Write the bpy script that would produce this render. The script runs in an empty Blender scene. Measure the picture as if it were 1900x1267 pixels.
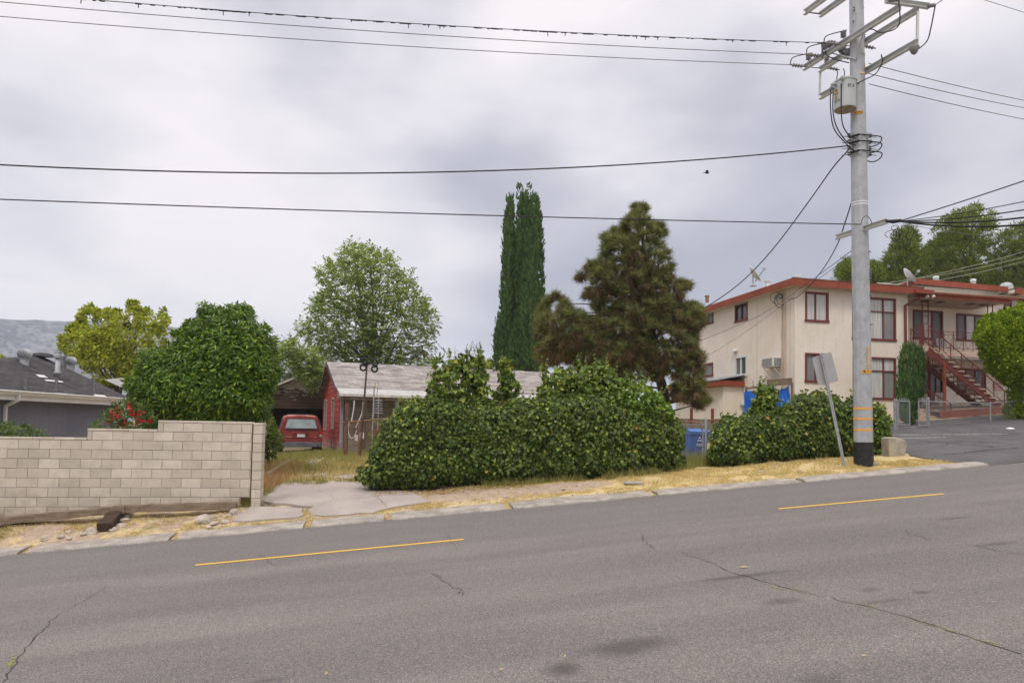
import bpy, math, random
import numpy as np
from mathutils import Vector, Matrix, geometry
V = Vector
R_ = math.radians
random.seed(7)
rng = np.random.default_rng(11)
scn = bpy.context.scene
col = scn.collection
# ------------------------------------------------------------------ camera
W_, H_ = 1900.0, 1267.0
FOC, PITCH, ROLL = 1285.0, R_(2.5), R_(1.05)
CX, CY = 950.0, 790.0 - 1285.0 * math.tan(R_(2.5))
cam_d = bpy.data.cameras.new('camera')
cam = bpy.data.objects.new('camera', cam_d)
col.objects.link(cam)
scn.camera = cam
cam_d.sensor_width = 36.0
cam_d.sensor_fit = 'HORIZONTAL'
cam_d.lens = 36.0 * FOC / W_
cam_d.shift_y = (CY - H_ / 2) / W_
cam_d.clip_start = 0.1
cam_d.clip_end = 30000
RM = Matrix.Rotation(R_(90) + PITCH, 3, 'X') @ Matrix.Rotation(ROLL, 3, 'Z')
cam.rotation_euler = RM.to_euler()
RMn = np.array(RM)


def rays(px, py):
    px = np.asarray(px, float); py = np.asarray(py, float)
    d = np.stack([(px - CX) / FOC, -(py - CY) / FOC, -np.ones_like(px)], -1) @ RMn.T
    return d / d[..., 1:2]


def at(px, py, Y):
    d = rays(px, py)
    return V(d) * Y


def atn(px, py, Y):
    return rays(px, py) * np.asarray(Y)[..., None]


# ------------------------------------------------------------------ terrain
RA = R_(10.2)
GR, RC = 0.0865, -1.966
EDGE = 14.3
ca, sa = math.cos(RA), math.sin(RA)


def st(X, Y):
    return X * ca + Y * sa, -X * sa + Y * ca


def xy(s, t):
    return s * ca - t * sa, s * sa + t * ca


def sstep(a, b, x):
    k = np.clip((x - a) / (b - a), 0, 1)
    return k * k * (3 - 2 * k)


def Sg(s):
    s = np.asarray(s, float)
    hi = 38 + 25 * np.tanh((s - 38) / 25)
    lo = -22 + 18 * np.tanh((s + 22) / 18)
    return np.where(s > 38, hi, np.where(s < -22, lo, s))


def gzst(s, t):
    s = np.asarray(s, float); t = np.asarray(t, float)
    r1 = np.interp(s, [-12, -8, -3, 2, 6], [.60, .54, .31, .21, .2])
    T = [EDGE, 14.8, 16.3, 20, 23.5, 26, 32, 45, 90]
    def prof(vals_fixed):
        out = np.zeros_like(s + t)
        ks = [np.zeros_like(s), np.full_like(s, .05), r1] + [np.full_like(s, v) for v in vals_fixed]
        for i in range(len(T) - 1):
            m = (t >= T[i]) & (t < T[i + 1])
            k = (t - T[i]) / (T[i + 1] - T[i])
            out = np.where(m, ks[i] * (1 - k) + ks[i + 1] * k, out)
        return np.where(t >= T[-1], ks[-1], out)
    a = prof([.55, .67, .75, .9, 1.0, 1.0])
    b = prof([.12, .45, .50, .60, .9, .9])
    w = sstep(-3, 4, s)
    rise = a * (1 - w) + b * w
    near = np.where(t < -2.2, .13, 0)
    road = RC + GR * Sg(s)
    far = sstep(90, 260, np.abs(t) + np.abs(s) * .6)
    return (road + rise + near) * (1 - far) + (-3.0) * far


def gz(X, Y):
    return float(gzst(*st(X, Y)))


def ground(px, py, lo=4.0, hi=90.0):
    d = rays(px, py)
    Y = np.linspace(lo, hi, 6000)
    z = d[2] * Y - gzst(*st(d[0] * Y, Y))
    k = np.argmax(z < 0)
    return V((d[0] * Y[k], Y[k], gz(d[0] * Y[k], Y[k])))


def Yat(px, t):
    """depth of the vertical line at column px lying on road offset t"""
    u = (px - 950.0) / FOC
    return t / (ca - u * sa)


# ------------------------------------------------------------------ objects
WL = {}


def tag(o, label=None, cat=None, group=None, kind=None):
    if label: o['label'] = label
    if cat: o['category'] = cat
    if group: o['group'] = group
    if kind: o['kind'] = kind
    return o


def thing(name, loc, label, cat, group=None):
    o = bpy.data.objects.new(name, None)
    col.objects.link(o)
    o.location = loc
    o.empty_display_size = .2
    WL[o] = V(loc)
    return tag(o, label, cat, group)


def link(name, me, mats, parent, org):
    for m in (mats if isinstance(mats, (list, tuple)) else [mats]):
        me.materials.append(m)
    o = bpy.data.objects.new(name, me)
    col.objects.link(o)
    base = WL[parent] if parent is not None else V((0, 0, 0))
    o.location = V(org) - base
    if parent is not None: o.parent = parent
    WL[o] = V(org)
    return o


class MB:
    def __init__(s):
        s.v, s.f, s.m = [], [], []

    def add(s, verts, faces, mi=0):
        b = len(s.v)
        s.v += [tuple(x) for x in verts]
        s.f += [tuple(i + b for i in f) for f in faces]
        s.m += [mi] * len(faces)
        return s

    def quad(s, a, b, c, d, mi=0):
        return s.add([a, b, c, d], [(0, 1, 2, 3)], mi)

    def box(s, c, size, ax=None, mi=0):
        c = V(c)
        if ax is None: ax = (V((1, 0, 0)), V((0, 1, 0)), V((0, 0, 1)))
        x, y, z = [V(ax[i]) * size[i] * .5 for i in range(3)]
        p = [c - x - y - z, c + x - y - z, c + x + y - z, c - x + y - z, c - x - y + z, c + x - y + z, c + x + y + z, c - x + y + z]
        return s.add(p, [(3, 2, 1, 0), (4, 5, 6, 7), (0, 1, 5, 4), (1, 2, 6, 5), (2, 3, 7, 6), (3, 0, 4, 7)], mi)

    def bar(s, a, b, w, h, up=(0, 0, 1), mi=0):
        a, b = V(a), V(b)
        d = b - a
        L = d.length
        d = d / L
        up = V(up)
        sd = d.cross(up)
        if sd.length < 1e-4: sd = d.cross(V((0, 1, 0)))
        sd.normalize()
        u = sd.cross(d)
        return s.box((a + b) / 2, (L, w, h), (d, sd, u), mi)

    def tube(s, pts, r, seg=8, mi=0, cap=True):
        pts = [V(p) for p in pts]
        n = len(pts)
        rr = r if isinstance(r, (list, tuple)) else [r] * n
        vs, fs = [], []
        ref = None
        for i, p in enumerate(pts):
            d = (pts[min(i + 1, n - 1)] - pts[max(i - 1, 0)]).normalized()
            if ref is None:
                ref = d.cross(V((0, 0, 1)))
                if ref.length < .05: ref = d.cross(V((1, 0, 0)))
            ref = (ref - d * ref.dot(d)).normalized()
            b = d.cross(ref)
            for k in range(seg):
                a = 2 * math.pi * k / seg
                vs.append(p + (ref * math.cos(a) + b * math.sin(a)) * rr[i])
        for i in range(n - 1):
            for k in range(seg):
                k2 = (k + 1) % seg
                fs.append((i * seg + k, i * seg + k2, (i + 1) * seg + k2, (i + 1) * seg + k))
        if cap:
            fs.append(tuple(range(seg - 1, -1, -1)))
            fs.append(tuple((n - 1) * seg + k for k in range(seg)))
        return s.add(vs, fs, mi)

    def lathe(s, prof, c, axis=(0, 0, 1), seg=20, mi=0, cap=True):
        c = V(c); az = V(axis).normalized()
        ax = az.cross(V((0, 1, 0)))
        if ax.length < .1: ax = az.cross(V((1, 0, 0)))
        ax.normalize(); ay = az.cross(ax)
        vs, fs = [], []
        for r, z in prof:
            for k in range(seg):
                a = 2 * math.pi * k / seg
                vs.append(c + az * z + (ax * math.cos(a) + ay * math.sin(a)) * r)
        for i in range(len(prof) - 1):
            for k in range(seg):
                k2 = (k + 1) % seg
                fs.append((i * seg + k, i * seg + k2, (i + 1) * seg + k2, (i + 1) * seg + k))
        if cap:
            if prof[0][0] > 1e-4: fs.append(tuple(range(seg - 1, -1, -1)))
            if prof[-1][0] > 1e-4: fs.append(tuple((len(prof) - 1) * seg + k for k in range(seg)))
        return s.add(vs, fs, mi)

    def prism(s, poly, ext, mi=0):
        """poly: list of 3D points (planar), ext: extrusion vector"""
        poly = [V(p) for p in poly]; e = V(ext); n = len(poly)
        fs = [tuple(range(n - 1, -1, -1)), tuple(range(n, 2 * n))]
        fs += [(i, (i + 1) % n, n + (i + 1) % n, n + i) for i in range(n)]
        return s.add(poly + [p + e for p in poly], fs, mi)

    def build(s, name, mats, parent=None, smooth=False, bevel=0, org=None, sub=0):
        v = np.array(s.v, float)
        if org is None:
            org = WL[parent] if parent is not None else V((*v.mean(0)[:2], v[:, 2].min()))
        me = bpy.data.meshes.new(name)
        me.from_pydata((v - np.array(org)).tolist(), [], s.f)
        if isinstance(mats, (list, tuple)) and len(mats) > 1:
            me.polygons.foreach_set('material_index', s.m)
        if smooth: me.polygons.foreach_set('use_smooth', [True] * len(me.polygons))
        me.update()
        # recalc normals
        import bmesh
        bm = bmesh.new(); bm.from_mesh(me)
        bmesh.ops.recalc_face_normals(bm, faces=bm.faces)
        bm.to_mesh(me); bm.free()
        # metric UV
        uv = me.uv_layers.new(name='m')
        n = len(me.polygons); nl = len(me.loops)
        nor = np.zeros(n * 3); me.polygons.foreach_get('normal', nor); nor = nor.reshape(-1, 3)
        tot = np.zeros(n, int); me.polygons.foreach_get('loop_total', tot)
        vi = np.zeros(nl, int); me.loops.foreach_get('vertex_index', vi)
        fl = np.repeat(np.arange(n), tot)
        t = np.stack([-nor[:, 1], nor[:, 0], np.zeros(n)], 1)
        L = np.linalg.norm(t, axis=1)
        t = np.where(L[:, None] > .05, t / np.maximum(L, 1e-6)[:, None], np.array([1., 0, 0]))
        b = np.cross(nor, t)
        w = v[vi]
        me.uv_layers[0].data.foreach_set('uv', np.stack([(w * t[fl]).sum(1), (w * b[fl]).sum(1)], 1).ravel())
        o = link(name, me, mats, parent, org)
        if bevel:
            md = o.modifiers.new('b', 'BEVEL'); md.width = bevel; md.segments = 2; md.limit_method = 'ANGLE'
            md.angle_limit = R_(40)
        if sub:
            md = o.modifiers.new('s', 'SUBSURF'); md.levels = sub; md.render_levels = sub
        return o


def npmesh(name, v, faces_idx, nv_face, mats, parent=None, org=None, smooth=False):
    """v (N,3), faces_idx flat index array, all faces with nv_face corners"""
    if org is None:
        org = WL[parent] if parent is not None else V((*v.mean(0)[:2], v[:, 2].min()))
    me = bpy.data.meshes.new(name)
    nf = len(faces_idx) // nv_face
    me.vertices.add(len(v)); me.vertices.foreach_set('co', (v - np.array(org)).ravel())
    me.loops.add(len(faces_idx)); me.loops.foreach_set('vertex_index', np.asarray(faces_idx, np.int32))
    me.polygons.add(nf)
    me.polygons.foreach_set('loop_start', np.arange(0, nf * nv_face, nv_face, dtype=np.int32))
    if smooth: me.polygons.foreach_set('use_smooth', np.ones(nf, bool))
    me.update(calc_edges=True)
    me.validate()
    return link(name, me, mats, parent, org)


def nrm(a):
    return a / np.maximum(np.linalg.norm(a, axis=-1, keepdims=True), 1e-9)


LEAF = {
    'oval': (np.array([[0, 0, 0], [-.27, .45, .07], [0, 1, -.05], [.27, .45, .07]]), [(0, 3, 1), (1, 3, 2)]),
    'long': (np.array([[0, 0, 0], [-.14, .5, .04], [0, 1, -.08], [.14, .5, .04]]), [(0, 3, 1), (1, 3, 2)]),
    'ivy': (np.array([[0, 0, 0], [-.48, -.02, .03], [-.42, .45, .06], [0, 1, -.06], [.42, .45, .06], [.48, -.02, .03], [0, .4, -.02]]),
            [(0, 6, 1), (1, 6, 2), (2, 6, 3), (3, 6, 4), (4, 6, 5), (5, 6, 0)]),
    'needle': (np.array([[-.5, 0, 0], [.5, 0, 0], [0, 1, 0]]), [(0, 1, 2)]),
    'spike': (np.array([[-.06, 0, 0], [.06, 0, 0], [.045, .55, .06], [-.045, .55, .06], [0, 1, .02]]), [(0, 1, 2), (0, 2, 3), (3, 2, 4)]),
}


def leaves(name, P, tip, nor, size, kind, mat, parent=None, width=1.0, org=None):
    tm, fs = LEAF[kind]
    n = len(P); k = len(tm)
    tip = nrm(tip)
    nor = nrm(nor - tip * (nor * tip).sum(-1, keepdims=True) + 1e-6)
    side = np.cross(tip, nor)
    size = np.broadcast_to(np.asarray(size, float), (n,))[:, None, None]
    wd = np.broadcast_to(np.asarray(width, float), (n,))[:, None, None]
    v = P[:, None, :] + size * (tm[None, :, 0:1] * side[:, None, :] * wd + tm[None, :, 1:2] * tip[:, None, :] + tm[None, :, 2:3] * nor[:, None, :])
    f = np.array(fs)[None] + (np.arange(n) * k)[:, None, None]
    return npmesh(name, v.reshape(-1, 3), f.reshape(-1), 3, mat, parent, org)


def in_poly(p, poly):
    x, y = p[:, 0], p[:, 1]
    r = np.zeros(len(p), bool)
    n = len(poly)
    for i in range(n):
        x1, y1 = poly[i]; x2, y2 = poly[(i + 1) % n]
        if y1 == y2: continue
        c = ((y1 > y) != (y2 > y)) & (x < (x2 - x1) * (y - y1) / (y2 - y1) + x1)
        r ^= c
    return r


def edge_dist(p, poly):
    best = np.full(len(p), 1e9); dirv = np.zeros_like(p)
    n = len(poly)
    for i in range(n):
        a = np.array(poly[i], float); b = np.array(poly[(i + 1) % n], float)
        ab = b - a
        k = np.clip(((p - a) @ ab) / max(ab @ ab, 1e-9), 0, 1)
        q = a + k[:, None] * ab
        d = np.linalg.norm(p - q, axis=1)
        m = d < best
        best = np.where(m, d, best)
        dirv = np.where(m[:, None], q - p, dirv)
    return best, dirv


def vol(poly, n, Yf, thick, shell=.6, back=.35, flat=1.0):
    """n points of a solid whose outline seen in the photo is poly (photo pixels): world points and outward normals"""
    poly = [tuple(p) for p in poly]
    a = np.array(poly, float)
    lo, hi = a.min(0), a.max(0)
    pts = np.zeros((0, 2))
    while len(pts) < n:
        q = rng.uniform(lo, hi, (n * 3, 2))
        pts = np.concatenate([pts, q[in_poly(q, poly)]])
    pts = pts[:n]
    d, dv = edge_dist(pts, poly)
    rel = d / max(np.percentile(d, 98), 1)
    rel = np.clip(rel / flat, 0, 1)
    half = thick * np.sqrt(np.clip(1 - (1 - rel) ** 2, 0, 1))
    u = rng.uniform(-1, 1, n)
    sh = rng.uniform(0, 1, n) < shell
    sg = np.where(rng.uniform(0, 1, n) < back, 1.0, -1.0)
    off = np.where(sh, sg * rng.uniform(.75, 1, n), u) * half
    Y = Yf(pts[:, 0]) if callable(Yf) else np.full(n, float(Yf))
    P = atn(pts[:, 0], pts[:, 1], Y + off)
    o2 = nrm(dv)
    lat = np.clip(1 - rel, 0, 1)[:, None]
    N = np.stack([o2[:, 0] * lat[:, 0], np.sign(off) * np.abs(off) / max(thick, 1e-6) + 0 * rel, -o2[:, 1] * lat[:, 0]], 1)
    return P, nrm(N + 1e-4), pts


def jit(n, s):
    return rng.normal(0, s, (n, 3))


def sag(a, b, drop, n=14):
    a, b = V(a), V(b)
    out = []
    for i in range(n + 1):
        k = i / n
        p = a.lerp(b, k)
        p.z -= drop * 4 * k * (1 - k)
        out.append(p)
    return out


def bez(pts, n=10):
    """catmull-rom through pts"""
    pts = [V(p) for p in pts]
    q = [pts[0] * 2 - pts[1]] + pts + [pts[-1] * 2 - pts[-2]]
    out = []
    for i in range(1, len(q) - 2):
        for j in range(n):
            t = j / n
            out.append(.5 * ((2 * q[i]) + (q[i + 1] - q[i - 1]) * t + (2 * q[i - 1] - 5 * q[i] + 4 * q[i + 1] - q[i + 2]) * t * t
                             + (3 * q[i] - q[i - 1] - 3 * q[i + 1] + q[i + 2]) * t ** 3))
    out.append(pts[-1])
    return out


def text_into(mb, txt, o, ex, ey, h, mi=0, depth=.004, align='CENTER'):
    cu = bpy.data.curves.new('t', 'FONT'); cu.body = txt; cu.size = h * 1.4; cu.align_x = align; cu.align_y = 'CENTER'
    cu.extrude = depth / (2)
    ob = bpy.data.objects.new('t', cu)
    me = bpy.data.meshes.new_from_object(ob)
    ex, ey = V(ex).normalized(), V(ey).normalized(); ez = ex.cross(ey)
    mb.add([V(o) + ex * q.co.x + ey * q.co.y + ez * q.co.z for q in me.vertices], [tuple(p.vertices) for p in me.polygons], mi)
    bpy.data.objects.remove(ob); bpy.data.curves.remove(cu); bpy.data.meshes.remove(me)
# ------------------------------------------------------------------ materials
class NT:
    def __init__(s, name):
        s.m = bpy.data.materials.new(name); s.m.use_nodes = True
        s.t = s.m.node_tree; s.t.nodes.clear()
        s.out = s.n('ShaderNodeOutputMaterial')

    def n(s, typ, **kw):
        nd = s.t.nodes.new(typ)
        for k, v in kw.items():
            if k.startswith('i_'):
                nd.inputs[k[2:].replace('_', ' ')].default_value = v
            else: setattr(nd, k, v)
        return nd

    def l(s, a, b):
        s.t.links.new(a, b)

    def val(s, inp, x):
        if hasattr(x, 'is_linked') or isinstance(x, bpy.types.NodeSocket): s.l(x, inp)
        else: inp.default_value = x

    def math(s, op, a, b=0.0, c=None, clamp=False):
        nd = s.n('ShaderNodeMath', operation=op, use_clamp=clamp)
        s.val(nd.inputs[0], a); s.val(nd.inputs[1], b)
        if c is not None: s.val(nd.inputs[2], c)
        return nd.outputs[0]

    def noise(s, vec, scale, detail=3, rough=.55, dim='3D'):
        nd = s.n('ShaderNodeTexNoise', noise_dimensions=dim)
        nd.inputs['Scale'].default_value = scale; nd.inputs['Detail'].default_value = detail; nd.inputs['Roughness'].default_value = rough
        if vec is not None: s.l(vec, nd.inputs['Vector'])
        return nd.outputs['Fac']

    def vor(s, vec, scale, feat='F1', out='Distance'):
        nd = s.n('ShaderNodeTexVoronoi', feature=feat)
        nd.inputs['Scale'].default_value = scale
        s.l(vec, nd.inputs['Vector'])
        return nd.outputs[out]

    def mix(s, f, a, b, blend='MIX'):
        nd = s.n('ShaderNodeMix', data_type='RGBA', blend_type=blend)
        s.val(nd.inputs['Factor'], f)
        for i, x in ((6, a), (7, b)):
            if isinstance(x, (tuple, list)): nd.inputs[i].default_value = (*x[:3], 1)
            else: s.l(x, nd.inputs[i])
        return nd.outputs[2]

    def mr(s, x, a, b, c=0.0, d=1.0, smooth=True):
        nd = s.n('ShaderNodeMapRange', interpolation_type='SMOOTHSTEP' if smooth else 'LINEAR')
        s.val(nd.inputs[0], x)
        for i, q in enumerate((a, b, c, d)): nd.inputs[1 + i].default_value = q
        return nd.outputs[0]

    def ramp(s, x, stops, interp='LINEAR'):
        nd = s.n('ShaderNodeValToRGB'); r = nd.color_ramp; r.interpolation = interp
        while len(r.elements) < len(stops): r.elements.new(.5)
        for e, (p, c) in zip(r.elements, stops):
            e.position = p; e.color = (*c, 1)
        s.val(nd.inputs[0], x)
        return nd.outputs[0]

    def mapv(s, vec, scale=(1, 1, 1), loc=(0, 0, 0), rot=(0, 0, 0)):
        nd = s.n('ShaderNodeMapping'); nd.inputs['Scale'].default_value = scale
        nd.inputs['Location'].default_value = loc; nd.inputs['Rotation'].default_value = rot
        s.l(vec, nd.inputs['Vector']); return nd.outputs[0]

    def obj(s): return s.n('ShaderNodeTexCoord').outputs['Object']
    def uv(s): return s.n('ShaderNodeTexCoord').outputs['UV']
    def pos(s): return s.n('ShaderNodeNewGeometry').outputs['Position']
    def island(s): return s.n('ShaderNodeNewGeometry').outputs['Random Per Island']

    def bump(s, h, strength=.3, dist=.01):
        nd = s.n('ShaderNodeBump'); nd.inputs['Strength'].default_value = strength; nd.inputs['Distance'].default_value = dist
        s.l(h, nd.inputs['Height']); return nd.outputs[0]

    def bsdf(s, color, rough=.8, metal=0, spec=.3, bump=None, **kw):
        nd = s.n('ShaderNodeBsdfPrincipled')
        if isinstance(color, (tuple, list)): nd.inputs['Base Color'].default_value = (*color[:3], 1)
        else: s.l(color, nd.inputs['Base Color'])
        s.val(nd.inputs['Roughness'], rough); nd.inputs['Metallic'].default_value = metal
        nd.inputs['Specular IOR Level'].default_value = spec
        if bump is not None: s.l(bump, nd.inputs['Normal'])
        for k, v in kw.items(): s.val(nd.inputs[k.replace('_', ' ')], v)
        s.l(nd.outputs[0], s.out.inputs[0])
        return nd


def M(name, c, rough=.8, var=.18, vs=2.5, c2=None, bump=0., bs=40., metal=0, spec=.3, isl=0., fine=0., dist=.01, streak=False):
    t = NT(name)
    o = t.pos()
    vec = t.mapv(o, (1, 1, .15)) if streak else o
    f = t.mr(t.noise(vec, vs, 4, .6), .3, .7)
    a = tuple(x * (1 - var) for x in c)
    b = c2 if c2 else tuple(min(1, x * (1 + var)) for x in c)
    cc = t.mix(f, a, b)
    if fine:
        g = t.mr(t.noise(o, bs, 2), .35, .65, 1 - fine, 1 + fine)
        cc = t.mix(1.0, cc, g, 'MULTIPLY')
    if isl:
        g = t.mr(t.island(), 0, 1, 1 - isl, 1 + isl, False)
        cc = t.mix(1.0, cc, g, 'MULTIPLY')
    bp = t.bump(t.noise(o, bs, 3), bump, dist) if bump else None
    t.bsdf(cc, rough, metal, spec, bp)
    return t.m


def leafmat(name, stops, trans=.25, gloss=.35, rough=.45):
    t = NT(name)
    c = t.ramp(t.island(), stops)
    pb = t.n('ShaderNodeBsdfPrincipled')
    t.l(c, pb.inputs['Base Color']); pb.inputs['Roughness'].default_value = rough
    pb.inputs['Specular IOR Level'].default_value = gloss
    tr = t.n('ShaderNodeBsdfTranslucent')
    t.l(t.mix(1.0, c, (1.25, 1.25, .6), 'MULTIPLY'), tr.inputs['Color'])
    mx = t.n('ShaderNodeMixShader'); mx.inputs[0].default_value = trans
    t.l(pb.outputs[0], mx.inputs[1]); t.l(tr.outputs[0], mx.inputs[2]); t.l(mx.outputs[0], t.out.inputs[0])
    return t.m


def ellipse(t, uv, cx, cy, rx, ry, rot=0, soft=.5, wob=None):
    v = t.mapv(uv, (1, 1, 1), (-cx, -cy, 0))
    v = t.mapv(v, (1 / rx, 1 / ry, 0), (0, 0, 0), (0, 0, -rot))
    nd = t.n('ShaderNodeVectorMath', operation='LENGTH'); t.l(v, nd.inputs[0])
    d = nd.outputs['Value']
    if wob is not None: d = t.math('ADD', d, wob)
    return t.mr(d, 1 - soft, 1 + soft, 1, 0)


mDark = M('black_rubber', (.02, .02, .022), .6, .1)
mCable = M('cable_black', (.018, .018, .02), .6, .1)
mWireTan = M('weathered_conductor', (.09, .085, .08), .5, .1, metal=.3)
mSteel = M('galvanised_steel', (.37, .385, .405), .5, .12, 5, bump=.05, bs=60, metal=.15, spec=.4, fine=.05)
mSteelArm = M('galvanised_arm', (.58, .61, .62), .5, .06, 5, metal=.0, spec=.4)
mSteelDark = M('dull_steel', (.2, .21, .23), .5, .15, 8, metal=.5)
mInsul = M('grey_insulator', (.19, .19, .2), .4, .12, 20)
mFence = M('galvanised_fence', (.27, .28, .29), .55, .15, 8, metal=.2)
mWhiteMetal = M('white_metal', (.66, .66, .65), .4, .05, 4)
mRust = M('rusty_pipe', (.25, .10, .045), .8, .4, 14, c2=(.36, .2, .11))
mYellow = M('yellow_tag', (.85, .42, .02), .5, .05)
mOrange = M('orange_band', (.82, .36, .02), .5, .08, 20)
mBlack = M('black_print', (.015, .015, .015), .6, .05)
mWhite = M('white_print', (.8, .8, .8), .5, .03)
mRedTrim = M('red_brown_trim', (.165, .038, .033), .5, .12, 6)
mFascia = M('rust_red_fascia', (.255, .060, .030), .6, .14, 3, bump=.1, bs=30)
mRail = M('red_painted_iron', (.17, .04, .034), .5, .12, 6)
mBark = M('bark', (.10, .075, .058), .95, .35, 9, bump=.9, bs=26, dist=.04)
mBarkGrey = M('grey_bark', (.17, .15, .13), .95, .3, 9, bump=.7, bs=26, dist=.03)
mGlassDark = NT('dark_window_glass'); mGlassDark.bsdf((.05, .055, .06), .06, 0, .6); mGlassDark = mGlassDark.m


def glassm(name, c, rough=.08):
    t = NT(name); t.bsdf(c, rough, 0, .6); return t.m


def curtainm():
    t = NT('curtained_glass')
    u = t.uv()
    w = t.noise(t.mapv(u, (14, .5, 1)), 1.0, 3)
    c = t.mix(t.mr(w, .3, .7), (.40, .40, .39), (.62, .62, .60))
    t.bsdf(c, .5, 0, .3, t.bump(w, .6, .03), Coat_Weight=.6, Coat_Roughness=.04)
    return t.m


mCurtain = curtainm()


def shingles(name, c1, c2, mort, bw=.3, bh=.14, bias=0.0, bs=.4):
    t = NT(name); u = t.uv()
    n = t.noise(u, 1.2, 3)
    br = t.n('ShaderNodeTexBrick'); br.offset = .5; br.inputs['Scale'].default_value = 1
    t.l(u, br.inputs['Vector'])
    br.inputs['Brick Width'].default_value = bw; br.inputs['Row Height'].default_value = bh
    br.inputs['Mortar Size'].default_value = .006; br.inputs['Mortar Smooth'].default_value = .3
    br.inputs['Color1'].default_value = (*c1, 1); br.inputs['Color2'].default_value = (*c2, 1); br.inputs['Mortar'].default_value = (*mort, 1)
    br.inputs['Bias'].default_value = bias
    c = t.mix(1.0, br.outputs['Color'], t.mr(n, .3, .7, .85, 1.12), 'MULTIPLY')
    c = t.mix(1.0, c, t.mr(t.noise(u, 90, 2), .3, .7, .82, 1.18), 'MULTIPLY')
    # each course lifts towards its lower edge
    sep = t.n('ShaderNodeSeparateXYZ'); t.l(u, sep.inputs[0])
    row = t.math('FRACT', t.math('DIVIDE', sep.outputs[1], bh))
    h = t.math('SUBTRACT', t.math('SUBTRACT', 1.0, row), t.math('MULTIPLY', br.outputs['Fac'], .6))
    t.bsdf(c, .95, 0, .15, t.bump(h, bs, .02))
    return t.m


def stucco(name, c, c2, bs=.5):
    t = NT(name); p = t.pos(); u = t.uv()
    a = t.mr(t.noise(p, .7, 5, .65), .3, .7)
    cc = t.mix(a, c, c2)
    st_ = t.mr(t.noise(t.mapv(u, (3.0, .18, 1)), 1.6, 4), .52, .78)
    cc = t.mix(t.math('MULTIPLY', st_, .4), cc, tuple(x * .72 for x in c))
    h = t.noise(p, 22, 4, .6)
    cc = t.mix(1.0, cc, t.mr(h, .3, .7, .94, 1.05), 'MULTIPLY')
    t.bsdf(cc, .95, 0, .15, t.bump(h, bs, .02))
    return t.m


mStucco = stucco('beige_stucco', (.71, .635, .54), (.79, .72, .63))
mGreyStucco = stucco('grey_blue_stucco', (.165, .175, .22), (.20, .21, .255), .4)
mPinkStucco = M('pink_stucco', (.52, .38, .30), .9, .1, 3, bump=.3, bs=40)


def blockm():
    t = NT('concrete_block')
    p = t.pos(); r = t.island()
    c = t.ramp(r, [(0, (.50, .437, .355)), (.35, (.55, .485, .40)), (.7, (.60, .53, .44)), (1, (.645, .575, .485))])
    c = t.mix(t.mr(t.noise(p, 4, 4), .4, .75, 0, .4), c, (.36, .315, .26))
    sep = t.n('ShaderNodeSeparateXYZ'); t.l(p, sep.inputs[0])
    g = t.math('MULTIPLY', t.mr(sep.outputs[2], -1.3, -2.2, 0, .5), t.mr(t.noise(p, 5, 4), .3, .65))
    c = t.mix(g, c, (.24, .21, .175))
    f = t.noise(p, 130, 3)
    c = t.mix(1.0, c, t.mr(f, .3, .7, .86, 1.12), 'MULTIPLY')
    t.bsdf(c, .95, 0, .15, t.bump(f, .4, .006))
    return t.m


mBlock = blockm()
mMortar = M('mortar', (.36, .32, .285), .95, .12, 6, bump=.3, bs=90)


def woodm(name, c, c2, grain=6.0):
    t = NT(name); p = t.pos(); u = t.uv()
    w = t.noise(t.mapv(u, (1.5, 26, 1)), 1.0 * grain / 6, 4, .65)
    cc = t.mix(t.mr(w, .3, .7), c, c2)
    cc = t.mix(t.mr(t.noise(p, 3, 4), .5, .8, 0, .5), cc, tuple(x * .45 for x in c))
    t.bsdf(cc, .9, 0, .2, t.bump(w, .6, .02))
    return t.m


mTie = woodm('weathered_timber', (.16, .115, .08), (.27, .21, .155))
mTieDark = woodm('tarred_timber', (.035, .026, .02), (.09, .06, .042))
mOldWood = woodm('old_brown_boards', (.06, .038, .026), (.13, .09, .065))
mTarp = M('blue_tarp', (.012, .12, .56), .45, .2, 5, bump=.3, bs=9, dist=.05)
mBin = M('blue_plastic', (.02, .10, .42), .4, .12, 5)
mBinLid = M('blue_plastic_lid', (.06, .20, .62), .4, .12, 5)
mGreyMetal = M('grey_sign_back', (.40, .40, .40), .5, .06, 3, metal=.25)
# ------------------------------------------------------------------ light and sky
SUN_EL, SUN_AZ = R_(56), R_(200)      # azimuth measured from +Y clockwise: behind the camera, to the left
wd = bpy.data.worlds.new('World'); scn.world = wd; wd.use_nodes = True
wt = wd.node_tree; wt.nodes.clear()
class WN(NT):
    def __init__(s): s.t = wt
w = WN()
out = w.n('ShaderNodeOutputWorld'); bg = w.n('ShaderNodeBackground')
sky = w.n('ShaderNodeTexSky', sky_type='NISHITA'); sky.sun_disc = False
sky.sun_elevation = SUN_EL; sky.sun_rotation = SUN_AZ; sky.dust_density = 2.0
bg.inputs['Strength'].default_value = 0.1
tc = w.n('ShaderNodeTexCoord').outputs['Generated']
sp = w.n('ShaderNodeSeparateXYZ'); w.l(tc, sp.inputs[0])
el = sp.outputs[2]
den = w.math('ADD', w.math('MAXIMUM', el, 0.0), .16)
cmb = w.n('ShaderNodeCombineXYZ')
w.l(w.math('DIVIDE', sp.outputs[0], den), cmb.inputs[0]); w.l(w.math('DIVIDE', sp.outputs[1], den), cmb.inputs[1])
cp = cmb.outputs[0]
n1 = w.noise(w.mapv(tc, (1.9, 1.9, 3.6), (3.1, 1.7, 0)), 1.0, 4, .48)
n2 = w.noise(w.mapv(tc, (4.2, 4.2, 9.0), (9.1, 4.7, 0)), 1.0, 5, .5)
cl = w.math('ADD', w.math('MULTIPLY', n1, .72), w.math('MULTIPLY', n2, .28))


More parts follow.
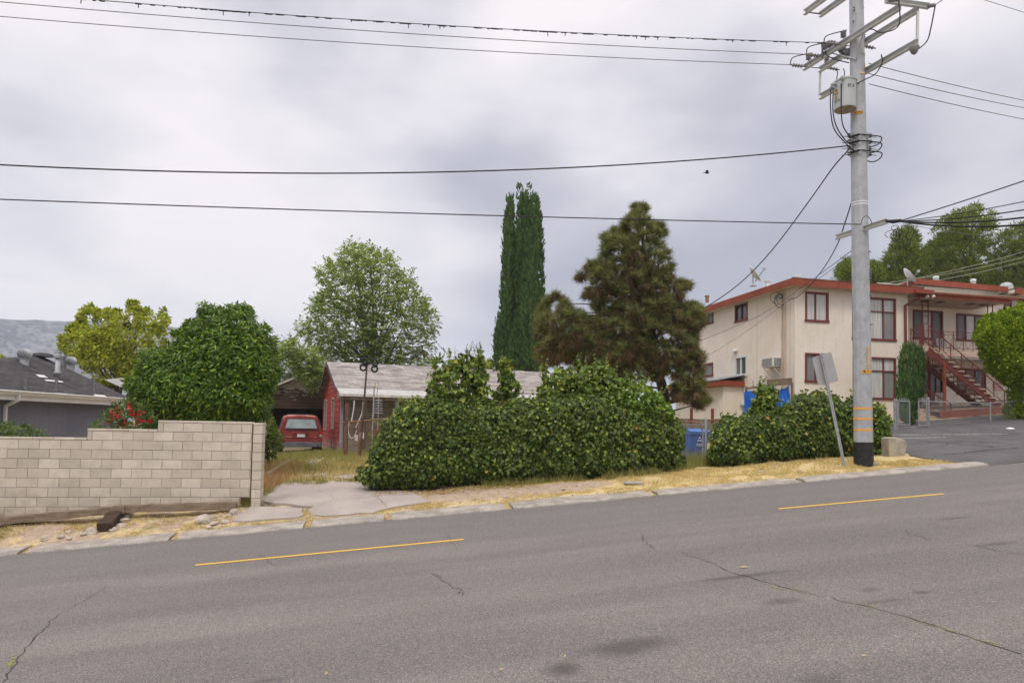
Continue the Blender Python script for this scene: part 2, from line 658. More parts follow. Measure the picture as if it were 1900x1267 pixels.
def blob(px, py, width, amt):
    d = rays(px, py); d = d / np.linalg.norm(d)
    vm = w.n('ShaderNodeVectorMath', operation='DOT_PRODUCT'); w.l(tc, vm.inputs[0]); vm.inputs[1].default_value = tuple(d)
    return w.mr(vm.outputs['Value'], math.cos(width), 1.0, 0, amt)


for (px, py, wdt, amt) in ((1260, 430, .36, -.2), (950, 470, .22, -.05), (60, 470, .16, -.05), (620, 250, .35, -.05), (1720, 330, .25, -.06), (1250, 120, .3, .07),
                           (250, 590, .28, .13), (760, 560, .2, .06), (300, 130, .4, .07), (480, 40, .3, .04), (1800, 80, .25, .06), (120, 430, .2, -.06)):
    cl = w.math('ADD', cl, blob(px, py, wdt, amt))
cc = w.ramp(w.mr(cl, .32, .62, 0, 1, False), [(0, (4.1, 4.1, 5.0)), (.35, (5.8, 5.7, 6.5)), (.7, (8.5, 8.2, 8.75)), (1, (10.5, 9.9, 10.05))])
zen = w.mr(el, .54, .85, 0.0, 1.0)
cc = w.mix(1.0, cc, w.mix(zen, (1, 1, 1), (2.7, 2.6, 2.35)), 'MULTIPLY')
cov = w.mr(el, -.02, .02, .5, .95)
w.l(w.mix(cov, sky.outputs[0], cc), bg.inputs['Color'])
w.l(bg.outputs[0], out.inputs[0])
sl = bpy.data.lights.new('sun', 'SUN'); sl.energy = 1.5; sl.angle = R_(14); sl.color = (1, .955, .88)
so = bpy.data.objects.new('sun', sl); col.objects.link(so)
sd = V((math.sin(SUN_AZ) * math.cos(SUN_EL), math.cos(SUN_AZ) * math.cos(SUN_EL), math.sin(SUN_EL)))
so.rotation_euler = (-sd).to_track_quat('-Z', 'Y').to_euler(); so.location = (0, -5, 30)
scn.view_settings.view_transform = 'Standard'; scn.view_settings.look = 'None'
scn.view_settings.exposure = 0.0; scn.view_settings.gamma = 1.0
scn.cycles.max_bounces = 6; scn.cycles.diffuse_bounces = 3; scn.cycles.glossy_bounces = 2; scn.cycles.transmission_bounces = 4
scn.cycles.transparent_max_bounces = 6; scn.cycles.volume_bounces = 1
scn.cycles.use_adaptive_sampling = True; scn.cycles.adaptive_threshold = .02
scn.cycles.use_denoising = True

# ------------------------------------------------------------------ ground sheet
def axis(lo, hi, step, far, grow=1.35):
    a = list(np.arange(lo, hi + 1e-6, step))
    d = step
    x = hi
    while x < far:
        d *= grow; x += d; a.append(x)
    d = step; x = lo
    while x > -far:
        d *= grow; x -= d; a.insert(0, x)
    return np.array(a)


def grid(name, S, T, zf, mat, kind='structure'):
    ss, tt = np.meshgrid(S, T, indexing='ij')
    X, Y = xy(ss, tt)
    v = np.stack([X, Y, zf(ss, tt)], -1).reshape(-1, 3)
    nT = len(T)
    i, j = np.meshgrid(np.arange(len(S) - 1), np.arange(nT - 1), indexing='ij')
    a = (i * nT + j).ravel()
    f = np.stack([a, a + nT, a + nT + 1, a + 1], 1).ravel()
    o = npmesh(name, v, f, 4, mat, None, (0, 0, 0), True)
    uvl = o.data.uv_layers.new(name='st')
    vi = np.zeros(len(o.data.loops), np.int32); o.data.loops.foreach_get('vertex_index', vi)
    st2 = np.stack([ss.ravel(), tt.ravel()], 1)[vi]
    uvl.data.foreach_set('uv', st2.ravel())
    tag(o, kind=kind)
    return o


def wobble(s, t):
    return .018 * np.sin(s * 3.1 + 1.7 * np.sin(t * 2.3)) + .014 * np.sin(t * 4.7 + s * 1.3) + .01 * np.sin(s * 7.9 - t * 6.1)


def st_at(px, py):
    q = ground(px, py)
    return tuple(float(x) for x in st(q.x, q.y))


LOTP = [st_at(*q) for q in [(1655, 836), (1690, 846), (1730, 852), (1765, 858)]]
LOT = LOTP + [(st_at(1835, 864)[0], EDGE + .02), (45, EDGE + .02), (45, 27.6), (17.0, 26.4), (LOTP[0][0] - .2, 20)]


def zground(s, t):
    z = gzst(s, t)
    q = np.stack([np.ravel(s), np.ravel(t)], 1)
    d, _ = edge_dist(q, LOT)
    ins = (np.where(in_poly(q, LOT), np.clip((d - .05) / .25, 0, 1), 0)).reshape(np.shape(s))
    edge_ = (np.where(in_poly(q, LOT), 0, np.clip(1 - d / .5, 0, 1))).reshape(np.shape(s))
    z = z - .09 * ins
    out = (t > EDGE + .5)
    wob_ = wobble(s, t) * np.clip((t - EDGE - .5) / .6, 0, 1) * (1 - edge_)
    return np.where(out, z + wob_, np.where((t < EDGE - .15) & (t > -2.1), z - .06, z - .012))


g = NT('dry_ground')
u = g.uv(); p = g.pos()
sx = g.n('ShaderNodeSeparateXYZ'); g.l(u, sx.inputs[0]); s_, t_ = sx.outputs[0], sx.outputs[1]
a = g.noise(p, .9, 5, .6); b = g.noise(p, 5.5, 5, .65); c = g.noise(p, 70, 3)
dirt = g.mix(g.mr(b, .3, .7), (.33, .25, .185), (.44, .35, .27))
straw = g.mix(g.mr(g.noise(p, 9, 4), .3, .7), (.45, .345, .165), (.58, .465, .25))
wst = g.math('ADD', g.math('MULTIPLY', a, .5), g.math('MULTIPLY', b, .5))
right = g.mr(s_, 2.5, 5.5, 0, .22)
sandy = g.math('MULTIPLY', ellipse(g, u, 3.0, 16.1, 2.6, .55, 0, .35), .3)
wst = g.math('SUBTRACT', g.math('ADD', wst, right), sandy)
cg = g.mix(g.mr(wst, .46, .58), dirt, straw)
cg = g.mix(g.mr(g.noise(p, 1.7, 3), .62, .7, 0, .5), cg, (.17, .19, .06))
farm = g.mr(t_, 24, 34, 0, .7)
cg = g.mix(farm, cg, (.12, .12, .06))
cg = g.mix(1.0, cg, g.mr(c, .3, .7, .72, 1.25), 'MULTIPLY')
g.bsdf(cg, .97, 0, .1, g.bump(g.math('ADD', b, g.math('MULTIPLY', c, .25)), .6, .05))
grid('ground', axis(-14, 32, .3, 1700, 1.4), axis(13.6, 30, .3, 1700, 1.4), zground, g.m)

# ------------------------------------------------------------------ road
r = NT('worn_asphalt')
u = r.uv(); p = r.pos()
sx = r.n('ShaderNodeSeparateXYZ'); r.l(u, sx.inputs[0]); s_, t_ = sx.outputs[0], sx.outputs[1]
big = r.noise(r.mapv(u, (.25, .9, 1)), 1.0, 4, .55)
lanes = r.noise(r.mapv(u, (.03, 1.1, 1)), 1.0, 3, .5)
base = r.mix(r.mr(big, .3, .7), (.158, .149, .145), (.198, .187, .181))
base = r.mix(r.mr(lanes, .38, .62, 0, .5), base, (.140, .132, .130))
base = r.mix(r.mr(t_, 10.2, 13.2, 0, .5), base, (.150, .146, .148))
stone = r.n('ShaderNodeTexVoronoi'); stone.inputs['Scale'].default_value = 120; r.l(p, stone.inputs['Vector'])
sr = r.n('ShaderNodeSeparateColor'); r.l(stone.outputs['Color'], sr.inputs[0])
sv = r.ramp(sr.outputs[0], [(0, (.50, .49, .49)), (.3, (.84, .83, .82)), (.75, (1.05, 1.04, 1.03)), (.93, (1.4, 1.35, 1.27)), (1, (2.0, 1.85, 1.65))])
base = r.mix(1.0, base, sv, 'MULTIPLY')
wob = r.math('MULTIPLY', r.math('SUBTRACT', r.noise(p, 3.5, 4, .65), .5), 1.5)


STAIN = []
for (x0, y0, x1, y1, hw, amt) in ((1070, 1212, 1255, 1190, .16, .75), (1010, 1238, 1075, 1248, .13, .8), (1285, 1080, 1465, 1060, .07, .65), (1410, 1112, 1490, 1122, .1, .6),
                                  (1735, 965, 1815, 958, .06, .7), (1800, 1014, 1890, 1006, .06, .6), (1590, 1096, 1640, 1094, .07, .45), (1690, 1098, 1725, 1102, .05, .6), (1480, 1266, 1570, 1262, .1, .4),
                                  (470, 1262, 520, 1266, .05, .6), (1600, 1120, 1680, 1112, .05, .45)):
    a0, a1 = st_at(x0, y0), st_at(x1, y1)
    L = math.hypot(a1[0] - a0[0], a1[1] - a0[1])
    e = ellipse(r, u, (a0[0] + a1[0]) / 2, (a0[1] + a1[1]) / 2, L / 2 * .8, hw, math.atan2(a1[1] - a0[1], a1[0] - a0[0]), .75, wob)
    base = r.mix(r.math('MULTIPLY', e, amt * .9), base, (.060, .054, .050))
h = r.math('ADD', stone.outputs['Distance'], r.math('MULTIPLY', big, 1.0))
r.bsdf(base, .9, 0, .2, r.bump(stone.outputs['Distance'], .5, .006))
grid('road', axis(-14, 32, .4, 700, 1.4), np.array([-2.2, 0, 2, 4, 6, 8, 10, 12, 13.5, EDGE - .05, EDGE + .12]), lambda s, t: RC + GR * Sg(s) + 0.004 + 0 * t, r.m)
near = M('near_pavement', (.33, .31, .29), .95, .12, 2, bump=.3, bs=60)
grid('pavement', axis(-14, 32, .8, 700, 1.5), np.array([-2.2, -2.19, -4.5, -9.0]), lambda s, t: np.where(t > -2.195, RC + GR * Sg(s) - .05, RC + GR * Sg(s) + .14), near)


def strip(mb, pts, wd, lift=.008, mi=0, zf=None):
    """thin ribbon on the ground along (s,t) points"""
    n = len(pts)
    vs = []
    for i in range(n):
        a = np.array(pts[max(i - 1, 0)]); b = np.array(pts[min(i + 1, n - 1)])
        d = (b - a) / max(np.linalg.norm(b - a), 1e-6)
        nn = np.array([-d[1], d[0]])
        wv = wd[i] if isinstance(wd, (list, tuple, np.ndarray)) else wd
        for k in (-1, 1):
            q = np.array(pts[i]) + nn * wv / 2 * k
            X, Y = xy(q[0], q[1])
            z = (RC + GR * float(Sg(q[0]))) if q[1] < EDGE else float(gzst(q[0], q[1]))
            vs.append((X, Y, z + lift))
    mb.add(vs, [(2 * i, 2 * i + 1, 2 * i + 3, 2 * i + 2) for i in range(n - 1)])


paint = NT('worn_yellow_paint'); p = paint.pos()
wear = paint.mr(paint.noise(p, 26, 5, .7), .60, .74)
paint.bsdf(paint.mix(wear, paint.mix(paint.noise(p, 5, 3), (.62, .36, .035), (.70, .44, .07)), (.25, .22, .19)), .8, 0, .2)
mb = MB()
c0, c1 = st_at(362, 1049), st_at(860, 1001)
tm = (c0[1] + c1[1]) / 2
c2, c3 = st_at(1445, 944.5), st_at(1751, 916.5)
print('dash t', c0, c1, c2, c3)
for (a, b) in ((c0, c1), (c2, c3)):
    n = 30
    pts = [(a[0] + (b[0] - a[0]) * i / n, a[1] + (b[1] - a[1]) * i / n) for i in range(n + 1)]
    strip(mb, pts, .10, .0085)
d0 = c0[0] - (c2[0] - c0[0])
strip(mb, [(d0 + .15 * i, tm) for i in range(28)], .10, .0085)
strip(mb, [(c2[0] + (c2[0] - c0[0]) + .15 * i, c2[1]) for i in range(28)], .10, .0085)
tag(mb.build('road_markings', paint.m), kind='structure')

# cracks in the asphalt
mCrack = M('crack_tar', (.045, .04, .037), .95, .3, 12)
mMoss = M('crack_weeds', (.20, .19, .04), .95, .3, 12)
mb = MB(); mg = MB()


def crack(pix, wd, seg=9, rough=.05, m=None):
    q = [np.array(st_at(*x)) for x in pix]
    pts = []
    for a, b in zip(q[:-1], q[1:]):
        k = max(3, int(np.linalg.norm(b - a) * seg))
        for i in range(k):
            pts.append(a + (b - a) * i / k + rng.normal(0, rough, 2) * (0 < i))
    pts.append(q[-1])
    ws = [max(.004, wd * random.uniform(.25, 1.3)) for _ in pts]
    strip(m or mb, pts, ws, .0075)
    return pts


crack([(5, 1266), (30, 1225), (60, 1190), (80, 1172)], .018, 10, .02)
crack([(80, 1172), (95, 1150), (140, 1122), (165, 1110), (195, 1090)], .010, 10, .02)
crack([(530, 1130), (610, 1112), (740, 1090)], .006, 8, .03)
crack([(800, 1065), (835, 1085), (858, 1106)], .012, 12, .03)
crack([(1190, 992), (1200, 1010), (1216, 1018)], .012, 12, .03)
c = crack([(1265, 1026), (1300, 1038), (1350, 1060), (1410, 1078)], .013, 10, .025)
crack([(1410, 1078), (1500, 1100), (1600, 1124), (1700, 1152), (1790, 1180), (1895, 1215)], .010, 10, .025)
crack([(1430, 1088), (1500, 1102)], .02, 14, .03, mg)
crack([(1590, 1119), (1625, 1130)], .025, 14, .03, mg)
crack([(1680, 1148), (1850, 1200)], .02, 14, .03, mg)
crack([(20, 1236), (32, 1215)], .03, 14, .03, mg)
crack([(480, 1028), (500, 1042), (520, 1052)], .008, 12, .03)
crack([(828, 988), (845, 1018)], .008, 12, .03)
crack([(1680, 985), (1720, 1002), (1800, 1012), (1900, 1030)], .008, 8, .03)
crack([(1410, 946), (1450, 949)], .008, 8, .02)
crack([(1255, 975), (1300, 968), (1345, 970)], .006, 8, .03)
crack([(20, 1045), (200, 1030)], .006, 5, .03)
crack([(1800, 930), (1900, 945)], .006, 5, .03)
tag(mb.build('road_cracks', mCrack), kind='structure')
tag(mg.build('crack_weeds', mMoss), kind='stuff')

# ------------------------------------------------------------------ kerb berm, driveway slabs, car park
mBerm = M('old_concrete_edge', (.31, .28, .25), .95, .24, 3.0, bump=.6, bs=50, fine=.22)
mSlab = M('old_grey_slab', (.35, .31, .285), .95, .12, .9, bump=.5, bs=80, fine=.16)


def drape(name, poly, lift, mat, res=.25, skirt=.12, flat=False, wob=.03):
    """polygon [(s,t)] laid on the ground as a slab"""
    P = []
    n = len(poly)
    for i in range(n):
        a = np.array(poly[i]); b = np.array(poly[(i + 1) % n])
        k = max(1, int(np.linalg.norm(b - a) / res))
        for j in range(k):
            P.append(a + (b - a) * j / k + (rng.normal(0, wob, 2) if j else 0))
    nb = len(P)
    pa = np.array(P)
    lo, hi = pa.min(0), pa.max(0)
    gx, gy = np.meshgrid(np.arange(lo[0], hi[0], res), np.arange(lo[1], hi[1], res))
    q = np.stack([gx.ravel(), gy.ravel()], 1) + rng.uniform(-.02, .02, (gx.size, 2))
    pl = [tuple(x) for x in P]
    q = q[in_poly(q, pl)]
    if len(q):
        d, _ = edge_dist(q, pl); q = q[d > res * .35]
    allp = [V(x) for x in P] + [V(x) for x in q]
    res_ = geometry.delaunay_2d_cdt(allp, [(i, (i + 1) % nb) for i in range(nb)], [], 1, 1e-5)
    vs, _, fs = res_[0], res_[1], res_[2]
    mb = MB()
    pts = []
    for v2 in vs:
        X, Y = xy(v2.x, v2.y)
        z = (RC + GR * float(Sg(v2.x))) if v2.y < EDGE else float(gzst(v2.x, v2.y))
        pts.append((X, Y, z + lift))
    mb.add(pts, [tuple(f) for f in fs])
    if skirt:
        b = [pts[i] for i in range(nb)]
        mb.add(b + [(x, y, z - skirt) for x, y, z in b], [(i, (i + 1) % nb, nb + (i + 1) % nb, nb + i) for i in range(nb)])
    o = mb.build(name, mat)
    return tag(o, kind='structure')


# berm along the road edge, broken into slabs
s0 = -14.0
gaps = [st_at(x, y)[0] for x, y in ((55, 1020), (335, 990), (575, 968), (720, 962), (945, 945), (1215, 920), (1480, 893))]
edges = [s0] + gaps + [st_at(1838, 863)[0]]
mb = MB()
for i, (a, b) in enumerate(zip(edges[:-1], edges[1:])):
    ga, gb = a + .08, b - .08
    n = max(6, int((gb - ga) / .22))
    wI = .78 if gb < 6 else .55
    sec = []
    for k in range(n + 1):
        s = ga + (gb - ga) * k / n
        w_ = wI + .05 * math.sin(s * 2.1) + random.uniform(-.035, .035)
        if k in (0, n): w_ *= .82
        e = EDGE - .03 + random.uniform(-.02, .02)
        z0 = RC + GR * float(Sg(s))
        row = []
        for (tt, hh) in ((e, -.03), (e + .03, .03), (e + .12, .055), (e + w_ * .6, .075), (e + w_ - .03, .078), (e + w_, .0)):
            X, Y = xy(s, tt)
            row.append((X, Y, z0 + hh + random.uniform(-.006, .006)))
        sec.append(row)
    base = []
    for row in sec: base += row
    m_ = len(sec[0])
    fs = [(x * m_ + y, (x + 1) * m_ + y, (x + 1) * m_ + y + 1, x * m_ + y + 1) for x in range(n) for y in range(m_ - 1)]
    fs += [tuple(range(m_)), tuple(n * m_ + y for y in range(m_ - 1, -1, -1))]
    mb.add(base, fs)
tag(mb.build('kerb', mBerm, smooth=False), kind='structure')


def z2p(zx, zy): return (420 + zx / 4.222, 780 + zy / 4.222)


def polyst(zs, conv=z2p): return [st_at(*conv(*z)) for z in zs]


drape('driveway', polyst([(340, 545), (400, 492), (640, 480), (990, 482), (1150, 515), (1420, 570), (1590, 648), (1300, 690), (1150, 733), (860, 753), (655, 745), (640, 705), (690, 685), (560, 678), (240, 645)]), .035, mSlab)
drape('driveway', polyst([(190, 682), (330, 684), (600, 695), (605, 750), (560, 768), (300, 785), (70, 798), (40, 790)]), .03, mSlab)
drape('driveway', polyst([(545, 412), (600, 402), (760, 402), (800, 430), (620, 448), (540, 440)]), .03, mSlab)
drape('driveway', polyst([(830, 420), (960, 412), (1000, 440), (980, 465), (850, 450)]), .03, mSlab)
# hairline cracks in the slab
mb = MB()
def crack_slab(zs, wd):
    q = [np.array(st_at(*z2p(*z))) for z in zs]
    pts = []
    for a, b in zip(q[:-1], q[1:]):
        for i in range(6): pts.append(a + (b - a) * i / 6 + rng.normal(0, .015, 2))
    pts.append(q[-1]); strip(mb, pts, wd, .042)
crack_slab([(730, 550), (740, 575)], .007); crack_slab([(800, 590), (860, 632), (740, 670)], .006); crack_slab([(860, 632), (1000, 620), (1150, 618)], .008)
crack_slab([(1160, 600), (1220, 650), (1260, 690)], .007)
tag(mb.build('driveway_cracks', mCrack), kind='structure')

lotm = M('dark_asphalt', (.098, .094, .098), .92, .18, .8, bump=.4, bs=90, fine=.22)
drape('parking_lot', LOT, .012, lotm, res=.5, skirt=.04)
mb = MB()
for (a, b) in (((1650, 808), (1870, 806)), ((1660, 815), (1755, 812)), ((1640, 797), (1700, 793))):
    qa, qb = st_at(*a), st_at(*b)
    n = 14
    strip(mb, [(qa[0] + (qb[0] - qa[0]) * i / n, qa[1] + (qb[1] - qa[1]) * i / n) for i in range(n + 1)], .10, .024)
wp = NT('worn_white_paint'); p = wp.pos()
wp.bsdf(wp.mix(wp.mr(wp.noise(p, 9, 5, .7), .42, .62), (.45, .44, .43), (.12, .115, .115)), .8)
tag(mb.build('parking_lines', wp.m), kind='structure')
mb = MB()
for (a, b, c_) in (((1735, 830), (1790, 818), (1895, 826)), ((1700, 818), (1750, 822), (1860, 836)), ((1760, 845), (1830, 836), (1900, 832)), ((1800, 800), (1840, 806), (1900, 803))):
    q = [np.array(st_at(*x)) for x in (a, b, c_)]
    pp = []
    for x, y in zip(q[:-1], q[1:]):
        for i in range(8): pp.append(x + (y - x) * i / 8 + rng.normal(0, .05, 2))
    strip(mb, pp, .035, .022)
tag(mb.build('parking_lot_cracks', mCrack), kind='structure')

# ------------------------------------------------------------------ mountains
mt = NT('haze_tinted_scrub'); p = mt.pos()
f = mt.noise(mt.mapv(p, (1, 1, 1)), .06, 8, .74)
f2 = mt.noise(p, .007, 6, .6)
c = mt.mix(mt.mr(mt.math('ADD', mt.math('MULTIPLY', f, .7), mt.math('MULTIPLY', f2, .3)), .45, .57), (.020, .028, .036), (.185, .182, .186))  # blue-grey haze painted into rock and scrub, on top of the haze volume
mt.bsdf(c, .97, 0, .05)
A = np.linspace(R_(-47), R_(-6), 240); Rr = np.linspace(1450, 2350, 60)
aa, rr = np.meshgrid(A, Rr, indexing='ij')
pxA = 950 + FOC * np.tan(aa)
top = np.interp(pxA, [-700, -100, 0, 60, 150, 250, 330, 420, 480, 530, 580, 700, 900], [560, 586, 588, 589, 592, 594, 604, 630, 655, 672, 692, 740, 770])
hor = 790 + math.tan(ROLL) * (pxA - 950)
ztop = (hor - top) / FOC * 1950 * np.cos(aa)
kk = (rr - 1450) / 500.0
prof = np.where(kk < 1, sstep(0, 1, kk) ** .9, 1 - .25 * sstep(1, 2.3, kk))
X = rr * np.sin(aa); Y = rr * np.cos(aa)
nz = np.zeros_like(X)
for i in range(7):
    fr = .0032 * 1.9 ** i; ph = rng.uniform(0, 6, 4)
    nz += (1 - 2 * np.abs(np.sin(X * fr * 1.1 + ph[0] + 1.5 * np.sin(Y * fr * .6 + ph[1])))) * .55 ** i
zz = ztop * prof + nz * 27 * np.clip(prof * (1.05 - prof) * 4, 0, 1) - 3
v = np.stack([X, Y, zz], -1).reshape(-1, 3)
nT = len(Rr)
i, j = np.meshgrid(np.arange(len(A) - 1), np.arange(nT - 1), indexing='ij')
a = (i * nT + j).ravel()
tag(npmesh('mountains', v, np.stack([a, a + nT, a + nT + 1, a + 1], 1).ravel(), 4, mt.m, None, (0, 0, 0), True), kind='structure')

# ------------------------------------------------------------------ haze
hz = bpy.data.materials.new('haze_air'); hz.use_nodes = True; ht = hz.node_tree; ht.nodes.clear()
ho = ht.nodes.new('ShaderNodeOutputMaterial'); hv = ht.nodes.new('ShaderNodeVolumePrincipled')
hv.inputs['Color'].default_value = (.74, .84, 1.0, 1); hv.inputs['Density'].default_value = .00033; hv.inputs['Anisotropy'].default_value = .2
ht.links.new(hv.outputs[0], ho.inputs['Volume'])
mb = MB(); mb.box((0, 0, 145), (5600, 5600, 304))
o = mb.build('haze', hz, org=(0, 0, 0)); tag(o, kind='stuff')
scn.cycles.volume_step_rate = 10
# ------------------------------------------------------------------ frames for buildings
class Fr:
    def __init__(s, o, a):
        s.o = V(o); s.x = V((math.cos(a), math.sin(a), 0)); s.y = V((-math.sin(a), math.cos(a), 0)); s.z = V((0, 0, 1))
        s.ax = (s.x, s.y, s.z)

    def p(s, a, b, z): return V((s.o.x, s.o.y, 0)) + s.x * a + s.y * b + V((0, 0, z))

    def front(s, px, py, t=0.0):
        d = V(rays(px, py)); q = s.p(0, t, 0)
        k = q.dot(s.y) / d.dot(s.y)
        w_ = d * k - V((s.o.x, s.o.y, 0))
        return w_.dot(s.x), w_.z

    def side(s, px, py, a=0.0):
        d = V(rays(px, py)); q = s.p(a, 0, 0)
        k = q.dot(s.x) / d.dot(s.x)
        w_ = d * k - V((s.o.x, s.o.y, 0))
        return w_.dot(s.y), w_.z

    def box(s, mb, a0, a1, t0, t1, z0, z1, mi=0):
        mb.box(s.p((a0 + a1) / 2, (t0 + t1) / 2, (z0 + z1) / 2), (abs(a1 - a0), abs(t1 - t0), abs(z1 - z0)), s.ax, mi)


def wall_with_holes(mb, P, L, zlo, zhi, holes, th, nrm_in, mi=0):
    """P(u,z)->point on the outer face; holes [(u0,u1,z0,z1)]; th thickness vector inwards; builds boxes round the holes by grid cells"""
    us = sorted({0.0, L, *[h[0] for h in holes], *[h[1] for h in holes]})
    zs = sorted({zlo, zhi, *[h[2] for h in holes], *[h[3] for h in holes]})
    us = [u for u in us if 0 <= u <= L]; zs = [z for z in zs if zlo <= z <= zhi]
    n = V(nrm_in) * th
    def solid(i, j):
        if not (0 <= i < len(us) - 1 and 0 <= j < len(zs) - 1): return False
        uc, zc = (us[i] + us[i + 1]) / 2, (zs[j] + zs[j + 1]) / 2
        return not any(h[0] < uc < h[1] and h[2] < zc < h[3] for h in holes)
    for i in range(len(us) - 1):
        for j in range(len(zs) - 1):
            if not solid(i, j): continue
            a, b, c, d = P(us[i], zs[j]), P(us[i + 1], zs[j]), P(us[i + 1], zs[j + 1]), P(us[i], zs[j + 1])
            mb.quad(a, b, c, d, mi); mb.quad(a + n, d + n, c + n, b + n, mi)
            if not solid(i - 1, j): mb.quad(a, d, d + n, a + n, mi)
            if not solid(i + 1, j): mb.quad(b, b + n, c + n, c, mi)
            if not solid(i, j - 1): mb.quad(a, a + n, b + n, b, mi)
            if not solid(i, j + 1): mb.quad(d, c, c + n, d + n, mi)


# ------------------------------------------------------------------ block wall
TW = 16.28
bw0 = Fr((*xy(0, TW), 0), RA)
sEnd = bw0.front(466, 860)[0]
sMid = bw0.front(293, 795)[0]
sLow = bw0.front(162, 805)[0]
root = thing('block_wall', bw0.p(sEnd - 3, 0.1, gzst(sEnd - 3, TW)), 'long stepped wall of bare tan concrete blocks beside the driveway', 'wall')
mb = MB(); mc = MB(); mm = MB()
ZC, CH, BL = -.676, .2032, .4064
for k in range(-8, 4):
    z0 = ZC + CH * k
    lo = -15.5
    if k <= 0: pass
    elif k == 1: pass
    start = lo if k <= 0 else (sLow if k == 1 else sMid)
    if k == 3: continue
    end = sEnd - (0.05 * max(0, -2 - k) if k < -5 else 0)
    if k == -7: end = sEnd - .25
    if k <= -8: end = sEnd - .6
    off = (BL / 2 if k % 2 else 0) + .075
    x = start - ((start - off) % BL) if k <= 0 else start
    first = True
    while x < end - .03:
        x1 = min((math.floor((x - off) / BL + 1e-6) + 1) * BL + off, end)
        if x1 - x < .05: x = x1; continue
        a, b = max(x, start) + .005, x1 - .005
        j = [random.uniform(-.0025, .0025) for _ in range(3)]
        mb.box(bw0.p((a + b) / 2, .098 + j[0], z0 + CH / 2 + j[1]), (b - a, .2, CH - .011), bw0.ax)
        x = x1
    mm.box(bw0.p((start + end) / 2, .1, z0 + CH / 2), (end - start - .004, .186, CH), bw0.ax)
def caps(a, b, z):
    x = a
    while x < b - .02:
        x1 = min(x + BL, b)
        mc.box(bw0.p((x + x1) / 2, .098, z + .026), (x1 - x - .008, .215, .048), bw0.ax)
        x = x1
caps(-15.5, sLow - .004, ZC + CH); caps(sLow, sMid - .004, ZC + CH * 2); caps(sMid, sEnd + .01, ZC + CH * 3)
mb.build('block', mBlock, root, bevel=.006); mc.build('cap', mBlock, root, bevel=.005); mm.build('mortar', mMortar, root)
# end pilaster
mb = MB()
for k in range(-7, 3):
    z0 = ZC + CH * k
    mb.box(bw0.p(sEnd + .125 + random.uniform(-.004, .004), .16, z0 + CH / 2 - .02), (.195, .40, CH - .008), bw0.ax)
mb.box(bw0.p(sEnd + .125, .16, ZC + CH * 3 + .005), (.205, .41, .045), bw0.ax)
mb.build('pilaster', mBlock, root, bevel=.006)

# timbers at the foot of the wall
def tie(pts, w, h, m, label, jit_=.008, ends=True):
    mb = MB()
    a, b = V(pts[0]), V(pts[1])
    d = (b - a); L = d.length; d.normalize()
    sd = d.cross(V((0, 0, 1))).normalized(); up = sd.cross(d)
    n = 14
    vs = []; fs = []
    prof = [(-.5, -.5), (-.1, -.5), (.5, -.48), (.5, .42), (.42, .5), (-.05, .485), (-.44, .5), (-.5, .4)]
    for i in range(n + 1):
        c = a + d * (L * i / n)
        for (x, y) in prof:
            vs.append(c + sd * (x * w + random.uniform(-1, 1) * jit_) + up * (y * h + random.uniform(-1, 1) * jit_) + d * (random.uniform(-.02, .02) if i in (0, n) else 0))
    k = len(prof)
    for i in range(n):
        for q in range(k): fs.append((i * k + q, i * k + (q + 1) % k, (i + 1) * k + (q + 1) % k, (i + 1) * k + q))
    fs.append(tuple(range(k - 1, -1, -1))); fs.append(tuple(n * k + q for q in range(k)))
    mb.add(vs, fs)
    return tag(mb.build('railroad_tie', m), label, 'timber')


def tg(px, py, dz, tt):
    Y = Yat(px, tt); q = at(px, py, Y); return V((q.x, q.y, gz(q.x, q.y) + dz))


tie((at(-60, 972, Yat(-60, 15.85)), at(232, 944, Yat(232, 15.9))), .2, .16, mTie, 'long weathered grey railroad tie left of the fallen dark timber', .012)
tie((at(214, 944, Yat(214, 15.93)), at(438, 937, Yat(438, 15.95))), .18, .16, mTie, 'brown railroad tie along the wall foot right of the fallen timber', .01)
a = ground(194, 989); b = at(220, 948, a.y + .8)
tie((a + V((0, 0, .1)), b), .27, .22, mTieDark, 'short tarred black timber lying across towards the road', .014)

# ------------------------------------------------------------------ grey house behind the wall
gh = thing('grey_house', (-16.7, 21.5, -1.9), 'low blue-grey stucco house with dark shingle hip roof behind block wall', 'house')
Y1, Y2 = 16.0, 26.0
def zl(px, py, Y): return at(px, py, Y)
C1 = at(247, 741, 26.0); zE = C1.z
C2 = V((-14.55, 15.5, zE)); C3 = V((-20.5, 15.5, zE)); C4 = V((-20.0, 26, zE))
AP = at(76, 660, 24.2)
mRoofDark = shingles('dark_grey_shingle', (.055, .053, .056), (.085, .082, .085), (.025, .024, .026), .32, .13, bs=.5)
mb = MB()
ap1 = AP + V((-.01, -.6, 0)); ap2 = AP + V((-.3, .02, 0))
ov = .1
for tri in ((C2, C1, AP), (C1, C4, AP), (C4, C3, AP), (C3, C2, AP)):
    mb.add(tri, [(0, 1, 2)])
mb.add([C1, C2, C3, C4], [(0, 1, 2, 3)])
mb.build('roof', mRoofDark, gh)
# cross hip over the near bay
sub = MB()
b1 = at(247, 741, 26.0) + V((.02, -.5, .0)); b0 = at(-40, 722, 18.6)
pk = at(148, 693, 24.3); pl = at(5, 725, 19.2)
mb = MB()
mb.add([b1, pk, V((pk.x - 1.6, pk.y, pk.z - .55)), b0, pl], [(0, 1, 4, 3)])
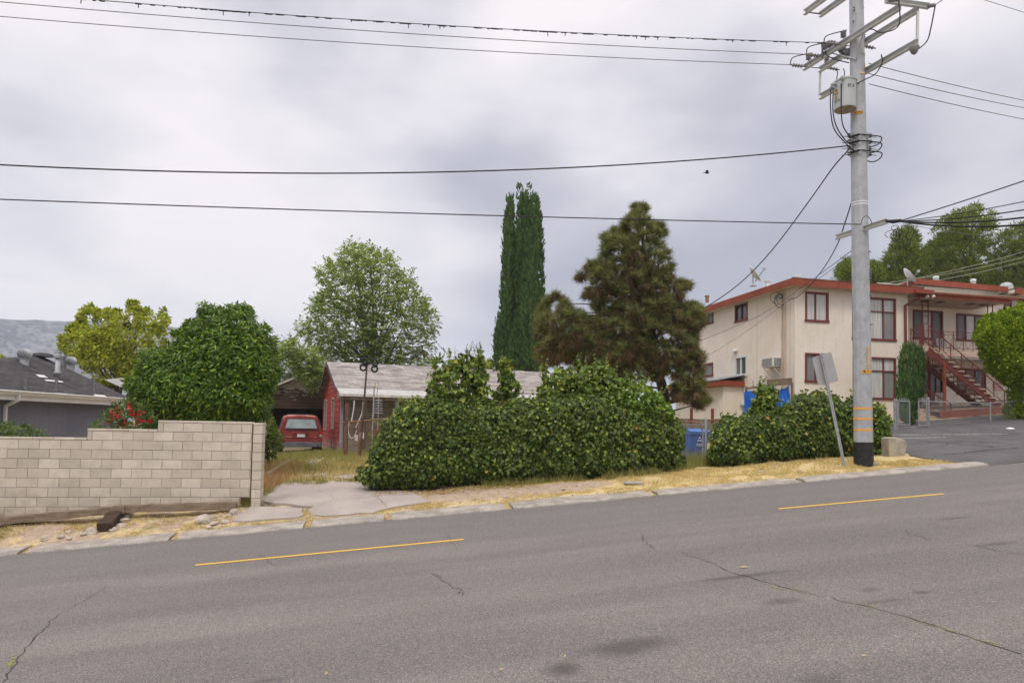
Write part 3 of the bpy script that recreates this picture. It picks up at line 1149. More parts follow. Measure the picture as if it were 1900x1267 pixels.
# walls
wx = .38
mb2 = MB()
w1 = C1 + V((-wx, -.25, -.06)); w2 = C2 + V((-wx, .2, -.06))
zb = -2.4
mb2.add([w2, w1, C4 + V((.35, -.25, -.06)), C3 + V((.35, .2, -.06)), V((w2.x, w2.y, zb)), V((w1.x, w1.y, zb)), V((C4.x + .35, C4.y - .25, zb)), V((C3.x + .35, C3.y + .2, zb))],
        [(0, 1, 5, 4), (1, 2, 6, 5), (2, 3, 7, 6), (3, 0, 4, 7)])
mb2.build('wall', mGreyStucco, gh)
# gutter with a stepped profile along the eave
mb = MB()
d = (C1 - C2).normalized(); sd = V((d.y, -d.x, 0))
prof = [(-.02, .0), (.10, .01), (.115, -.015), (.10, -.035), (.085, -.06), (.06, -.085), (.05, -.12), (-.02, -.13)]
mb.prism([C2 + sd * x + V((0, 0, z + .02)) for x, z in prof], C1 - C2 + d * .1)
mb.build('gutter', mWhiteMetal, gh)
mb = MB(); mb.box((C1 + C2) / 2 + sd * -.03 + V((0, 0, -.18)), ((C1 - C2).length, .03, .14), (d, sd, V((0, 0, 1))))
mb.build('fascia', mWhiteMetal, gh)
# downspout
f1 = at(28, 742, 20.15)
k = (f1.y - C2.y) / (C1.y - C2.y); q = C2.lerp(C1, k)
mb = MB()
o_ = q + sd * .05 + V((0, 0, -.1)); i_ = V((q.x - wx, q.y, q.z)) + sd * .07
pth = [o_, o_ + V((0, 0, -.14)), V((i_.x, i_.y, q.z - .42)), V((i_.x, i_.y, q.z - .55)), V((i_.x, i_.y, -2.2))]
for a, b in zip(pth[:-1], pth[1:]): mb.bar(a, b + (b - a).normalized() * .02, .085, .07, (0, 1, 0))
mb.build('downspout', mWhiteMetal, gh, bevel=.008)
# roof furniture: children of the house roof except loose ones
def roofpt(px, py):
    """hit of a pixel ray with the visible roof plane"""
    d = V(rays(px, py)); n = (C1 - C2).cross(AP - C2); k = C2.dot(n) / d.dot(n); return d * k
def turbine(px, py, sc, label):
    c = roofpt(px, py) if px < 100 else at(px, py, 25.3)
    t = thing('roof_turbine_vent', c, label, 'roof vent', 'turbine vents on the grey house')
    mb = MB(); mb.lathe([(.16 * sc, -.15), (.16 * sc, .14 * sc), (.19 * sc, .16 * sc), (.19 * sc, .18 * sc), (0, .18 * sc)], c); mb.build('collar', mSteel, t, smooth=False)
    mb = MB(); ns = 44; rows = []
    for j in range(11):
        th = -1.25 + 2.6 * j / 10
        rr, zz = .25 * sc * math.cos(th) ** .8 if abs(th) < 1.5 else .05, .36 * sc + .2 * sc * math.sin(th)
        rows.append([c + V((rr * f_ * math.cos(a), rr * f_ * math.sin(a), zz)) for k_ in range(ns) for a in [2 * math.pi * k_ / ns + .5 * th] for f_ in [1.0 if k_ % 2 else .84]])
    vs = [q for r_ in rows for q in r_]
    mb.add(vs, [(j * ns + k_, j * ns + (k_ + 1) % ns, (j + 1) * ns + (k_ + 1) % ns, (j + 1) * ns + k_) for j in range(10) for k_ in range(ns)] + [tuple(10 * ns + k_ for k_ in range(ns))])
    mb.build('fins', mSteel, t)
turbine(45, 674, .85, 'silver turbine roof vent on the peak of the dark roof, left of the flue')
turbine(131, 684, .78, 'silver turbine roof vent on the far slope, right of the flue')
c = roofpt(106, 700)
t = thing('flue_pipe', c, 'tall galvanised flue pipe with a cap rising from the dark shingle roof', 'flue')
mb = MB(); mb.lathe([(.085, -.1), (.085, .12), (.115, .13), (.115, .16), (.075, .22), (.075, .66)], c, seg=14); mb.build('pipe', mSteel, t, smooth=True)
mb = MB(); mb.lathe([(.11, .64), (.125, .66), (.125, .76), (.10, .80), (.12, .815), (.12, .85), (.0, .86)], c, seg=14); mb.build('cap', mSteel, t)
mb = MB(); mb.lathe([(.08, -.14), (.075, .12)], c + V((0, 0, 0)), seg=10); mb.build('boot', mSteelDark, t)
c = at(117, 674, 25.6)
tag(MB().lathe([(.16, -.4), (.14, .18), (.17, .19), (.17, .27), (0, .28)], c, seg=14).build('chimney_pipe', mSteelDark), 'dark round chimney pipe behind the galvanised flue', 'flue')
for (px, py, h, lb) in ((47, 721, .30, 'black plumbing vent pipe above the downspout'), (104, 724, .40, 'black plumbing vent pipe below the galvanised flue'), (174.5, 727, .42, 'black plumbing vent pipe nearest the right hip of the dark roof')):
    c = roofpt(px, py)
    t = thing('vent_pipe', c, lb, 'vent pipe', 'plumbing vents on the grey house')
    MB().lathe([(.055, -.05), (.045, .05), (.045, h)], c, seg=10).build('pipe', mSteelDark, t)
    e = (C1 - C2).normalized(); n_ = (C1 - C2).cross(AP - C2).normalized(); n_ = n_ if n_.z > 0 else -n_
    dn = e.cross(n_); dn = dn if dn.z < 0 else -dn
    MB().box(c + dn * .25 + n_ * .012, (.62, .09, .012), (e, dn, n_)).build('flashing', mWhiteMetal, t)
for (px, py, wv, lb) in ((77, 699, .28, 'small white roof patch left of the flue'), (100, 708, .62, 'white metal flashing strip at the flue foot')):
    c = roofpt(px, py)
    tag(MB().box(c + n_ * .02, (wv * 1.3, .16 if wv < .4 else .09, .02), (e, dn, n_)).build('roof_flashing', mWhiteMetal), lb, 'flashing')
c = at(213, 711, 26.3)
mb = MB(); mb.prism([at(193, 704, 26.3), at(226, 701, 26.3), at(228, 718, 26.3), at(222, 717, 26.3)], (-.1, .9, 0))
tag(mb.build('roof_duct', mWhiteMetal), 'white sheet metal duct on the far slope of the dark roof', 'duct')
# low vent bump on the peak
tag(MB().lathe([(.36, -.06), (.3, .03), (.15, .07), (0, .075)], AP + V((.05, 0, .03)), seg=16).build('ridge_vent', mRoofDark), 'low dark dome vent on the roof peak', 'roof vent')

# ------------------------------------------------------------------ garage
GY = 41.5
ga = Fr(at(500, 840, GY), R_(3))
gr = thing('garage', ga.p(1.6, 0, gz(*at(550, 840, GY).xy)), 'weathered open garage with peeling brown boards behind the red van', 'garage')
sL, zA = ga.front(497, 725); sR = ga.front(618, 727)[0]; sP, zP = ga.front(559, 700); zLn = ga.front(550, 758)[1]
zB = gz(*at(550, 840, GY).xy) - .2
zEv = zA
def boardm():
    t = NT('peeling_boards'); u = t.uv(); p = t.pos()
    sp_ = t.n('ShaderNodeSeparateXYZ'); t.l(u, sp_.inputs[0])
    row = t.math('FRACT', t.math('DIVIDE', sp_.outputs[1], .19))
    gr_ = t.noise(t.mapv(u, (1.2, 22, 1)), 1.0, 4, .6)
    pe = t.noise(t.mapv(u, (1.6, 5.5, 1)), 1.0, 5, .7)
    hi = t.mr(sp_.outputs[1], zEv - .7, zP - .1, -.12, .22)
    peel = t.mr(t.math('ADD', pe, hi), .50, .60)
    c = t.mix(t.mr(gr_, .3, .7), (.032, .018, .012), (.085, .052, .036))
    c = t.mix(peel, c, t.mix(t.noise(p, 8, 3), (.24, .20, .18), (.36, .31, .28)))
    edge = t.mr(row, .06, .14)
    c = t.mix(1.0, c, t.mix(edge, (.35, .3, .28), (1, 1, 1)), 'MULTIPLY')
    t.bsdf(c, .9, 0, .2, t.bump(t.math('SUBTRACT', t.math('SUBTRACT', 1.0, row), t.math('MULTIPLY', gr_, .25)), .7, .02))
    return t.m
mPeel = boardm()
mb = MB()
th = ga.y * .08
mb.prism([ga.p(sL, 0, zLn), ga.p(sR, 0, zLn), ga.p(sR, 0, zEv), ga.p(sP, 0, zP), ga.p(sL, 0, zEv)], th)
mb.build('gable', mPeel, gr)
mb = MB()
DG = 6.5
ga.box(mb, sL, sL + .12, .081, DG, zB, zEv); ga.box(mb, sR - .12, sR, .081, DG, zB, zEv)
# rear wall with a small opening
wu0, wz0 = ga.front(500, 793, DG); wu1, wz1 = ga.front(527, 771, DG)
wall_with_holes(mb, lambda u, z: ga.p(sL + .12 + u, DG, z), sR - sL - .24, zB, zP - .2, [(max(.05, wu0 - sL - .12), wu1 - sL - .12, wz0, wz1)], .08, -ga.y)
mb.build('wall', mOldWood, gr)
for (x0, x1) in ((sL + .02, sL + .2), (sR - .2, sR - .02)):
    mb = MB(); ga.box(mb, x0, x1, .001, .079, zB, zLn - .002); mb.build('door_jamb', mOldWood, gr)
mRoofLight = shingles('pale_shingle', (.30, .265, .26), (.42, .385, .375), (.16, .14, .14), .32, .13, bs=.5)
mb = MB()
for (x0, x1) in ((sL - .25, sP), (sR + .25, sP)):
    z0 = zEv - (zP - zEv) * .25 / (sP - sL)
    a, b = ga.p(x0, -.3, z0 + .03), ga.p(x1, -.3, zP + .03)
    mb.prism([a, b, b + V((0, 0, .09)), a + V((0, 0, .09))], ga.y * (DG + .6))
mb.build('roof', mRoofLight, gr)
mb = MB()
for (x0, x1) in ((sL - .26, sP + .005), (sR + .26, sP - .005)):
    z0 = zEv - (zP - zEv) * .26 / (sP - sL)
    a, b = ga.p(x0, -.35, z0 + .02), ga.p(x1, -.35, zP + .02)
    mb.prism([a, b, b + V((0, 0, .12)), a + V((0, 0, .12))], ga.y * .045)
mb.build('bargeboard', M('peeling_white_board', (.52, .50, .48), .85, .25, 7), gr)

# ------------------------------------------------------------------ red house
HA = R_(20)
K = at(632, 838, 30.0); K.z = gz(K.x, K.y)
h = Fr(K, HA)
LH, DH = 13.5, 9.5
rh = thing('red_house', h.p(LH / 2, 4, K.z), 'old single-storey house with peeling red shingle gable and pale grey shingle roof', 'house')
zr = h.side(612, 674, 0)[1]; zr = at(612, 674, h.p(0, DH / 2, 0).y).z
ze = at(627, 722, 30).z
zbk = ze
zg = K.z - .3
def redwall():
    t = NT('peeling_red_shingle'); u = t.uv(); p = t.pos()
    br = t.n('ShaderNodeTexBrick'); br.offset = .5; br.inputs['Scale'].default_value = 1
    t.l(u, br.inputs['Vector'])
    br.inputs['Brick Width'].default_value = .42; br.inputs['Row Height'].default_value = .24; br.inputs['Mortar Size'].default_value = .016; br.inputs['Mortar Smooth'].default_value = .2
    br.inputs['Color1'].default_value = (.29, .035, .028, 1); br.inputs['Color2'].default_value = (.39, .06, .045, 1); br.inputs['Mortar'].default_value = (.05, .02, .02, 1)
    sp_ = t.n('ShaderNodeSeparateXYZ'); t.l(p, sp_.inputs[0])
    low = t.mr(sp_.outputs[2], -.3, -1.25, 0, .17)
    pe = t.noise(t.mapv(u, (5, 1.4, 1)), 1.0, 5, .7)
    peel = t.mr(t.math('ADD', pe, low), .60, .70)
    c = t.mix(peel, br.outputs['Color'], t.mix(t.noise(p, 9, 3), (.30, .2, .19), (.46, .38, .35)))
    c = t.mix(t.math('MULTIPLY', br.outputs['Fac'], .7), c, (.05, .025, .025))
    t.bsdf(c, .85, 0, .25, t.bump(t.math('SUBTRACT', 1.0, br.outputs['Fac']), .5, .02))
    return t.m
mRed = redwall()
mb = MB()
# gable wall (s = 0 plane) with two narrow window slots
g0, g1 = [], []
wins = []
for (xa, xb, ya, yb) in ((602.5, 606.0, 744, 795), (615.8, 619.5, 741, 793)):
    tA, _ = h.side(xa, 770, 0); tB, _ = h.side(xb, 770, 0)
    lo_, hi_ = min(tA, tB), max(tA, tB)
    z1 = h.side((xa + xb) / 2, ya, 0)[1]; z0 = h.side((xa + xb) / 2, yb, 0)[1]
    wins.append((lo_, hi_, z0, z1))
wall_with_holes(mb, lambda u, z: h.p(0, u, z), DH, zg, ze, wins, .12, h.x)
mb.prism([h.p(0, 0, ze), h.p(0, DH / 2, zr - .06), h.p(0, DH, ze)], h.x * .12)
mb.build('gable_wall', mRed, rh)
mFrameOld = M('old_window_frame', (.36, .33, .30), .85, .2, 9)
for (lo_, hi_, z0, z1) in wins:
    w_ = MB()
    for (a, b, c, d) in ((lo_ - .07, lo_, z0 - .07, z1 + .07), (hi_, hi_ + .07, z0 - .07, z1 + .07), (lo_, hi_, z1, z1 + .07), (lo_, hi_, z0 - .07, z0)):
        h.box(w_, -.035, .05, a, b, c, d)
    f = w_.build('window', mFrameOld, rh)
    w_ = MB(); h.box(w_, .06, .075, lo_, hi_, z0, z1); w_.build('pane', glassm('dusty_window', (.24, .22, .20), .3), f)
mGreyWall = shingles('grey_wall_shingle', (.22, .195, .175), (.29, .265, .24), (.11, .095, .085), .6, .24, bs=.35)
mb = MB()
wall_with_holes(mb, lambda u, z: h.p(u, 0, z), LH, zg, ze, [(2.6, 3.6, K.z - .05, K.z + 2.05), (4.6, 6.0, K.z + .9, K.z + 2.0)], .12, h.y)
wall_with_holes(mb, lambda u, z: h.p(u, DH, z), LH, zg, ze, [], .12, -h.y)
h.box(mb, LH - .12, LH, .12, DH - .12, zg, ze)
mb.prism([h.p(LH, 0.12, ze), h.p(LH, DH / 2, zr - .1), h.p(LH, DH - .12, ze)], -h.x * .12)
h.box(mb, .13, LH - .13, .13, DH - .13, zg, K.z - .06)
mb.build('wall', mGreyWall, rh)
mb = MB(); h.box(mb, 2.62, 3.58, .05, .09, K.z - .04, K.z + 2.03); mb.build('door', mOldWood, rh)
mb = MB(); h.box(mb, 4.6, 6.0, .05, .07, K.z + .9, K.z + 2.0); mb.build('window', mGlassDark, rh)
# roof: main slopes, then the shallow porch roof
mRoofGrey = shingles('grey_pink_shingle', (.20, .18, .172), (.36, .332, .318), (.10, .085, .08), .46, .25, bs=.4)
mb = MB()
ov = .28
def slab(mb, a, b, c, d, tk=.07):
    up = V((0, 0, tk)); mb.add([a, b, c, d, a + up, b + up, c + up, d + up], [(3, 2, 1, 0), (4, 5, 6, 7), (0, 1, 5, 4), (1, 2, 6, 5), (2, 3, 7, 6), (3, 0, 4, 7)])
slab(mb, h.p(-ov, 0, ze), h.p(LH + ov, 0, ze), h.p(LH + ov, DH / 2, zr), h.p(-ov, DH / 2, zr))
slab(mb, h.p(-ov, DH / 2 + .001, zr), h.p(LH + ov, DH / 2 + .001, zr), h.p(LH + ov, DH + .3, ze - .1), h.p(-ov, DH + .3, ze - .1))
mb.build('roof', mRoofGrey, rh)
pz = at(637, 733.5, h.p(0, -1.35, 0).y).z
mb = MB()
slab(mb, h.p(-ov + .05, -1.35, pz), h.p(LH + ov, -1.35, pz), h.p(LH + ov, -.002, ze - .004), h.p(-ov + .05, -.002, ze - .004), .06)
mb.build('porch_roof', M('pale_roll_roofing', (.40, .395, .39), .9, .10, 2.5, bump=.2, bs=40), rh)
mb = MB()
h.box(mb, -ov, LH + ov, -1.40, -1.352, pz - .03, pz + .075)
mb.build('porch_fascia', M('dirty_white_trim', (.56, .54, .49), .8, .2, 5), rh)
mb = MB()
h.box(mb, -ov + .1, LH, -1.33, -1.2, pz - .16, pz - .035)
mb.prism([h.p(-ov + .05, -1.33, pz - .05), h.p(-ov + .05, -.05, ze - .06), h.p(-ov + .05, -.05, ze - .42), h.p(-ov + .05, -.5, ze - .48)], h.x * .03)
mb.build('porch_beam', M('bare_old_wood', (.20, .155, .125), .9, .3, 6, bump=.3, bs=40), rh)
# bargeboards on the gable
mb = MB()
for (t0, z0, t1, z1) in ((0.0, ze, DH / 2, zr), (DH + .3, ze - .1, DH / 2, zr)):
    a, b = h.p(-ov - .035, t0, z0 - .12), h.p(-ov - .035, t1, z1 - .12)
    mb.prism([a, b, b + V((0, 0, .21)), a + V((0, 0, .21))], h.x * .03)
mb.build('bargeboard', M('dark_bargeboard', (.075, .065, .06), .85, .2, 6), rh)
mb = MB(); h.box(mb, -.05, .07, -.055, -.005, zg, ze - .05); h.box(mb, -.055, -.005, -.05, .07, zg, ze - .05)
mb.build('corner_trim', M('blue_grey_trim', (.27, .30, .34), .8, .15, 6), rh)
for (s_x, m_, w_) in ((.72, mOldWood, .14), (2.05, M('grey_post', (.13, .125, .14), .85, .2, 6), .15), (5.5, mOldWood, .14), (9, mOldWood, .14)):
    mb = MB(); h.box(mb, s_x, s_x + w_, -1.33, -1.33 + w_, K.z - .2, pz - .165); mb.build('porch_post', m_, rh)
# gable lettering-like slits (small louvre)
mb = MB()
for i in range(4): h.box(mb, -.03, -.002, DH / 2 - .38, DH / 2 - .26, zr - .62 - i * .13, zr - .54 - i * .13)
mb.build('gable_vent', mFrameOld, rh)
# plumbing pipe on the roof
c = at(771, 689, h.p(4.9, 4, 0).y); 
t = thing('vent_pipe', c, 'thin grey plumbing vent on the pale roof of the red house', 'vent pipe')
MB().lathe([(.05, -.1), (.05, .62)], c, seg=10).build('pipe', mSteel, t); MB().lathe([(.17, -.12), (.06, .03)], c, seg=10).build('boot', mSteel, t); MB().lathe([(.058, .55), (.058, .63)], c, seg=10).build('band', mRust, t)

# pole with four hanging rings on a cross piece
q0 = at(668, 822, 25.5); q0.z = gz(q0.x, q0.y); q1 = at(681, 676, 25.5)
t = thing('ring_pole', q0, 'leaning dark pole carrying four black rings before the pale roof', 'pole')
mb = MB(); mb.tube([q0, q0.lerp(q1, .4), q0.lerp(q1, .8), q1, q1 + V((.02, 0, .22))], [.05, .045, .035, .03, .02], 8)
mb.build('shaft', M('brown_pole', (.10, .07, .06), .8, .3, 5), t)
xa, xb = at(668, 677, 25.6), at(700, 678.5, 25.3)
mb = MB(); mb.tube([xa, at(682, 676, 25.5), at(690, 673.5, 25.5), xb], .035, 8); mb.lathe([(.05, -.06), (.05, .06)], q1, seg=8); mb.build('cross_piece', mDark, t)
def ring(px, py, rad, Y):
    c = at(px, py, Y); mb = MB(); ta = random.uniform(-.35, .35)
    ex = V((math.cos(ta), math.sin(ta), 0))
    mb.tube([c + ex * rad * math.cos(2 * math.pi * i / 24) + V((0, 0, rad * math.sin(2 * math.pi * i / 24))) for i in range(25)], .034, 8)
    return mb.build('ring', mDark, t, smooth=True)
for (px, py, rd) in ((676, 670, .105), (674, 682, .105), (695.5, 672.5, .105), (695, 684.5, .105)): ring(px, py, rd, 25.5)
for (px, py) in ((674.5, 676), (695, 678.5)):
    MB().lathe([(.05, -.05), (.075, 0), (.05, .05)], at(px, py, 25.4), (0, 1, 0), 12).build('hub', mDark, t)
# second thin pole with fittings
q0 = at(690, 800, 26.0); q0.z = gz(q0.x, q0.y); q1 = at(694.5, 717, 26.0)
t = thing('antenna_pole', q0, 'thin pale antenna pole with a small white fitting, right of the ring pole', 'pole')
mb = MB(); mb.tube([q0, q1], [.03, .025], 8); mb.build('shaft', mSteel, t)
mb = MB(); mb.tube([q1, at(698, 710, 26)], .018, 6); mb.tube([at(703, 706, 26), at(700.5, 724, 26), at(699, 735, 26)], .015, 6); mb.tube([at(691, 717, 26), at(706, 720, 26)], .02, 6); mb.lathe([(.05, -.05), (.05, .05)], at(694.5, 717, 26), (1, 0, 0), 8)
mb.build('fitting', M('cream_plastic', (.5, .47, .38), .6, .1), t)
# hose / cables hanging from the porch
for pts, lb in ((((657.5, 743), (656, 760), (652, 782)), 'white cord hanging from the porch near the brown post'),
                (((674, 745), (672, 765), (665, 782), (660, 793)), 'white cord hanging along the ring pole')):
    mb = MB(); mb.tube(bez([at(x, y, 27.2) for x, y in pts], 8), .022, 6); tag(mb.build('hanging_cord', mWhiteMetal), lb, 'cord')
mb = MB(); mb.tube(bez([at(x, y, 27.0) for x, y in ((648, 784), (646, 795), (648, 808), (653, 813), (658, 808), (662, 798))], 8), .02, 6)
tag(mb.build('garden_hose', mWhiteMetal), 'pale hose looped on the rusty gate', 'hose')
# porch clutter: lamp-like coil rack
c = at(702, 757, 28.2)
mb = MB()
for i in range(6):
    pp = [c + V((math.cos(a) * (.14 + .01 * i), .1 * math.sin(a), .3 - i * .1)) for a in np.linspace(0, 2 * math.pi, 13)]
    mb.tube(pp, .012, 5)
mb.tube([c + V((0, 0, .45)), c + V((0, 0, -1.2))], .015, 6)
tag(mb.build('wire_rack', mSteel), 'spiral wire rack standing on the porch of the red house', 'rack')

# ------------------------------------------------------------------ rusty mesh gate beside the ivy
def chainlink(mb, P, L, H, pitch=.075, w=.0035):
    """diamond mesh of thin three-sided wires on the panel P(u,v)"""
    def seg(u0, v0, u1, v1):
        a, b = P(u0, v0), P(u1, v1)
        d = (b - a).normalized(); n = (P(.1, 0) - P(0, 0)).cross(P(0, .1) - P(0, 0)).normalized(); sd = d.cross(n)
        q = [sd * w, (-sd * .5 + n * .87) * w, (-sd * .5 - n * .87) * w]
        mb.add([a + x for x in q] + [b + x for x in q], [(0, 1, 4, 3), (1, 2, 5, 4), (2, 0, 3, 5)])
    n = int((L + H) / pitch)
    for i in range(1, n + 1):
        c = i * pitch
        u0, v0 = (c, 0) if c <= L else (L, c - L)
        u1, v1 = (0, c) if c <= H else (c - H, H)
        seg(u0, v0, u1, v1); seg(L - u0, v0, L - u1, v1)


gq0 = at(634, 784.5, 26.6); gq1 = at(722, 776, 25.0)
t = thing('rusty_gate', V((gq0.x, gq0.y, gz(gq0.x, gq0.y))), 'rusty pipe gate with wire mesh between red house and ivy', 'gate')
mb = MB(); mb.tube([gq0, gq1], .028, 8)
for k in (.08, .38):
    q = gq0.lerp(gq1, k); mb.tube([q, V((q.x, q.y, gz(q.x, q.y) - .1))], .022, 8)
mb.build('frame', mRust, t)
mb = MB(); dv = V((0, 0, 1))
Lg = (gq1 - gq0).length
chainlink(mb, lambda u, v: gq0.lerp(gq1, u / Lg) - dv * v, Lg, 1.05, .1, .004)
mb.build('mesh', mRust, t)
mpost = M('rusted_post', (.16, .085, .055), .85, .35, 8)
q = at(643, 780, 26.4)
tag(MB().box(V((q.x, q.y, (q.z + gz(q.x, q.y)) / 2 + .3)), (.12, .12, q.z - gz(q.x, q.y) + .7)).build('fence_post', mpost), 'brown wooden post behind the rusty gate', 'post')
q = at(706, 817, 27.2)
mb = MB(); mb.prism([q + V(x) for x in ((-.42, 0, -.3), (.42, 0, -.3), (.42, 0, .25), (.3, 0, .42), (-.3, 0, .42), (-.42, 0, .25))], (0, .06, 0))
tag(mb.build('old_headboard', M('brown_panel', (.13, .055, .04), .8, .25, 6), bevel=.02), 'rounded red-brown wooden panel behind the rusty gate', 'panel')
for (px, py) in ((662, 812), (671.5, 808)):
    q = at(px, py, 26.7); tag(MB().box(q, (.16, .02, .24)).build('paper_scrap', mWhite), 'white scrap caught in the gate mesh, %s the ring pole' % ('left of' if px < 668 else 'right of'), 'scrap')
# pale shake siding low wall behind gate
# ------------------------------------------------------------------ red van
VY = 31.0
vc = at(557.5, 842, VY); vz = gz(vc.x, vc.y)
va = math.atan2(vc.x, vc.y) * -1 + R_(3.0)
vf = Fr((vc.x, vc.y, vz), va)
van = thing('parked_van', (vc.x, vc.y, vz), 'faded red minivan parked nose-in beside the red house', 'van')
mVan = NT('faded_red_paint'); p = mVan.pos()
cv = mVan.mix(mVan.mr(mVan.noise(p, 2.2, 4), .35, .7), (.185, .020, .014), (.25, .036, .025))
spz = mVan.n('ShaderNodeSeparateXYZ'); mVan.l(p, spz.inputs[0])
fade = mVan.math('MULTIPLY', mVan.mr(spz.outputs[2], vz + 1.58, vz + 1.7), mVan.mr(mVan.noise(p, 4, 3), .45, .6))
cv = mVan.mix(mVan.math('MULTIPLY', fade, .6), cv, (.55, .30, .2))
mVan.bsdf(cv, .42, 0, .4); mVan = mVan.m
# body: rounded sections lofted along the length
secs = []
def section(t, wl, wt, zb, zt, rr=.16):
    """rounded cross-section: half width wl low, wt at roof"""
    pts = [(-wl + .05, zb), (-wl, zb + .12), (-wl, zb + .55), (-wl + .015, zb + .62)]
    pts += [(-wt - .03, zt - rr * 1.3), (-wt, zt - rr * .55), (-wt + rr * .55, zt - .03), (-wt + rr * 1.6, zt), (wt - rr * 1.6, zt), (wt - rr * .55, zt - .03), (wt, zt - rr * .55), (wt + .03, zt - rr * 1.3)]
    pts += [(wl - .015, zb + .62), (wl, zb + .55), (wl, zb + .12), (wl - .05, zb)]
    return [vf.p(x, t, vz + z) for x, z in pts]
HT = 1.70
for (t, wl, wt, zb, zt) in ((0.0, .92, .70, .42, HT - .03), (.06, .93, .72, .38, HT), (.8, .94, .74, .34, HT + .02), (2.2, .94, .74, .34, HT + .02), (3.1, .93, .70, .34, HT - .05), (3.75, .92, .66, .36, 1.12), (4.5, .86, .62, .4, 1.0), (4.7, .8, .58, .45, .85)):
    secs.append(section(t, wl, wt, zb, zt))
# rear face tilts forward towards the roof
for i, q in enumerate(secs[0]):
    z_ = q.z - vz
    if z_ > 1.0: secs[0][i] = q + vf.y * (.17 * (z_ - 1.0) / .7)
    if z_ > 1.0: secs[1][i] = secs[1][i] + vf.y * (.17 * (z_ - 1.0) / .7)
mb = MB(); k = len(secs[0])
vs = [p for s in secs for p in s]
fs = [(i * k + j, i * k + (j + 1) % k, (i + 1) * k + (j + 1) % k, (i + 1) * k + j) for i in range(len(secs) - 1) for j in range(k)]
fs += [tuple(range(k - 1, -1, -1)), tuple((len(secs) - 1) * k + j for j in range(k))]
mb.add(vs, fs); mb.build('body', mVan, van, smooth=False, bevel=.025)
def rearp(x, z, off=0.0):
    return vf.p(x, -off + (.17 * max(0, z - 1.0) / .7), vz + z)
def rpoly(mbx, pts, off, th):
    n_ = vf.y * -1
    mbx.prism([rearp(x, z, off) for x, z in pts], vf.y * th)
mb = MB(); gx0, gx1 = .69, .60
rpoly(mb, [(-gx0, 1.08), (gx0, 1.08), (gx0 + .01, 1.13), (gx1, 1.49), (gx1 - .06, 1.535), (-gx1 + .06, 1.535), (-gx1, 1.49), (-gx0 - .01, 1.13)], .015, .03)
rw = mb.build('rear_window', M('window_rubber', (.06, .075, .10), .5, .1), van)
mb = MB(); rpoly(mb, [(-gx0 + .03, 1.115), (gx0 - .03, 1.115), (gx0 - .025, 1.15), (gx1 - .03, 1.475), (gx1 - .07, 1.505), (-gx1 + .07, 1.505), (-gx1 + .03, 1.475), (-gx0 + .025, 1.15)], .021, .01)
tg_ = NT('hazy_rear_glass'); tg_.bsdf(tg_.mix(tg_.mr(tg_.noise(tg_.pos(), 3, 3), .3, .7), (.20, .245, .25), (.30, .35, .35)), .12, 0, .7); mb.build('pane', tg_.m, rw)
mb = MB(); mb.tube([rearp(.0, 1.075, .03), rearp(.12, 1.085, .045), rearp(.50, 1.10, .045)], .012, 6); mb.build('rear_wiper', mDark, van)
# tailgate seams as thin dark inlays
mb = MB()
for pts in (([(-.74, .46), (-.735, .46), (-.76, 1.0), (-.765, 1.0)]), ([(.735, .46), (.74, .46), (.765, 1.0), (.76, 1.0)])):
    rpoly(mb, [(pts[0][0], pts[0][1]), (pts[1][0], pts[1][1]), (pts[3][0] if pts[0][0] < 0 else pts[2][0], 1.0), (pts[2][0] if pts[0][0] < 0 else pts[3][0], 1.0)], .003, .01)
rpoly(mb, [(-.73, .675), (.73, .675), (.73, .683), (-.73, .683)], .003, .01)
mb.build('tailgate_seam', mDark, van)
mb = MB(); rpoly(mb, [(-.36, .87), (.36, .87), (.34, .915), (-.34, .915)], .035, .05); mb.build('plate_trim', mVan, van, bevel=.012)
mb = MB(); rpoly(mb, [(-.17, .715), (.17, .715), (.17, .87), (-.17, .87)], .012, .02)
lpz = mb.build('licence_plate', M('plate_cream', (.62, .55, .42), .5, .05), van)
mb = MB(); rpoly(mb, [(-.135, .735), (.135, .735), (.135, .85), (-.135, .85)], .016, .006); mb.build('plate_face', M('plate_white', (.62, .64, .68), .4, .2, 22), lpz)
for sx_ in (-1, 1):
    mb = MB(); rpoly(mb, [(sx_ * .795, .84), (sx_ * .915, .84), (sx_ * .915, .985), (sx_ * .795, .985)], .014, .05)
    tl = mb.build('tail_light', M('red_lens', (.42, .02, .015), .25, .1), van, bevel=.008)
    mb = MB(); rpoly(mb, [(sx_ * .795, .77), (sx_ * .915, .77), (sx_ * .915, .837), (sx_ * .795, .837)], .014, .05); mb.build('lens', M('clear_lens', (.45, .42, .40), .25, .1), tl, bevel=.006)
    mb = MB(); rpoly(mb, [(sx_ * .795, .70), (sx_ * .915, .70), (sx_ * .915, .767), (sx_ * .795, .767)], .014, .05); mb.build('lens', M('amber_lens', (.36, .17, .06) if sx_ > 0 else (.38, .27, .22), .25, .1), tl, bevel=.006)
mb = MB(); mb.prism([vf.p(x, t, vz + .28) for x, t in ((-.92, .1), (-.90, -.09), (-.7, -.14), (.7, -.14), (.90, -.09), (.92, .1))], (0, 0, .22))
mb.build('rear_bumper', M('faded_bumper', (.115, .12, .145), .65, .2, 6), van, bevel=.03)
for (x0, x1, z0) in ((-.64, -.40, .715), (.56, .66, .72)):
    mb = MB(); rpoly(mb, [(x0, z0), (x1, z0 - .005), (x1, z0 + .028), (x0, z0 + .02)], .006, .008); mb.build('badge', M('badge_silver', (.42, .28, .26), .4, .1), van)
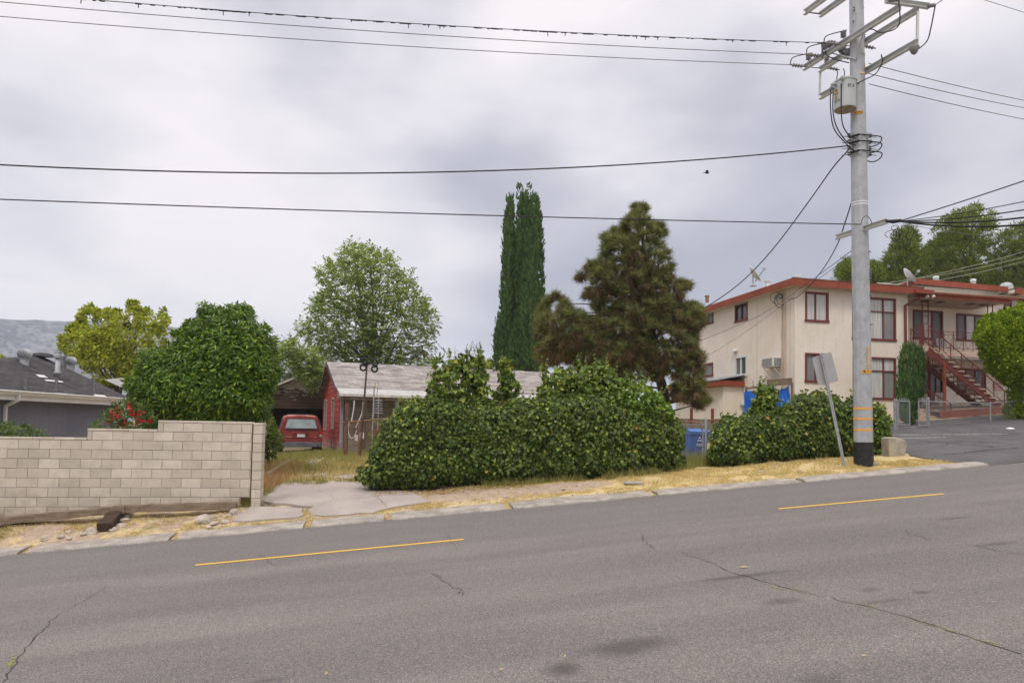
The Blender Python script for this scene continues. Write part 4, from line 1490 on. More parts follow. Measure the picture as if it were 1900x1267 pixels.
for sx_ in (-1, 1):
    for t_ in (.85, 3.75):
        c = vf.p(sx_ * .84, t_, vz + .32); mb = MB()
        mb.lathe([(.2, -.1), (.3, -.1), (.32, -.06), (.32, .06), (.3, .1), (.2, .1)], c, vf.x, 22); wh = mb.build('wheel', mDark, van)
        MB().lathe([(0, .07 * sx_), (.12, .085 * sx_), (.2, .06 * sx_)], c, vf.x, 18).build('rim', mSteel, wh)
    mb = MB(); x_ = sx_ * .90
    mb.prism([vf.p(sx_ * .905, .35, vz + 1.08), vf.p(sx_ * .905, 1.5, vz + 1.08), vf.p(sx_ * .80, 1.5, vz + 1.5), vf.p(sx_ * .79, .45, vz + 1.5)], vf.x * .02 * sx_); mb.build('side_window', mGlassDark, van)
mb = MB(); mb.tube([vf.p(-.52, .5, vz + HT + .06), vf.p(-.52, 2.4, vz + HT + .06)], .015, 6); mb.tube([vf.p(.52, .5, vz + HT + .06), vf.p(.52, 2.4, vz + HT + .06)], .015, 6)
for t_ in (.6, 2.2):
    mb.tube([vf.p(-.53, t_, vz + HT + .05), vf.p(.53, t_, vz + HT + .05)], .018, 6)
for sx_ in (-.52, .52):
    for t_ in (.6, 2.2): mb.tube([vf.p(sx_, t_, vz + HT), vf.p(sx_, t_, vz + HT + .06)], .015, 6)
mb.build('roof_rack', mDark, van)
# ------------------------------------------------------------------ apartment building
AY = 31.0
A0 = at(1475, 700, AY)
A = Fr(A0, R_(12.8))
zb = gz(A0.x, A0.y) - .6
S1 = A.front(1685, 650)[0]
DEP = 11.0
zf_t = A.front(1475, 516)[1]      # fascia top (approximately, plane a little in front)
zwall = A.front(1500, 533)[1]
apt = thing('apartment_building', A.p(S1 / 2, 4, zb), 'two-storey beige stucco apartment block with rust red roof trim', 'building')


def rectF(x0, x1, yt, yb, t=0.0):
    s0 = A.front(x0, (yt + yb) / 2, t)[0]; s1 = A.front(x1, (yt + yb) / 2, t)[0]
    xc = (x0 + x1) / 2
    return (s0, s1, A.front(xc, yb, t)[1], A.front(xc, yt, t)[1])


def rectS(x0, x1, yt, yb, a=0.0):
    t0 = A.side(x0, (yt + yb) / 2, a)[0]; t1 = A.side(x1, (yt + yb) / 2, a)[0]
    xc = (x0 + x1) / 2
    return (min(t0, t1), max(t0, t1), A.side(xc, yb, a)[1], A.side(xc, yt, a)[1])


front_w = [rectF(1495, 1536, 543.5, 596, 0), rectF(1494.5, 1536, 656.5, 708.5, 0), rectF(1582, 1661, 553, 630, 0), rectF(1583, 1661.5, 663.5, 739.5, 0)]
side_w = [rectS(1364.5, 1387, 556, 595), rectS(1305, 1323.5, 576, 601), rectS(1302, 1323, 675, 698), rectS(1364, 1386, 660.5, 697)]
mb = MB()
wall_with_holes(mb, lambda u, z: A.p(u, 0, z), S1, zb, zwall + .05, front_w, .16, A.y)
mb.prism([A.p(0, .161, zb), A.p(S1, .161, zb), A.p(S1, .161, zb + .4), A.p(0, .161, zb + .4)], A.y * .02)
ws = MB()
wall_with_holes(mb, lambda u, z: A.p(-.003, .004 + u, z), DEP, zb, zwall + .05, side_w, .16, A.x)
A.box(mb, S1 - .16, S1, .165, DEP, zb, zwall + .05)
A.box(mb, .165, S1 - .165, DEP - .16, DEP, zb, zwall + .05)
mb.build('wall', mStucco, apt)


def window(P, n, r, parent, fm, layout, pane, depth=.07, fw=.055, name='window'):
    """P(u,v) outer wall point, n inward; layout: list of (u0,u1,v0,v1,pane_material) in 0..1"""
    u0, u1, v0, v1 = r
    ax = (P(1, 0) - P(0, 0)).normalized()
    fr_ = MB()
    def bx(mbx, a, b, c, d, d0, d1):
        mbx.box((P((a + b) / 2, (c + d) / 2) + n * (d0 + d1) / 2), (abs(b - a), abs(d1 - d0), abs(d - c)), (ax, n, V((0, 0, 1))))
    bx(fr_, u0 - .03, u0 + fw, v0, v1, -.03, .10); bx(fr_, u1 - fw, u1 + .03, v0, v1, -.03, .10)
    bx(fr_, u0 - .03, u1 + .03, v1 - fw + .001, v1 + .03, -.033, .098); bx(fr_, u0 - .06, u1 + .06, v0 - .05, v0 + fw - .001, -.05, .098)
    us = sorted({l[0] for l in layout} | {l[1] for l in layout}); vs_ = sorted({l[2] for l in layout} | {l[3] for l in layout})
    W, H = u1 - u0, v1 - v0
    for q in us:
        if 0 < q < 1: bx(fr_, u0 + q * W - fw * .55, u0 + q * W + fw * .55, v0 + .01, v1 - .01, .0, .09)
    for q in vs_:
        if 0 < q < 1: bx(fr_, u0 + .01, u1 - .01, v0 + q * H - fw * .45, v0 + q * H + fw * .45, .003, .088)
    f = fr_.build(name, fm, parent)
    for (a, b, c, d, m_) in layout:
        p_ = MB(); bx(p_, u0 + a * W + .01, u0 + b * W - .01, v0 + c * H + .01, v0 + d * H - .01, .05, .06); p_.build('pane', m_, f)
    return f


mScreen = glassm('window_screen', (.15, .15, .155), .5)
mDim = NT('dim_curtained_glass'); u_ = mDim.uv(); w_ = mDim.noise(mDim.mapv(u_, (12, .5, 1)), 1.0, 3)
mDim.bsdf(mDim.mix(mDim.mr(w_, .3, .7), (.17, .17, .165), (.27, .27, .26)), .35, 0, .5); mDim = mDim.m
PF = lambda u, v: A.p(u, 0, v)
PS = lambda u, v: A.p(0, u, v)
two = [(0, .45, 0, 1, mCurtain), (.45, 1, 0, 1, mCurtain)]
big = [(0, .28, .68, 1, mCurtain), (.28, .72, .68, 1, mCurtain), (.72, 1, .68, 1, mCurtain), (0, .28, 0, .68, mDim), (.28, .72, 0, .68, mCurtain), (.72, 1, 0, .68, mDim)]
window(PF, A.y, front_w[0], apt, mRedTrim, two, None); window(PF, A.y, front_w[1], apt, mRedTrim, [(0, .45, 0, 1, mDim), (.45, 1, 0, 1, mDim)], None)
window(PF, A.y, front_w[2], apt, mRedTrim, big, None); window(PF, A.y, front_w[3], apt, mRedTrim, big, None)
dk = [(0, .5, 0, 1, mGlassDark), (.5, 1, 0, 1, mGlassDark)]
window(PS, A.x, side_w[0], apt, mRedTrim, dk, None)
window(PS, A.x, side_w[1], apt, mRedTrim, [(0, .55, 0, 1, glassm('teal_glass', (.16, .24, .25), .3)), (.55, 1, 0, 1, mGlassDark)], None)
window(PS, A.x, side_w[2], apt, mRedTrim, [(0, 1, 0, 1, mDim)], None)
window(PS, A.x, side_w[3], apt, mWhiteMetal, [(0, .52, 0, 1, glassm('green_glass', (.02, .05, .035), .15)), (.52, 1, 0, 1, glassm('brown_screen', (.14, .13, .115), .5))], None, fw=.085)
# roof: flat slab with deep rust fascia and open eave
OV = .45
zt = at(1465, 516, A.p(-OV, -OV, 0).y).z
S1o = S1 + .42
mb = MB()
A.box(mb, -OV, S1o, -OV, DEP + OV, zt - .30, zt - .03)
mb.build('roof_deck', M('eave_boards', (.50, .41, .33), .9, .12, 5), apt)
mb = MB()
A.box(mb, -OV - .04, S1o + .03, -OV - .04, -OV - .001, zt - .31, zt); A.box(mb, -OV - .04, -OV - .001, -OV, DEP + OV, zt - .31, zt)
A.box(mb, S1o + .001, S1o + .035, -OV, 3, zt - .31, zt)
mb.build('fascia', mFascia, apt)
mb = MB()
a_, b_, c_, d_ = A.p(-OV, -OV, zt + .005), A.p(S1o, -OV, zt + .005), A.p(S1o, DEP + OV, zt + .005), A.p(-OV, DEP + OV, zt + .005)
m1, m2 = A.p(-OV + .1, DEP / 2, zt + .06), A.p(S1o - .1, DEP / 2, zt + .06)
mb.add([a_, b_, c_, d_, m1, m2], [(0, 1, 5, 4), (1, 2, 5), (2, 3, 4, 5), (3, 0, 4)])
mb.build('roof', M('grey_roll_roof', (.30, .29, .28), .95, .15, 2, bump=.2, bs=50), apt)
mb = MB(); A.box(mb, -OV - .06, S1o + .05, -OV - .06, -OV - .041, zt + .0005, zt + .03); mb.build('drip_edge', M('brown_edge', (.13, .07, .05), .7, .2, 6), apt)
# wall joints on the side
mb = MB(); A.box(mb, -.006, .0, 0.35, .37, zb, zwall - .05); A.box(mb, -.006, 0, 3.0, 3.02, zb, zwall - .2); mb.build('wall_joint', M('joint', (.40, .34, .28), .9, .1), apt)
# conduits, weatherhead and meter stubs on the side wall
tC, zC = A.side(1453, 700)
tC2, _ = A.side(1457.5, 700)
mb = MB(); ztop = A.side(1454, 556)[1]; zlow = A.side(1454, 712)[1]
mb.tube([A.p(-.06, tC, zlow - .4), A.p(-.06, tC, ztop)], .035, 8); mb.tube([A.p(-.05, tC2, zlow - .4), A.p(-.05, tC2, ztop + .3)], .028, 8)
mb.build('conduit', M('painted_conduit', (.53, .43, .33), .7, .1), apt)
mb = MB(); mb.tube([A.p(-.06, tC, zlow - .95), A.p(-.06, tC, zlow - .2)], .05, 8); mb.build('conduit_sleeve', mSteelDark, apt)
mb = MB()
for k in range(5):
    c = A.p(-.16 - .03 * k, tC + .12 * (k - 2) * .5, ztop - .02 + random.uniform(-.2, .15))
    rr = random.uniform(.12, .3)
    mb.tube([c + V((rr * math.cos(q), .1 * math.sin(q * 1.3), rr * math.sin(q))) for q in np.linspace(0, 5.2, 14)], .012, 5)
mb.build('service_cables', mCable, apt)
mb = MB(); c = A.p(-.12, tC + .1, ztop + .12); mb.lathe([(.05, -.1), (.13, -.02), (.12, .1), (0, .14)], c, (-.5, 0, 1), 12); mb.build('weatherhead', mSteel, apt)
# wall vent hood
c = A.side(1365.5, 650)
mb = MB(); mb.prism([A.p(-.005, c[0] - .2, c[1] + .07), A.p(-.17, c[0] - .2, c[1] - .04), A.p(-.17, c[0] - .2, c[1] - .07), A.p(-.005, c[0] - .2, c[1] - .07)], A.y * .4)
mb.build('vent_hood', mWhiteMetal, apt)
c = A.side(1379.5, 748); mb = MB(); mb.box(A.p(-.1, c[0], c[1]), (.2, .3, .22), A.ax); mb.build('meter_box', mWhiteMetal, apt, bevel=.02)

# side annex with its own little roof
ta, za = A.side(1330, 712)
an0 = A.side(1330, 730)[0]
mb = MB()
AW = 1.5
DA_ = A.side(1238, 712, -1.5)[0]
tA_ = A.side(1330, 712, -AW)[0]
zroof = A.side(1330, 702, -AW)[1]
A.box(mb, -AW + .4, -.006, tA_ + .05, DA_ - .3, zb, zroof - .38); mb.build('annex_wall', mStucco, apt)
mb = MB(); A.box(mb, -AW, -.006, tA_ - .12, DA_, zroof - .37, zroof - .10); mb.build('annex_fascia', mFascia, apt)
mb = MB(); mb.add([A.p(-AW - .03, tA_ - .16, zroof - .098), A.p(-.008, tA_ - .16, zroof + .2), A.p(-.008, DA_, zroof + .2), A.p(-AW - .03, DA_, zroof - .098), A.p(-AW - .03, tA_ - .16, zroof - .06), A.p(-.008, tA_ - .16, zroof + .24), A.p(-.008, DA_, zroof + .24), A.p(-AW - .03, DA_, zroof - .06)],
                  [(3, 2, 1, 0), (4, 5, 6, 7), (0, 1, 5, 4), (1, 2, 6, 5), (2, 3, 7, 6), (3, 0, 4, 7)])
mb.build('annex_roof', M('blue_grey_roofing', (.26, .28, .31), .8, .1), apt)

# ------------------------------------------------------------------ recessed wing with balcony
TR = 1.9
WT = A.front(1871, 532, 1.4)[1] - .17
S9 = S1 + 16
zW = at(1700, 549, A.p(S1 + .5, -.3, 0).y).z      # porch roof underside level
wing_w = [rectF(1694.5, 1748.5, 577, 629, TR), rectF(1775, 1828, 584, 632, TR), rectF(1713, 1749.5, 678, 729, TR), rectF(1776, 1828, 685, 731, TR), rectF(1863, 1905, 555, 578, TR)]
mb = MB()
wall_with_holes(mb, lambda u, z: A.p(S1 + .001 + u, TR, z), S9 - S1, zb, WT, [(a - S1, b - S1, c, d) for a, b, c, d in wing_w], .16, A.y)
A.box(mb, S1, S9, TR + .17, 9, WT - .2, WT - .02)
mb.build('wing_wall', mStucco, apt)
PW = lambda u, v: A.p(u, TR, v)
three = [(0, .33, 0, 1, mScreen), (.33, .66, 0, 1, mCurtain), (.66, 1, 0, 1, mScreen)]
window(PW, A.y, wing_w[0], apt, mRedTrim, three, None); window(PW, A.y, wing_w[1], apt, mRedTrim, three, None)
th_d = [(0, .33, 0, 1, mGlassDark), (.33, .66, 0, 1, mScreen), (.66, 1, 0, 1, mGlassDark)]
window(PW, A.y, wing_w[2], apt, mRedTrim, th_d, None); window(PW, A.y, wing_w[3], apt, mRedTrim, th_d, None)
window(PW, A.y, wing_w[4], apt, mRedTrim, three, None)
# porch roof over the balcony
sR_ = A.front(1872, 572, -.2)[0]
mb = MB(); A.box(mb, S1 + .1, sR_, -.25, TR - .002, zW - .02, zW + .1); mb.build('porch_roof', M('eave_boards_dark', (.42, .34, .27), .9, .12, 5), apt)
mb = MB(); A.box(mb, S1 + .05, sR_ + .05, -.30, -.252, zW - .05, zW + .2); mb.build('porch_fascia', mFascia, apt)
mb = MB(); mb.prism([A.p(S1 + .05, -.305, zW + .1), A.p(S1 + .05, -.40, zW + .11), A.p(S1 + .05, -.42, zW + .2), A.p(S1 + .05, -.305, zW + .21)], A.x * (sR_ - S1 + .3)); mb.build('porch_gutter', mFascia, apt)
mb = MB(); s_a = A.front(1722, 548, 1.3)[0]; s_b = A.front(1845, 566, 1.3)[0]
mb.prism([A.p(s_a, .4, zW + .22), A.p(s_a, TR - .01, zW + .47), A.p(s_a, TR - .01, zW + .50), A.p(s_a, .4, zW + .25)], A.x * (s_b - s_a)); mb.build('porch_flashing', M('white_roof_sheet', (.72, .73, .76), .5, .08), apt)
mb = MB()
mb.prism([A.p(S1 + .1, -.28, zW + .205), A.p(S1 + .1, TR - .02, zW + .36), A.p(S1 + .1, TR - .02, zW + .2), A.p(S1 + .1, -.28, zW + .17)], A.x * (sR_ - S1 - .1)); mb.build('porch_roof_sheet', M('dark_roll_roof', (.16, .155, .15), .9, .15, 3), apt)
for px in (1717, 1744, 1800, 1823):
    s_ = A.front(px, 566, .6)[0]; mb = MB(); A.box(mb, s_ - .2, s_ + .2, .4, .8, zW - .03, zW - .021); mb.build('soffit_vent', mDark, apt)
# upper gable roof behind
zG = at(1706, 520, A.p(S1 + 1, 1.4, 0).y).z
sg0, sg1 = A.front(1702, 520, 1.4)[0], A.front(1871, 533, 1.4)[0]
zG1 = A.front(1871, 532, 1.4)[1]
zG = A.front(1706, 517, 1.4)[1]
mb = MB()
mb.prism([A.p(sg0, 1.4, zG), A.p(sg1, 1.4, zG1), A.p(sg1, 1.4, zG1 - .27), A.p(sg0, 1.4, zG - .27)], A.y * .05)
s_l, z_l = A.front(1676, 533, 2.2)
mb.prism([A.p(sg0, 1.4, zG), A.p(sg0, 1.4, zG - .27), A.p(sg0 - 1.2, 1.4 + .6, zG - .75), A.p(sg0 - 1.2, 1.4 + .6, zG - .48)], A.y * .05)
mb.build('upper_fascia', mFascia, apt)
mb = MB()
mb.add([A.p(sg0, 1.451, zG - .01), A.p(sg1, 1.451, zG1 - .01), A.p(sg1, 9, zG1 - .01), A.p(sg0, 9, zG - .01), A.p(sg0, 1.451, zG - .16), A.p(sg1, 1.451, zG1 - .16), A.p(sg1, 9, zG1 - .16), A.p(sg0, 9, zG - .16)],
       [(0, 1, 2, 3), (7, 6, 5, 4), (0, 4, 5, 1), (1, 5, 6, 2), (2, 6, 7, 3), (3, 7, 4, 0)])
mb.add([A.p(sg0 - .01, 2.06, zG - .25), A.p(sg0 - .01, 9, zG - .25), A.p(sg0 - 1.3, 9, zG - .68), A.p(sg0 - 1.3, 2.06, zG - .68)], [(0, 1, 2, 3)])
mb.build('upper_roof', M('pale_gravel_roof', (.34, .32, .30), .95, .1, 3), apt)
mb = MB(); c0_ = A.front(1714, 532, TR - .02)
for i in range(9): A.box(mb, c0_[0] - .16, c0_[0] + .2, TR - .04, TR - .004, zG - .42 - i * .075, zG - .385 - i * .075)
mb.build('louvre', mWhiteMetal, apt)
# right hand roof continuing past the frame
mb = MB(); A.box(mb, sg1 + .01, sg1 + 10, 1.0, 1.06, zG1 - .42, zG1 - .12); mb.build('right_gutter', mFascia, apt)
mb = MB(); A.box(mb, sg1 + .01, sg1 + 10, 1.07, 9, zG1 - .35, zG1 - .2); mb.build('right_roof', mStucco, apt)
for px in (1860, 1882):
    s_ = A.front(px, 541, 1.5)[0]; mb = MB(); A.box(mb, s_ - .18, s_ + .18, 1.3, 1.6, zG1 - .38, zG1 - .365); mb.build('soffit_vent', mDark, apt)
# downpipe at the inner corner
mb = MB(); sD = A.front(1681, 600, -.1)[0]
zA_ = zt - .3
mb.tube([A.p(S1o - .1, -.35, zA_), A.p(S1o - .1, -.35, zA_ - .18), A.p(sD, -.08, zA_ - .5), A.p(sD, -.08, A.front(1681, 645, -.1)[1])], .06, 8); mb.build('downpipe', mRedTrim, apt)
mb = MB(); A.box(mb, S1o - .55, S1o + .45, -OV - .2, -OV + .1, zt - .30, zt - .12); mb.build('gutter_corner', mFascia, apt)
c = A.front(1686.5, 599, -.02); mb = MB(); A.box(mb, c[0] - .02, c[0] + .12, -.02 + TR - .1, TR - .02 + .015, c[1] - .3, c[1] + .33); mb.build('lamp_box', mWhiteMetal, apt, bevel=.02)
# balcony slab and stair landing
zBal = A.front(1790, 655, .3)[1]
TL = -.9
sL1 = A.front(1723, 645, TL)[0]
zLa = A.front(1700, 640, TL)[1]
mb = MB(); A.box(mb, S1 + .02, S9, .3, TR - .001, zLa - .28, zLa); A.box(mb, S1 + .02, sL1, TL, .299, zLa - .28, zLa); mb.build('balcony', mPinkStucco, apt)
mb = MB(); A.box(mb, S1 + .05, S9, .36, TR - .003, zLa - .36, zLa - .281); A.box(mb, S1 + .05, sL1 - .06, TL + .06, .35, zLa - .36, zLa - .281); mb.build('balcony_edge', mWhiteMetal, apt)


def railing(name, pts, hgt, n_post, parent=apt):
    """pts: two base points (top of slab) - posts, rails and loops"""
    a, b = V(pts[0]), V(pts[1]); up = V((0, 0, 1))
    mb = MB()
    mb.bar(a + up * hgt, b + up * hgt, .035, .02); mb.bar(a + up * (hgt - .16), b + up * (hgt - .16), .016, .016); mb.bar(a + up * .12, b + up * .12, .018, .018)
    for i in range(n_post + 1):
        q = a.lerp(b, i / n_post); mb.bar(q, q + up * (hgt + .02), .028, .028, (0, 1, 0))
    for i in range(n_post):
        q0, q1 = a.lerp(b, (i + .06) / n_post), a.lerp(b, (i + .94) / n_post)
        for sgn in (0, 1):
            pp = [q0.lerp(q1, k) + up * (.14 + (hgt - .32) * (1 - math.sin(math.pi * k)) if sgn else .13 + (hgt - .16 - .12) * (1 - (1 - (2 * k - 1) ** 2) ** .5)) for k in np.linspace(0, 1, 10)]
            mb.tube(pp, .007, 4, cap=False)
        pp = [q0.lerp(q1, k) + up * (hgt - .15 + .13 * math.sin(math.pi * k)) for k in np.linspace(0, 1, 7)]
        mb.tube(pp, .006, 4, cap=False)
    return mb.build(name, mRail, parent)


railing('balcony_railing', (A.p(sL1 + .35, .36, zLa), A.p(S9 - .5, .36, zLa)), .92, int((S9 - sL1) / .6))
railing('landing_railing', (A.p(S1 + .08, TL + .06, zLa), A.p(sL1 - .45, TL + .06, zLa)), .92, 3)
# slender iron porch posts of two bars with scrolls
for (pa, pb, y0) in ((1711, 1722, 560), (1832.5, 1841.5, 570)):
    sa_ = A.front(pa, y0, .32)[0]; sb_ = A.front(pb, y0, .32)[0]
    mb = MB()
    for s_ in (sa_, sb_): A.box(mb, s_ - .018, s_ + .018, .30, .336, zLa, zW - .02)
    for zz in (zW - .15, zLa + 1.6, zLa + 1.2, zLa + .6): A.box(mb, sa_ + .02, sb_ - .02, .31, .326, zz, zz + .016)
    c = A.p((sa_ + sb_) / 2, .318, zLa + 1.42)
    mb.tube([c + A.x * (sb_ - sa_) * .45 * math.cos(q) + V((0, 0, .2 * math.sin(q))) for q in np.linspace(0, 2 * math.pi, 15)], .008, 4)
    mb.build('porch_post', mRail, apt)
# stairs running down along the front
s_top, z_top = sL1, zLa
TS0, TS1 = TL - .02, TL + 1.05
s_bot, z_bot = A.front(1868, 765, TS0)
st_ = thing('outdoor_staircase', A.p((s_top + s_bot) / 2, TL + .5, z_bot), 'red steel outdoor staircase with open concrete treads down from the balcony', 'stairs')
for t_ in (TS0, TS1):
    mb = MB(); a, b = A.p(s_top - .05, t_, z_top - .22), A.p(s_bot, t_, z_bot + .0)
    mb.bar(a, b, .05, .30); mb.build('stringer', mRail, st_)
NT_ = 15
mTread = M('worn_tread', (.42, .33, .24), .9, .15, 8)
for i in range(1, NT_):
    k = i / NT_
    mb = MB(); q = A.p(s_top + (s_bot - s_top) * k, (TS0 + TS1) / 2, z_top + (z_bot - z_top) * k + .06)
    mb.box(q, (.32, TS1 - TS0 + .16, .06), A.ax); mb.build('tread', mTread, st_, bevel=.008)
for t_ in (TS0 + .02, TS1 - .02):
    a, b = A.p(s_top, t_, z_top), A.p(s_bot - .1, t_, z_bot + .1)
    up = V((0, 0, 1)); mb = MB()
    mb.bar(a + up * .92, b + up * .92, .045, .025); mb.bar(a + up * .32, b + up * .32, .022, .022)
    for i in range(8):
        q = a.lerp(b, i / 7); mb.bar(q, q + up * .93, .03, .03, (0, 1, 0))
    for i in range(7):
        q0, q1 = a.lerp(b, i / 7), a.lerp(b, (i + 1) / 7)
        mb.tube([q0.lerp(q1, k) + up * (.34 + .56 * abs(2 * k - 1) ** 2.0) for k in np.linspace(.04, .96, 11)], .007, 4, cap=False)
    mb.build('handrail', mRail, st_)
for px_, yb_ in ((1752.5, 782),):
    s_ = A.front(px_, 740, TS0)[0]; k = (s_ - s_top) / (s_bot - s_top); zz = z_top + (z_bot - z_top) * k - .3
    q = A.p(s_, TS0, 0); mb = MB(); A.box(mb, s_ - .05, s_ + .05, TS0 - .05, TS0 + .05, gz(q.x, q.y) - .3, zz + .1); mb.build('support_post', mFascia, st_)
s_ = A.front(1724, 700, .2)[0]; q = A.p(s_, .2, 0)
mb = MB(); A.box(mb, s_ - .05, s_ + .05, .15, .25, gz(q.x, q.y) - .3, zLa - .29); mb.build('support_post', mRail, st_)
# entrance steps with sloping rail, planter, planter wall
mb = MB()
s_e0 = A.front(1700, 780, -.5)[0]; s_e1 = A.front(1748, 780, -.5)[0]
zq = gz(*A.p(s_e0, -.8, 0).xy)
for i in range(5):
    A.box(mb, s_e0 - .6, s_e1 - .3 * i, -.95 + .3 * i, 1.0, zq - .4, zq + .17 * (i + 1))
tag(mb.build('entrance_steps', mPinkStucco, bevel=.01), 'pinkish concrete entrance steps behind the open gate', 'steps')
mb = MB()
e0, e1 = A.p(s_e1 - 1.3, -.2, zq + 1.75), A.p(s_e1, -1.0, zq + .75)
mb.bar(e0, e1, .05, .05); mb.bar(e1, e1 + V((0, 0, -.85)), .045, .045, (0, 1, 0)); mb.bar(e0 + V((0, 0, -.8)), e1 + V((0, 0, -.75)), .025, .025)
for i in range(6):
    q = e0.lerp(e1, i / 6); mb.bar(q, q + V((0, 0, -.8)), .016, .016, (0, 1, 0))
tag(mb.build('stair_handrail', mRail), 'red iron handrail sloping down the entrance steps', 'handrail')
s_p0 = A.front(1751, 775, -1.5)[0]
mb = MB(); zp0 = A.front(1751, 774, -1.5)[1]
zq0, zq1 = [max(gz(*A.p(x_, -1.5, 0).xy), gz(*A.p(x_, -1.9, 0).xy)) for x_ in (s_p0, s_p0 + 12)]
print('planter', zp0, zq0, zq1)
mb.prism([A.p(s_p0, -1.5, zq0 - .5), A.p(s_p0 + 12, -1.5, zq1 - .5), A.p(s_p0 + 12, -1.5, zq1 + .30), A.p(s_p0, -1.5, zq0 + .34)], A.y * .22)
tag(mb.build('planter_wall', mFascia), 'low red painted planter wall behind the chain link fence', 'wall')
mb = MB()
mb.add([A.p(s_p0 + .02, -1.28, zq0 + .30), A.p(s_p0 + 11.9, -1.28, zq1 + .26), A.p(s_p0 + 11.9, TR, zq1 + .55), A.p(s_p0 + .02, TR, zq0 + .5)], [(0, 1, 2, 3)])
tag(mb.build('planter_soil', M('planter_soil', (.23, .18, .13), .95, .2, 3)), kind='structure')
for px in (1803.5, 1827):
    c = A.front(px, 770, TR - .01); mb = MB(); A.box(mb, c[0] - .26, c[0] + .26, TR - .02, TR - .004, c[1] - .09, c[1] + .09); mb.build('crawl_vent', mDark, apt)
# house number and notice
mb = MB(); c = A.front(1852, 703.5, TR - .02)
text_into(mb, '405', A.p(c[0], TR - .02, c[1]), A.x, V((0, 0, 1)), .2); mb.build('house_number', M('maroon', (.16, .02, .02), .5, .05), apt)
c = A.front(1852, 716.5, TR - .03)
nt_ = MB(); A.box(nt_, c[0] - .3, c[0] + .3, TR - .04, TR - .01, c[1] - .24, c[1] + .24)
tag(nt_.build('notice_sign', M('notice_white', (.62, .50, .48), .5, .05)), 'white notice with red lines below the house number 405', 'sign')
ns = bpy.data.objects['notice_sign']; mb = MB()
for i in range(6): A.box(mb, c[0] - .26, c[0] + .2 + .05 * (i % 2), TR - .046, TR - .041, c[1] + .17 - i * .07 - .012, c[1] + .17 - i * .07 + .012)
mb.build('notice_lines', M('notice_red', (.45, .06, .07), .5, .05), ns)
# air conditioners
def aircon(P, n, ax, w, hgt, d, label, frame=True):
    c = P
    t = thing('air_conditioner', c, label, 'air conditioner')
    up = V((0, 0, 1)); axs = (ax, n, up)
    mb = MB(); mb.box(c + n * d / 2, (w, d, hgt), axs); mb.build('case', mWhiteMetal, t, bevel=.012)
    mg_ = M('grille_grey', (.22, .225, .23), .5, .05)
    def louv(o, e, nn, ww):
        mb = MB()
        for i in range(7):
            mb.box(o + up * (hgt * .38 - i * hgt * .125) + nn * .006, (ww, .012, hgt * .055), (e, nn, up))
        for k in (-.3, 0, .3): mb.box(o + e * ww * k + nn * .008, (ww * .035, .014, hgt * .84), (e, nn, up))
        mb.build('grille', mg_, t)
    louv(c + n * d, ax, n, w * .86); louv(c + n * d / 2 - ax * w / 2, n, -ax, d * .8); louv(c + n * d / 2 + ax * w / 2, n, ax, d * .8)
    if frame:
        mb = MB()
        for k in (-.4, .4):
            b = c + ax * w * k
            mb.bar(b - up * (hgt / 2 + .01) + n * d * .85, b - up * (hgt / 2 + .42) + n * .01, .025, .025)
            mb.bar(b - up * (hgt / 2 + .012) + n * .01, b - up * (hgt / 2 + .012) + n * d, .025, .025)
        mb.bar(c + ax * w * -.4 - up * (hgt / 2 + .43) + n * .02, c + ax * w * .4 - up * (hgt / 2 + .43) + n * .02, .025, .025)
        mb.build('bracket', mWhiteMetal, t)
tq, zq_ = A.side(1440, 673)
aircon(A.p(-.002, tq, zq_), -A.x, A.y, .95, .42, .48, 'white window air conditioner on brackets on the beige side wall')
c = A.front(1737.5, 637, TR); aircon(A.p(c[0], TR - .002, c[1]), -A.y, A.x, .55, .4, .3, 'air conditioner in the balcony wall behind the red railing', False)
c = A.front(1736, 738, TR); aircon(A.p(c[0], TR - .002, c[1]), -A.y, A.x, .6, .45, .3, 'dark air conditioner low in the wall under the staircase', False)
# satellite dishes
def dish(px, py, Y, sc, label, yaw):
    c = at(px, py, Y)
    t = thing('satellite_dish', c, label, 'satellite dish', 'satellite dishes on the apartment roof')
    D = V((math.sin(yaw), -math.cos(yaw) * .5, .62)).normalized()
    cc = c + V((0, 0, .55 * sc))
    MB().lathe([(.16 * sc, 0), (.15 * sc, .03), (.03 * sc, .05), (.03 * sc, .5 * sc)], c, seg=10).build('mast', mSteel, t)
    mb = MB(); mb.lathe([(0, 0), (.2 * sc, .02), (.36 * sc, .07), (.46 * sc, .125), (.465 * sc, .115), (.36 * sc, .055), (.2 * sc, .0), (0, -.02)], cc, D, 24); mb.build('reflector', M('dish_grey', (.60, .61, .62), .5, .05), t, smooth=True)
    mb = MB(); e = cc + D * .62 * sc + V((0, 0, -.1 * sc)); mb.tube([cc - V((0, 0, .42 * sc)) + D * .12, e], .022 * sc, 6); mb.build('arm', mSteelDark, t)
    MB().box(e, (.12 * sc, .12 * sc, .14 * sc)).build('receiver', mSteel, t, bevel=.02)
dish(1397, 531, 33.0, 1.0, 'grey satellite dish on the long rust red roof edge above the dark side window', 1.0)
dish(1684, 533, 34, .95, 'grey satellite dish on the main roof in front of the upper gable', .95)
for (px, py, Y, lb) in ((1737, 515, 37, 'white roof vent nearest the upper gable peak'), (1806, 520, 38, 'tall white roof vent pair in the middle of the upper roof')):
    c = at(px, py + 6, Y); t = thing('roof_vent', c, lb, 'roof vent')
    MB().lathe([(.13, -.15), (.13, .12)], c, seg=12).build('pipe', mSteel, t)
    MB().lathe([(.07, -.15), (.09, -.13), (.09, .09), (.07, .13)], c + V((0, 0, .17)), (1, 0, .1), 14).build('cowl', mSteelArm, t)
c = at(1867, 527, 38)
